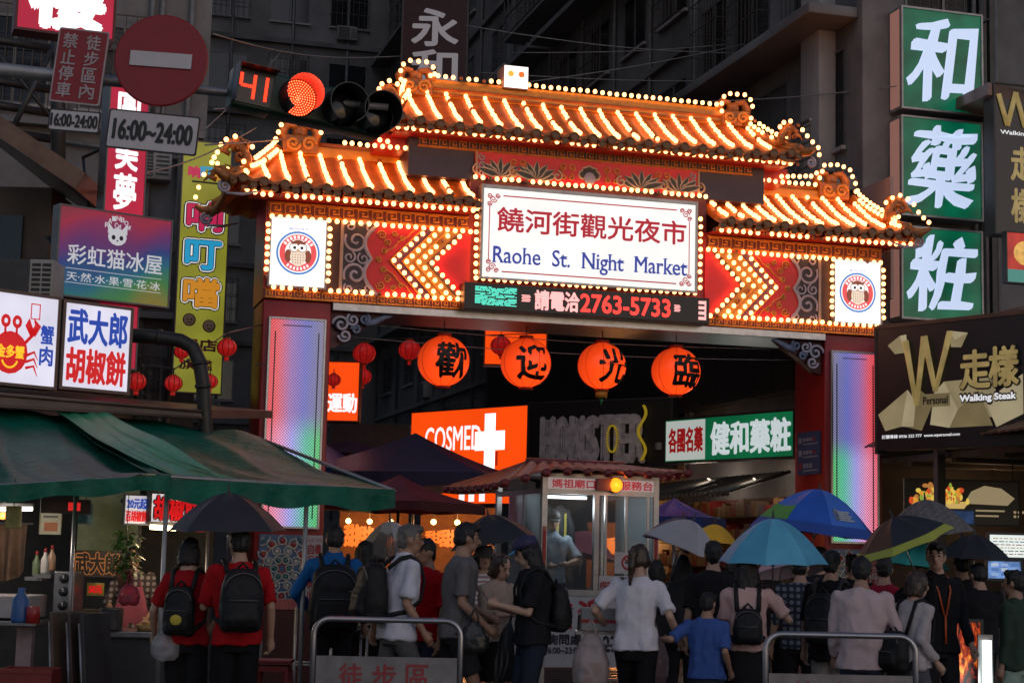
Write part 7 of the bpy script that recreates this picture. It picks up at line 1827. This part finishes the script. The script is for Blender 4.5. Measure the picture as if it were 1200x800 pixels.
    for i, (h_, k_, a_) in enumerate(leg):
        m = MB(); b = a_ - Vector((0, 0, .085)); sm_ = SHOE[shoe]
        m.box(b + Vector((0, -.05, .012)), (.088, .27, .024), mat('shoe_sole', (.05, .05, .05), .7), None, .006)
        rings(m, [(b + Vector((0, -.05, .024)), .043, .13), (b + Vector((0, -.045, .05)), .042, .122), (b + Vector((0, -.015, .085)), .036, .075), (b + Vector((0, .012, .10)), .034, .045)], sm_)
        m.build('shoe', o)
    PEOPLE[key] = dict(o=o, X=X, hand=[X @ (w_ + (w_ - e).normalized() * .075) for a, e, w_ in arm], T=T, hm=hm, s=s, sh=sh)
    return o
def backpack(key, label, c=(.012, .012, .014), w=.30, h=.44, d=.17, zc=1.19, accent=None, name='backpack'):
    P = PEOPLE[key]; T = P['T']; o = empty(name, P['X']); tag(o, label, name.replace('_', ' '))
    bm_ = mat('pack_%02d%02d%02d' % tuple(int(x * 99) for x in c), c, .55, var=.3, scale=10, bump=.2, bscale=80, spec=.22)
    y0 = .135
    ctr = T((0, y0 + d / 2, zc)); X2 = Matrix.Translation(ctr)
    m = MB(); m.X = X2
    rings(m, [((0, 0, -h / 2), w * .40, d * .36), ((0, 0, -h * .44), w * .48, d * .48), ((0, .005, -h * .15), w * .52, d * .54), ((0, 0, h * .2), w * .47, d * .48), ((0, -.01, h * .40), w * .40, d * .38), ((0, -.015, h * .49), w * .26, d * .24)], bm_, 24, 3.2)
    rings(m, [((0, d * .42, -h * .42), w * .34, d * .20), ((0, d * .46, -h * .3), w * .39, d * .28), ((0, d * .45, -h * .05), w * .37, d * .24), ((0, d * .42, h * .06), w * .30, d * .14)], bm_, 20, 3)
    remesh(m, 'pack_body', .012, o, 1, (.012, 9, (1, 1, 1), w * 50), bm_)
    m = MB(); m.X = X2
    m.tube([(w * .42 * math.cos(t), d * .46 * 0 + d * .38, h * .18 + h * .24 * math.sin(t)) for t in [PI * i / 12 for i in range(13)]], .006, mat('zip_grey', (.10, .10, .10), .4, .5), 5); m.tube([(-.04, -.02, h / 2), (0, -.02, h / 2 + .04), (.04, -.02, h / 2)], .010, bm_, 6)
    m.tube([(-w * .33, d * .69, -h * .0), (w * .33, d * .69, 0)], .005, mat('zip_grey', (.10, .10, .10), .4, .5), 5); m.build('zip', o)
    if accent: m = MB(); m.X = X2; m.ball((0, d * .72, -h * .18), (.05, .005, .042), mat(accent[0], accent[1], .6), 14, 8); m.build('badge', o)
    m = MB(); sh = P['sh']
    for q in (-1, 1):
        xs = q * sh * .60
        m.tube([T(p) for p in ((xs * .9, y0 + .03, zc + h * .42), (xs, .08, 1.465), (xs * 1.02, .0, 1.49), (xs * 1.05, -.09, 1.44), (xs * 1.12, -.135, 1.32), (xs * 1.25, -.12, 1.16), (xs * 1.5, .0, 1.06), (xs * 1.2, y0 + .04, zc - h * .38))], .020, bm_, 8, flat=(1, .6))
    m.build('strap', o)
    return o
UMB = {}
def umbrella(label, px, py, Y, rpx, panel, hand=None, rise=.34, tilt=(0, 0), ribs=8, shaft=.78, edge=None, clear=False, spin=.2, logo=None, patch=None):
    """open umbrella: px,py = top of the canopy in the photo, rpx = half its width"""
    Y = Y if hand is None else Vector(hand).y - .03
    top = W(px, py, Y); r_ = rpx * Y / FPX
    if hand is not None: ax = (top - Vector(hand)).normalized(); ln = (top - Vector(hand)).length
    else: ax = Vector((math.sin(R(tilt[0])), math.sin(R(tilt[1])), 1)).normalized(); ln = shaft
    z = ax; x = Vector((1, 0, 0)); x = (x - z * x.dot(z)).normalized(); y = z.cross(x)
    X = Matrix((x, y, z)).transposed().to_4x4(); X.translation = top
    o = empty('umbrella', X @ rotm('Z', spin)); tag(o, label, 'umbrella')
    hgt = r_ * rise * 1.55; n = 8
    def fn(u, v, k=0):
        a = 2 * PI * (k + u) / ribs; sc = math.sin(PI * u)
        rr = r_ * v * (1 - .075 * sc * v); zz = -hgt * (v ** 1.75) - .035 * r_ * sc * v * (1 - v) * 4 + .02 * r_ * sc * v * v
        return Vector((rr * math.cos(a), rr * math.sin(a), zz))
    groups = {}
    for k in range(ribs): groups.setdefault(panel(k).name, []).append(k)
    for nm, ks in groups.items():
        m = MB()
        for k in ks: m.grid(lambda u, v, k=k: fn(u, max(v, .012), k), 8, 12, panel(k), True, (0, 0, -.0025))
        m.build('canopy', o)
    if patch:
        m = MB(); m.grid(lambda u, v: fn(u, patch[1] + (patch[2] - patch[1]) * v, patch[0]) + Vector((0, 0, .003)), 8, 4, patch[3], True, (0, 0, .002)); m.build('canopy_patch', o)
    if edge:
        m = MB()
        for k in range(ribs): m.grid(lambda u, v, k=k: fn(u, .86 + .145 * v, k) + Vector((0, 0, .003)), 8, 3, edge, True, (0, 0, .002))
        m.build('canopy_border', o)
    stl = mat('umbrella_steel', (.35, .35, .36), .3, .9); m = MB()
    for k in range(ribs):
        a = 2 * PI * k / ribs; m.tube([fn(0, i / 8, k) - Vector((0, 0, .006)) for i in range(9)], .0035, stl, 5)
        m.tube([Vector((0, 0, -hgt * 1.1)), fn(0, .5, k) - Vector((0, 0, .008))], .003, stl, 4)
    m.build('rib', o)
    m = MB(); m.tube([(0, 0, .05), (0, 0, -ln)], .007, stl, 8); m.lathe([(.004, .075), (.009, .04), (.014, 0), (.02, -.012)], mat('umbrella_black_plastic', (.012, .012, .012), .4), 10); m.build('shaft', o)
    m = MB(); m.tube([(0, 0, -ln + .07), (0, 0, -ln - .06)], .014, mat('umbrella_black_plastic', (.012, .012, .012), .4), 8); m.build('handle', o)
    if logo:
        m = MB(); k, mt = logo
        for q in range(5): m.tube([fn(.28 + .5 * i / 6, .62 + .035 * q, k) + Vector((0, 0, .006)) for i in range(7 - q % 2)], .010, mt, 5)
        for q in (.0, 1.): m.tube([fn(.22 + .06 * math.cos(2 * PI * i / 12), .68 + .09 * math.sin(2 * PI * i / 12), k) + Vector((0, 0, .006)) for i in range(13)], .010, mt, 5)
        m.build('canopy_print', o)
    return o
def U(c, n='', rough=.55, tr=0.0): return mat('umbrella_%s_%02d%02d%02d' % (n, *[int(x * 99) for x in c]), c, rough, var=.12, scale=6, bump=.08, bscale=14)
# pair in red under the dark umbrella
person('p1', 'woman in a red tee and black shorts with a black drawstring bag on her back', 222, 630, 14.2, 172, (.34, .010, .014), (.015, .015, .017), .42, 'shorts', .88, True, 'bob', 0, 2,
       L=((.0, .0, 0), (0, 1, 0)) if False else ((-.20, -.06, 1.02), (-1, .4, .1)), Rr=((.30, -.10, .90), (.3, 1, 0)), feet=((-.09, .02, 0), (.10, -.02, 0)))
backpack('p1', 'black drawstring bag with a yellow emblem on the red-shirted woman', (.012, .012, .014), .26, .40, .11, 1.15, ('yellow_emblem', (.55, .42, .04)))
person('p2', 'man in a red tee and long black shorts carrying a black backpack', 281, 619, 13.9, 196, (.36, .008, .012), (.010, .010, .012), .45, 'shorts', .86, False, 'short', 0, 0,
       L=((-.25, .0, .86), (-.1, 1, 0)), Rr=((.10, -.24, 1.26), (.6, .6, -.6)), shoe=0, curl=(.5, 1.2))
backpack('p2', 'bulky black backpack worn by the man in the red tee', (.014, .014, .016), .33, .48, .20, 1.20)
umbrella('large dark slate umbrella over the pair in red', 268, 577, 13.9, 68, lambda k: U((.022, .024, .032), 'slate'), PEOPLE['p2']['hand'][1], .42)
def bag(label, px, py, Y, c, w=.2, h=.26, name='plastic_bag', alpha=None, handles=True):
    o = empty(name, Matrix.Translation(W(px, py, Y))); tag(o, label, 'bag'); film = name == 'plastic_bag'
    mt = mat(name + '_%02d%02d%02d' % tuple(int(x * 99) for x in c), c, .35, var=.2, scale=9, bump=.8, bscale=12) if not film else glass('plastic_film_%02d%02d%02d' % tuple(int(x * 99) for x in c), [min(1, x * 2) for x in c], .42, .25)
    if film:
        m = MB()
        for k in range(9): m.ball((RNG.uniform(-.28, .28) * w, RNG.uniform(-.15, .15) * w, -h + RNG.uniform(.12, .55) * h), (w * RNG.uniform(.13, .2), w * .12, h * RNG.uniform(.10, .2)), mat('bag_goods_%d' % (k % 4), ((.5, .45, .42), (.4, .10, .08), (.45, .4, .35), (.10, .2, .38))[k % 4], .6), 10, 6)
        tag(m.build('contents', o), kind='stuff')
    m = MB(); rings(m, [((0, 0, -h), w * .36, w * .24), ((0, 0, -h * .85), w * .5, w * .33), ((0, 0, -h * .5), w * .52, w * .34), ((0, 0, -h * .18), w * .36, w * .2), ((0, 0, 0), w * .16, w * .08)], mt)
    remesh(m, 'bag_body', .010, o, 2, (.012, 11, (1.5, 1.5, .45), px * .1), mt)
    if handles:
        m = MB()
        for q in (-1, 1): m.tube([(q * w * .12, 0, -.03), (q * w * .13, 0, .04), (q * w * .03, 0, .10), (0, 0, .115)], .009, mt, 6)
        m.build('bag_handle', o)
    return o
bag('white plastic bag hanging beside the woman in the red tee', 195, 738, 14.1, (.42, .42, .44), .22, .24)
bag('black shoulder bag hanging at the side of the man in the red shirt', 556, 728, 14.6, (.02, .02, .022), .24, .26, 'shoulder_bag')
# middle group
person('p3', 'person in a blue hooded jacket with a large black pack, back turned', 392, 616, 16.2, 188, (.012, .10, .30), (.02, .02, .025), .98, 'pants', .84, False, 'short', 0, 1, Rr=((.22, -.22, 1.02), (.6, .6, 0)), collar=True)
backpack('p3', 'large plain black pack on the person in the blue jacket', (.010, .010, .012), .42, .58, .22, 1.12)
person('p4', 'woman in a cream top and black shorts holding a clear umbrella, back turned', 427, 634, 17.0, 176, (.42, .33, .24), (.012, .012, .014), .45, 'shorts', .93, True, 'long', 0, 2, L=((-.26, -.22, 1.30), (-.5, .6, -.6)), curl=(1.2, .5))
umbrella('clear see-through umbrella behind the man in the white shirt', 457, 610, 17.0, 43, lambda k: glass('umbrella_clear_film', (.80, .78, .76), .10, .08), PEOPLE['p4']['hand'][0], .62)
person('p5', 'grey-haired man in a white shirt walking right with a black backpack', 468, 614, 14.9, 112, (.55, .57, .66), (.10, .10, .105), .42, 'pants', .84, False, 'short', 2, 1, L=((-.24, -.14, .92), (0, 1, 0)), Rr=((.25, .10, .87), (0, 1, 0)), feet=((-.09, -.28, 0), (.09, .24, .03)), lean=.10, collar=True, headyaw=-12)
backpack('p5', 'black backpack on the man in the white shirt', (.010, .010, .012), .34, .47, .22, 1.18)
person('p6', 'man in a bright red shirt raising a hand to his face', 501, 631, 15.4, -38, (.42, .006, .012), (.030, .038, .065), .45, 'pants', .86, False, 'short', 0, 1, L=((-.06, -.22, 1.50), (-.7, .2, -.8)), Rr=((.26, -.05, .86), (0, 1, 0)), curl=(1.0, .5), headyaw=-10)
person('p7', 'tall man in a grey tee with dark hair walking right', 537, 612, 15.0, 98, (.13, .125, .13), (.025, .025, .03), .42, 'shorts', .84, False, 'short', 0, 1, L=((-.24, -.20, .95), (0, 1, 0)), Rr=((.26, -.26, 1.02), (.3, 1, 0)), feet=((-.09, -.22, 0), (.09, .22, .03)), lean=.06)
person('p8', 'woman in a striped pink top and a dark bucket hat', 567, 640, 17.2, 28, (.42, .26, .27), (.05, .05, .06), .95, 'pants', .86, True, 'bob', 0, 2, pat='stripe', Rr=((.10, -.24, 1.30), (.5, .5, -.6)), hat=('bucket', 'bucket_hat_pattern', (.08, .08, .085)), curl=(.5, 1.2))
umbrella('black umbrella just left of the booth', 572, 603, 17.2, 51, lambda k: U((.018, .018, .022), 'black'), PEOPLE['p8']['hand'][1], .42)
person('p9', 'woman in a beige blouse looking down at her phone beside the girl in the cap', 583, 648, 15.6, 42, (.40, .30, .24), (.018, .018, .02), .72, 'skirt', .92, True, 'bob', 1, 2, L=((-.05, -.27, 1.18), (-.8, .3, -.5)), Rr=((.10, -.26, 1.20), (.8, .3, -.5)), headpitch=22, curl=(1., 1.))
person('p10', 'girl in a navy cap and black tee looking at a phone, facing left', 626, 629, 14.6, -78, (.014, .014, .017), (.020, .026, .045), .42, 'pants', .88, True, 'long', 0, 2, L=((-.06, -.30, 1.17), (-.5, .5, -.8)), Rr=((.07, -.30, 1.19), (.5, .6, -.8)), headpitch=20, curl=(1.1, 1.1), feet=((-.09, -.03, 0), (.09, .05, 0)), hat=('cap', 'navy_cap_cloth', (.022, .020, .075), ('cap_blue_brim', (.06, .25, .45)), 1))
backpack('p10', 'black leather backpack on the girl in the navy cap', (.012, .011, .012), .28, .38, .15, 1.17)
h_ = PEOPLE['p10']['hand']; c = (h_[0] + h_[1]) / 2 + Vector((-.02, -.01, .05))
def phone(label, c, yaw, tiltx, lit_=False):
    o = empty('phone', Matrix.Translation(c) @ rotm('Z', yaw) @ rotm('X', tiltx)); tag(o, label, 'phone')
    m = MB(); m.box((0, 0, 0), (.072, .009, .145), mat('phone_black', (.015, .015, .017), .3), None, .003); m.build('case', o)
    m = MB(); m.bx(-.031, .031, .0047, .0053, -.064, .064, emat('phone_screen_glow', (.35, .45, .6), .35)); m.build('screen', o)
phone('black phone held by the girl in the navy cap', c, R(80), R(-35))
h_ = PEOPLE['p9']['hand']; phone('phone held by the woman in the beige blouse', (h_[0] + h_[1]) / 2 + Vector((0, 0, .05)), R(-140), R(-35))
# folded umbrella held low in front of the beige woman
def folded(label, a, b, c):
    a, b = Vector(a), Vector(b); o = empty('folded_umbrella', None, a); tag(o, label, 'umbrella'); d = b - a
    mt = U(c, 'folded'); m = MB(); m.tube([d * t for t in (0, .12, .35, .6, .85, 1.)], [.012, .05, .055, .045, .028, .008], mt, 14)
    for k in range(6):
        m.tube([d * .15 + Vector((.05 * math.cos(k), .05 * math.sin(k), 0)), d * .55 + Vector((.06 * math.cos(k + .7), .06 * math.sin(k + .7), 0)), d * .9 + Vector((.02 * math.cos(k + 1), .02 * math.sin(k + 1), 0))], [.012, .022, .006], mt, 6)
    m.build('canopy', o); m = MB(); m.tube([-d * .18, Vector((0, 0, 0))], .010, mat('umbrella_black_plastic', (.012, .012, .012), .4), 8); m.build('handle', o)
folded('black half-folded wet umbrella held low beside the beige-bloused woman', W(598, 728, 14.9), W(580, 815, 14.7), (.012, .012, .014))
# attendant in the booth
bp = BX @ Vector((.36, .62, .46)); 
q = np.array(bp); sc_ = FPX / bp.y
px_b = 600 + bp.x / bp.y * FPX
person('p11', 'booth attendant in a dark cap and grey-blue shirt behind the window', 647, 600, bp.y, 12, (.20, .23, .27), (.03, .03, .04), .45, 'pants', .88, False, 'short', 0, 1, L=((-.12, -.26, 1.10), (-.8, .3, -.4)), Rr=((.14, -.26, 1.12), (.8, .3, -.4)), z0=.462, hat=('cap', 'dark_cap_cloth', (.015, .016, .02)), collar=True, curl=(.9, .9), headpitch=6)
PEOPLE['p11']['o'].location.x = bp.x
umbrella('pink umbrella behind the booth, seen through its window', 688, 622, 22.6, 42, lambda k: U((.42, .10, .16), 'pink'), None, .45, (10, 5))
# woman in white and the child
person('p12', 'woman in a white tee and black trousers with a ponytail walking away', 747, 638, 14.4, 166, (.62, .60, .66), (.010, .010, .012), .42, 'pants', .88, True, 'pony', 1, 2, L=((-.34, -.10, .94), (-.2, 1, -.1)), Rr=((.30, -.16, 1.08), (.5, 1, 0)), feet=((-.08, .20, .02), (.08, -.2, 0)), lean=.05)
person('p13', 'small child in a blue tee holding out an arm to the woman in white', 829, 694, 14.3, 160, (.05, .10, .32), (.03, .035, .05), .45, 'shorts', .86, False, 'short', 0, 1, L=((-.22, .0, .9), (0, 1, 0)), Rr=((.45, -.02, 1.24), (0, 1, -.3)), curl=(.5, 1.0))
# cart with bags
o = empty('hand_cart', None, (W(715, 760, 14.8).x, 14.8, 0)); tag(o, 'white hand cart loaded with plastic bags in front of the booth', 'cart')
m = MB(); pk = mat('cart_pale_frame', (.38, .34, .34), .4, .4)
for x in (-.26, .26):
    m.tube([(x, .2, .12), (x, .2, 1.08), (x, .1, 1.16), (x, -.02, 1.16)], .016, pk, 8); m.tube([(x, -.25, .14), (x, .2, .14)], .016, pk, 8); m.tube([(x, -.25, .14), (x, -.25, .55), (x, .2, .6)], .014, pk, 8)
for z, y in ((1.16, -.02), (.6, .2), (.9, .2), (.55, -.25), (.14, -.25)): m.tube([(-.26, y, z), (.26, y, z)], .014, pk, 8)
m.build('frame', o); m = MB(); m.bx(-.25, .25, -.24, .19, .15, .17, pk); m.bx(-.30, .18, -.10, .10, 1.0, 1.03, pk); m.build('shelf', o)
for x in (-.28, .28):
    m = MB(); m.lathe([(.09, -.015), (.10, 0), (.09, .015)], dark, 16, Matrix.Translation((x, .15, .10)) @ rotm('Y', PI / 2)); m.build('wheel', o)
o = empty('cardboard_box', None, (W(707, 760, 14.8).x, 14.74, 1.031)); tag(o, 'small pale grey carton with a red stripe on top of the hand cart', 'box')
m = MB(); m.box((0, 0, .10), (.40, .24, .19), mat('carton_pale', (.30, .30, .30), .7, var=.2), None, .006); m.bx(-.201, .201, -.1215, -.12, .07, .10, mat('carton_red_stripe', (.35, .03, .03), .6)); m.build('carton', o)
bag('big white plastic bag hanging on the hand cart, left of two', 693, 742, 14.5, (.48, .42, .42), .30, .46)
bag('pinkish white plastic bag hanging on the hand cart, right of two', 765, 742, 14.9, (.46, .33, .34), .28, .42)
# right-hand crowd
person('p14', 'man in a black tee standing with his back turned, left of the light blue umbrella', 836, 634, 16.0, 184, (.012, .012, .014), (.02, .022, .03), .45, 'pants', .84, False, 'short', 0, 0)
person('p15', 'woman in a pale pink blouse and dark skirt under the light blue umbrella', 876, 650, 14.5, 174, (.55, .36, .34), (.012, .012, .016), .40, 'skirt', .93, True, 'long', 0, 2, L=((-.26, -.22, 1.28), (-.6, .5, -.6)), curl=(1.2, .5))
PEOPLE['p15']['o']['label'] = 'woman in a pale pink blouse and dark skirt under the light blue umbrella'
backpack('p15', 'small black backpack on the woman under the light blue umbrella', (.012, .012, .014), .25, .30, .12, 1.14)
lb_ = [U((.09, .36, .54), 'sky'), U((.11, .41, .60), 'skyb')]
umbrella('light blue umbrella in front of the big royal blue one', 906, 607, 14.4, 64, lambda k: lb_[k % 2], PEOPLE['p15']['hand'][0], .52, spin=.5)
person('p16', 'person in a dark shirt under the big royal blue umbrella', 962, 641, 17.6, 186, (.02, .022, .03), (.03, .03, .035), .45, 'pants', .84, False, 'short', 0, 0, Rr=((.08, -.24, 1.38), (.5, .5, -.6)), curl=(.5, 1.2))
ub, ug, ur = U((.02, .11, .52), 'royal'), U((.07, .34, .06), 'green'), U((.05, .17, .62), 'royalb')
umbrella('big royal blue umbrella with a green patch and a white print', 960, 573, 17.4, 77, lambda k: ub if k % 2 else ur, PEOPLE['p16']['hand'][1], .44, spin=.1, edge=U((.02, .07, .33), 'royaledge'), patch=(4, .62, .86, ug), logo=(6, mat('umbrella_white_print', (.45, .5, .55), .5)))
person('p17', 'man in a loose black tee and pale shorts, back turned, behind the right barrier', 974, 645, 15.2, 150, (.012, .012, .014), (.36, .34, .32), .48, 'shorts', .80, False, 'short', 0, 0, loose=1.4)
backpack('p17', 'grey-black backpack on the man in the loose black tee', (.03, .03, .034), .30, .44, .18, 1.16)
umbrella('pale lilac umbrella held low behind the light blue one', 925, 640, 17.0, 48, lambda k: U((.40, .30, .38), 'lilac'), None, .40, (-8, 12))
person('p18', 'man in a pale pink long-sleeved shirt and jeans behind the right barrier', 1009, 652, 14.0, 168, (.52, .40, .41), (.06, .075, .11), .95, 'pants', .82, False, 'short', 0, 1, L=((-.22, -.18, 1.0), (-.5, .8, 0)), Rr=((.24, -.12, .92), (.3, 1, 0)), loose=1.3, belly=.03)
person('p19', 'person in a crimson jacket between the pale pink shirt and the short-haired woman', 1036, 652, 15.9, 158, (.30, .015, .035), (.03, .03, .035), .95, 'pants', .84, False, 'short', 0, 0)
person('p20', 'short-haired woman in a light grey blouse walking to the right', 1066, 668, 14.0, 122, (.42, .37, .38), (.10, .105, .13), .95, 'pants', .90, True, 'bob', 1, 2, L=((-.22, -.10, .95), (0, 1, 0)), Rr=((.28, -.18, .98), (.3, 1, 0)), feet=((-.08, -.22, 0), (.08, .2, .03)), lean=.10, loose=1.2)
backpack('p20', 'black slouchy bag on the back of the short-haired woman', (.010, .010, .012), .32, .36, .18, 1.02)
person('p21', 'young man in a black jacket with an orange lanyard facing the camera', 1097, 636, 15.2, 14, (.012, .013, .018), (.02, .02, .025), .95, 'pants', .84, False, 'short', 0, 2, L=((-.32, -.22, 1.36), (-.6, .5, -.7)), Rr=((.24, -.05, .88), (.1, 1, 0)), curl=(1.2, .5), headyaw=-18, collar=True)
P = PEOPLE['p21']; o = empty('lanyard', P['X']); tag(o, 'orange lanyard around the neck of the young man in black', 'lanyard'); m = MB(); ol_ = mat('lanyard_orange', (.6, .10, .02), .5)
m.tube([(-.06, .03, 1.50), (-.075, -.06, 1.46), (-.055, -.135, 1.35), (-.01, -.15, 1.15)], .008, ol_, 6); m.tube([(.06, .03, 1.50), (.075, -.06, 1.46), (.055, -.135, 1.35), (.01, -.15, 1.15)], .008, ol_, 6); m.tube([(0, -.152, 1.15), (0, -.155, .92)], .010, ol_, 6); m.build('cord', o)
um_d, um_e, um_b = U((.022, .024, .032), 'charcoal'), U((.40, .42, .06), 'lime'), U((.10, .045, .025), 'rustbrown')
umbrella('charcoal umbrella with a lime edge held by the young man in black', 1046, 606, 14.4, 62, lambda k: um_b if k == 4 else um_d, PEOPLE['p21']['hand'][0], .36, edge=um_e, spin=.35)
person('p22', 'person in a dark green jacket and pale shorts cut off at the right edge', 1190, 668, 14.8, -130, (.035, .06, .045), (.30, .42, .36), .95, 'shorts', .84, False, 'short', 0, 1)
person('p23', 'person in dark clothes half hidden under the grey plaid umbrella', 1128, 648, 17.5, 170, (.025, .022, .025), (.02, .02, .022), .95, 'pants', .84, False, 'short', 0, 0, Rr=((.30, -.22, 1.36), (.6, .5, -.7)), curl=(.5, 1.2))
pl_ = bpy.data.materials.new('umbrella_plaid'); pl_.use_nodes = True; nt = pl_.node_tree; bs = nt.nodes['Principled BSDF']; tc = nt.nodes.new('ShaderNodeTexCoord'); ck = nt.nodes.new('ShaderNodeTexChecker'); ck.inputs['Scale'].default_value = 18; ck.inputs['Color1'].default_value = (.10, .095, .09, 1); ck.inputs['Color2'].default_value = (.15, .135, .13, 1); nt.links.new(tc.outputs['Object'], ck.inputs[0]); nt.links.new(ck.outputs[0], bs.inputs['Base Color']); bs.inputs['Roughness'].default_value = .6
umbrella('grey plaid umbrella at the right, behind the lime-edged one', 1084, 585, 16.6, 56, lambda k: pl_, PEOPLE['p23']['hand'][1], .46, spin=.2)
umbrella('teal umbrella partly hidden behind the young man in black', 1078, 634, 17.8, 38, lambda k: U((.03, .32, .29), 'teal'), None, .50, (6, 0))
person('p24', 'person in a black top under the black umbrella at the right', 1148, 660, 17.0, 190, (.015, .015, .017), (.02, .02, .02), .95, 'pants', .84, False, 'short', 0, 0, L=((-.10, -.25, 1.30), (-.6, .5, -.7)), curl=(1.2, .5))
umbrella('black umbrella at the right, below the white menu lightbox', 1142, 626, 16.4, 44, lambda k: U((.015, .015, .018), 'blackb'), PEOPLE['p24']['hand'][0], .40)
person('p25', 'person in a dark top holding the pale grey umbrella right of the booth', 800, 650, 17.2, 178, (.03, .03, .034), (.02, .02, .024), .5, 'pants', .84, True, 'long', 0, 1, Rr=((.05, -.26, 1.30), (.6, .5, -.6)), curl=(.5, 1.2))
umbrella('pale grey umbrella tilted steeply just right of the booth', 812, 610, 16.4, 50, lambda k: U((.32, .31, .33), 'palegrey') if k % 2 else U((.37, .36, .38), 'palegreyb'), W(780, 690, 16.9), .45, spin=.3)
umbrella('yellow umbrella behind the pale grey one', 838, 614, 18.2, 32, lambda k: U((.75, .40, .02), 'yellow'), None, .5, (4, 6))
umbrella('dusky purple umbrella low behind the pale grey one', 800, 606, 19.0, 44, lambda k: U((.085, .06, .09), 'dusk'), None, .45, (10, 0))
# people deeper in the crowd
for i, (px, py, Y, yaw, top, fem, hr, lb) in enumerate((
    (770, 656, 18.2, 200, (.025, .022, .03), True, 'bob', 'person in dark purple right of the booth'),
    (858, 655, 18.0, 160, (.02, .025, .035), False, 'short', 'person in navy behind the man in the black tee'),
    (905, 656, 18.8, 190, (.05, .04, .045), True, 'long', 'long-haired woman in brown under the lilac umbrella'),
    (938, 650, 16.4, 176, (.03, .035, .05), False, 'short', 'man in slate blue behind the light blue umbrella'),
    (1000, 650, 17.9, 186, (.02, .02, .022), False, 'short', 'man in black behind the pale pink shirt'),
    (548, 650, 18.6, 190, (.06, .05, .05), True, 'bob', 'woman in brown under the black umbrella by the booth'),
    (446, 640, 19.5, 178, (.03, .03, .035), False, 'short', 'man in charcoal further back under the market canopies'),
    )):
    person('b%d' % i, lb, px, py, Y, yaw, top, (.02, .02, .025), .6 if i % 2 else .45, 'pants', .85, fem, hr, 0, i % 3, vox=.014, pat=(None, 'stripe', None, 'check')[i % 4])
# stall vendor
person('v1', 'stall vendor in a plaid shirt and pink apron behind the counter', 158, 640, 17.4, 8, (.07, .055, .06), (.03, .03, .035), .6, 'pants', .86, True, 'bob', 0, 1, L=((-.16, -.28, 1.02), (-.6, .5, -.3)), Rr=((.18, -.26, 1.00), (.6, .5, -.3)), headpitch=14, pat='check')
P = PEOPLE['v1']; o = empty('apron', P['X']); tag(o, 'pink apron worn by the stall vendor', 'apron'); m = MB(); am = cloth((.38, .10, .14), 'a')
m.grid(lambda u, v: Vector(((-.5 + u) * (.22 + .16 * min(1, v * 2)), -.150 - .012 * math.sin(u * 9), 1.32 - .62 * v)), 12, 12, am, True, (0, -.006, 0)); m.build('bib', o)
m = MB(); m.tube([(-.09, -.15, 1.32), (-.07, -.04, 1.47), (0, .06, 1.50), (.07, -.04, 1.47), (.09, -.15, 1.32)], .008, am, 6); m.build('strap', o)
bag('pink plastic bag lying on the stall counter', 152, 684, 16.5, (.40, .08, .13), .2, .2)
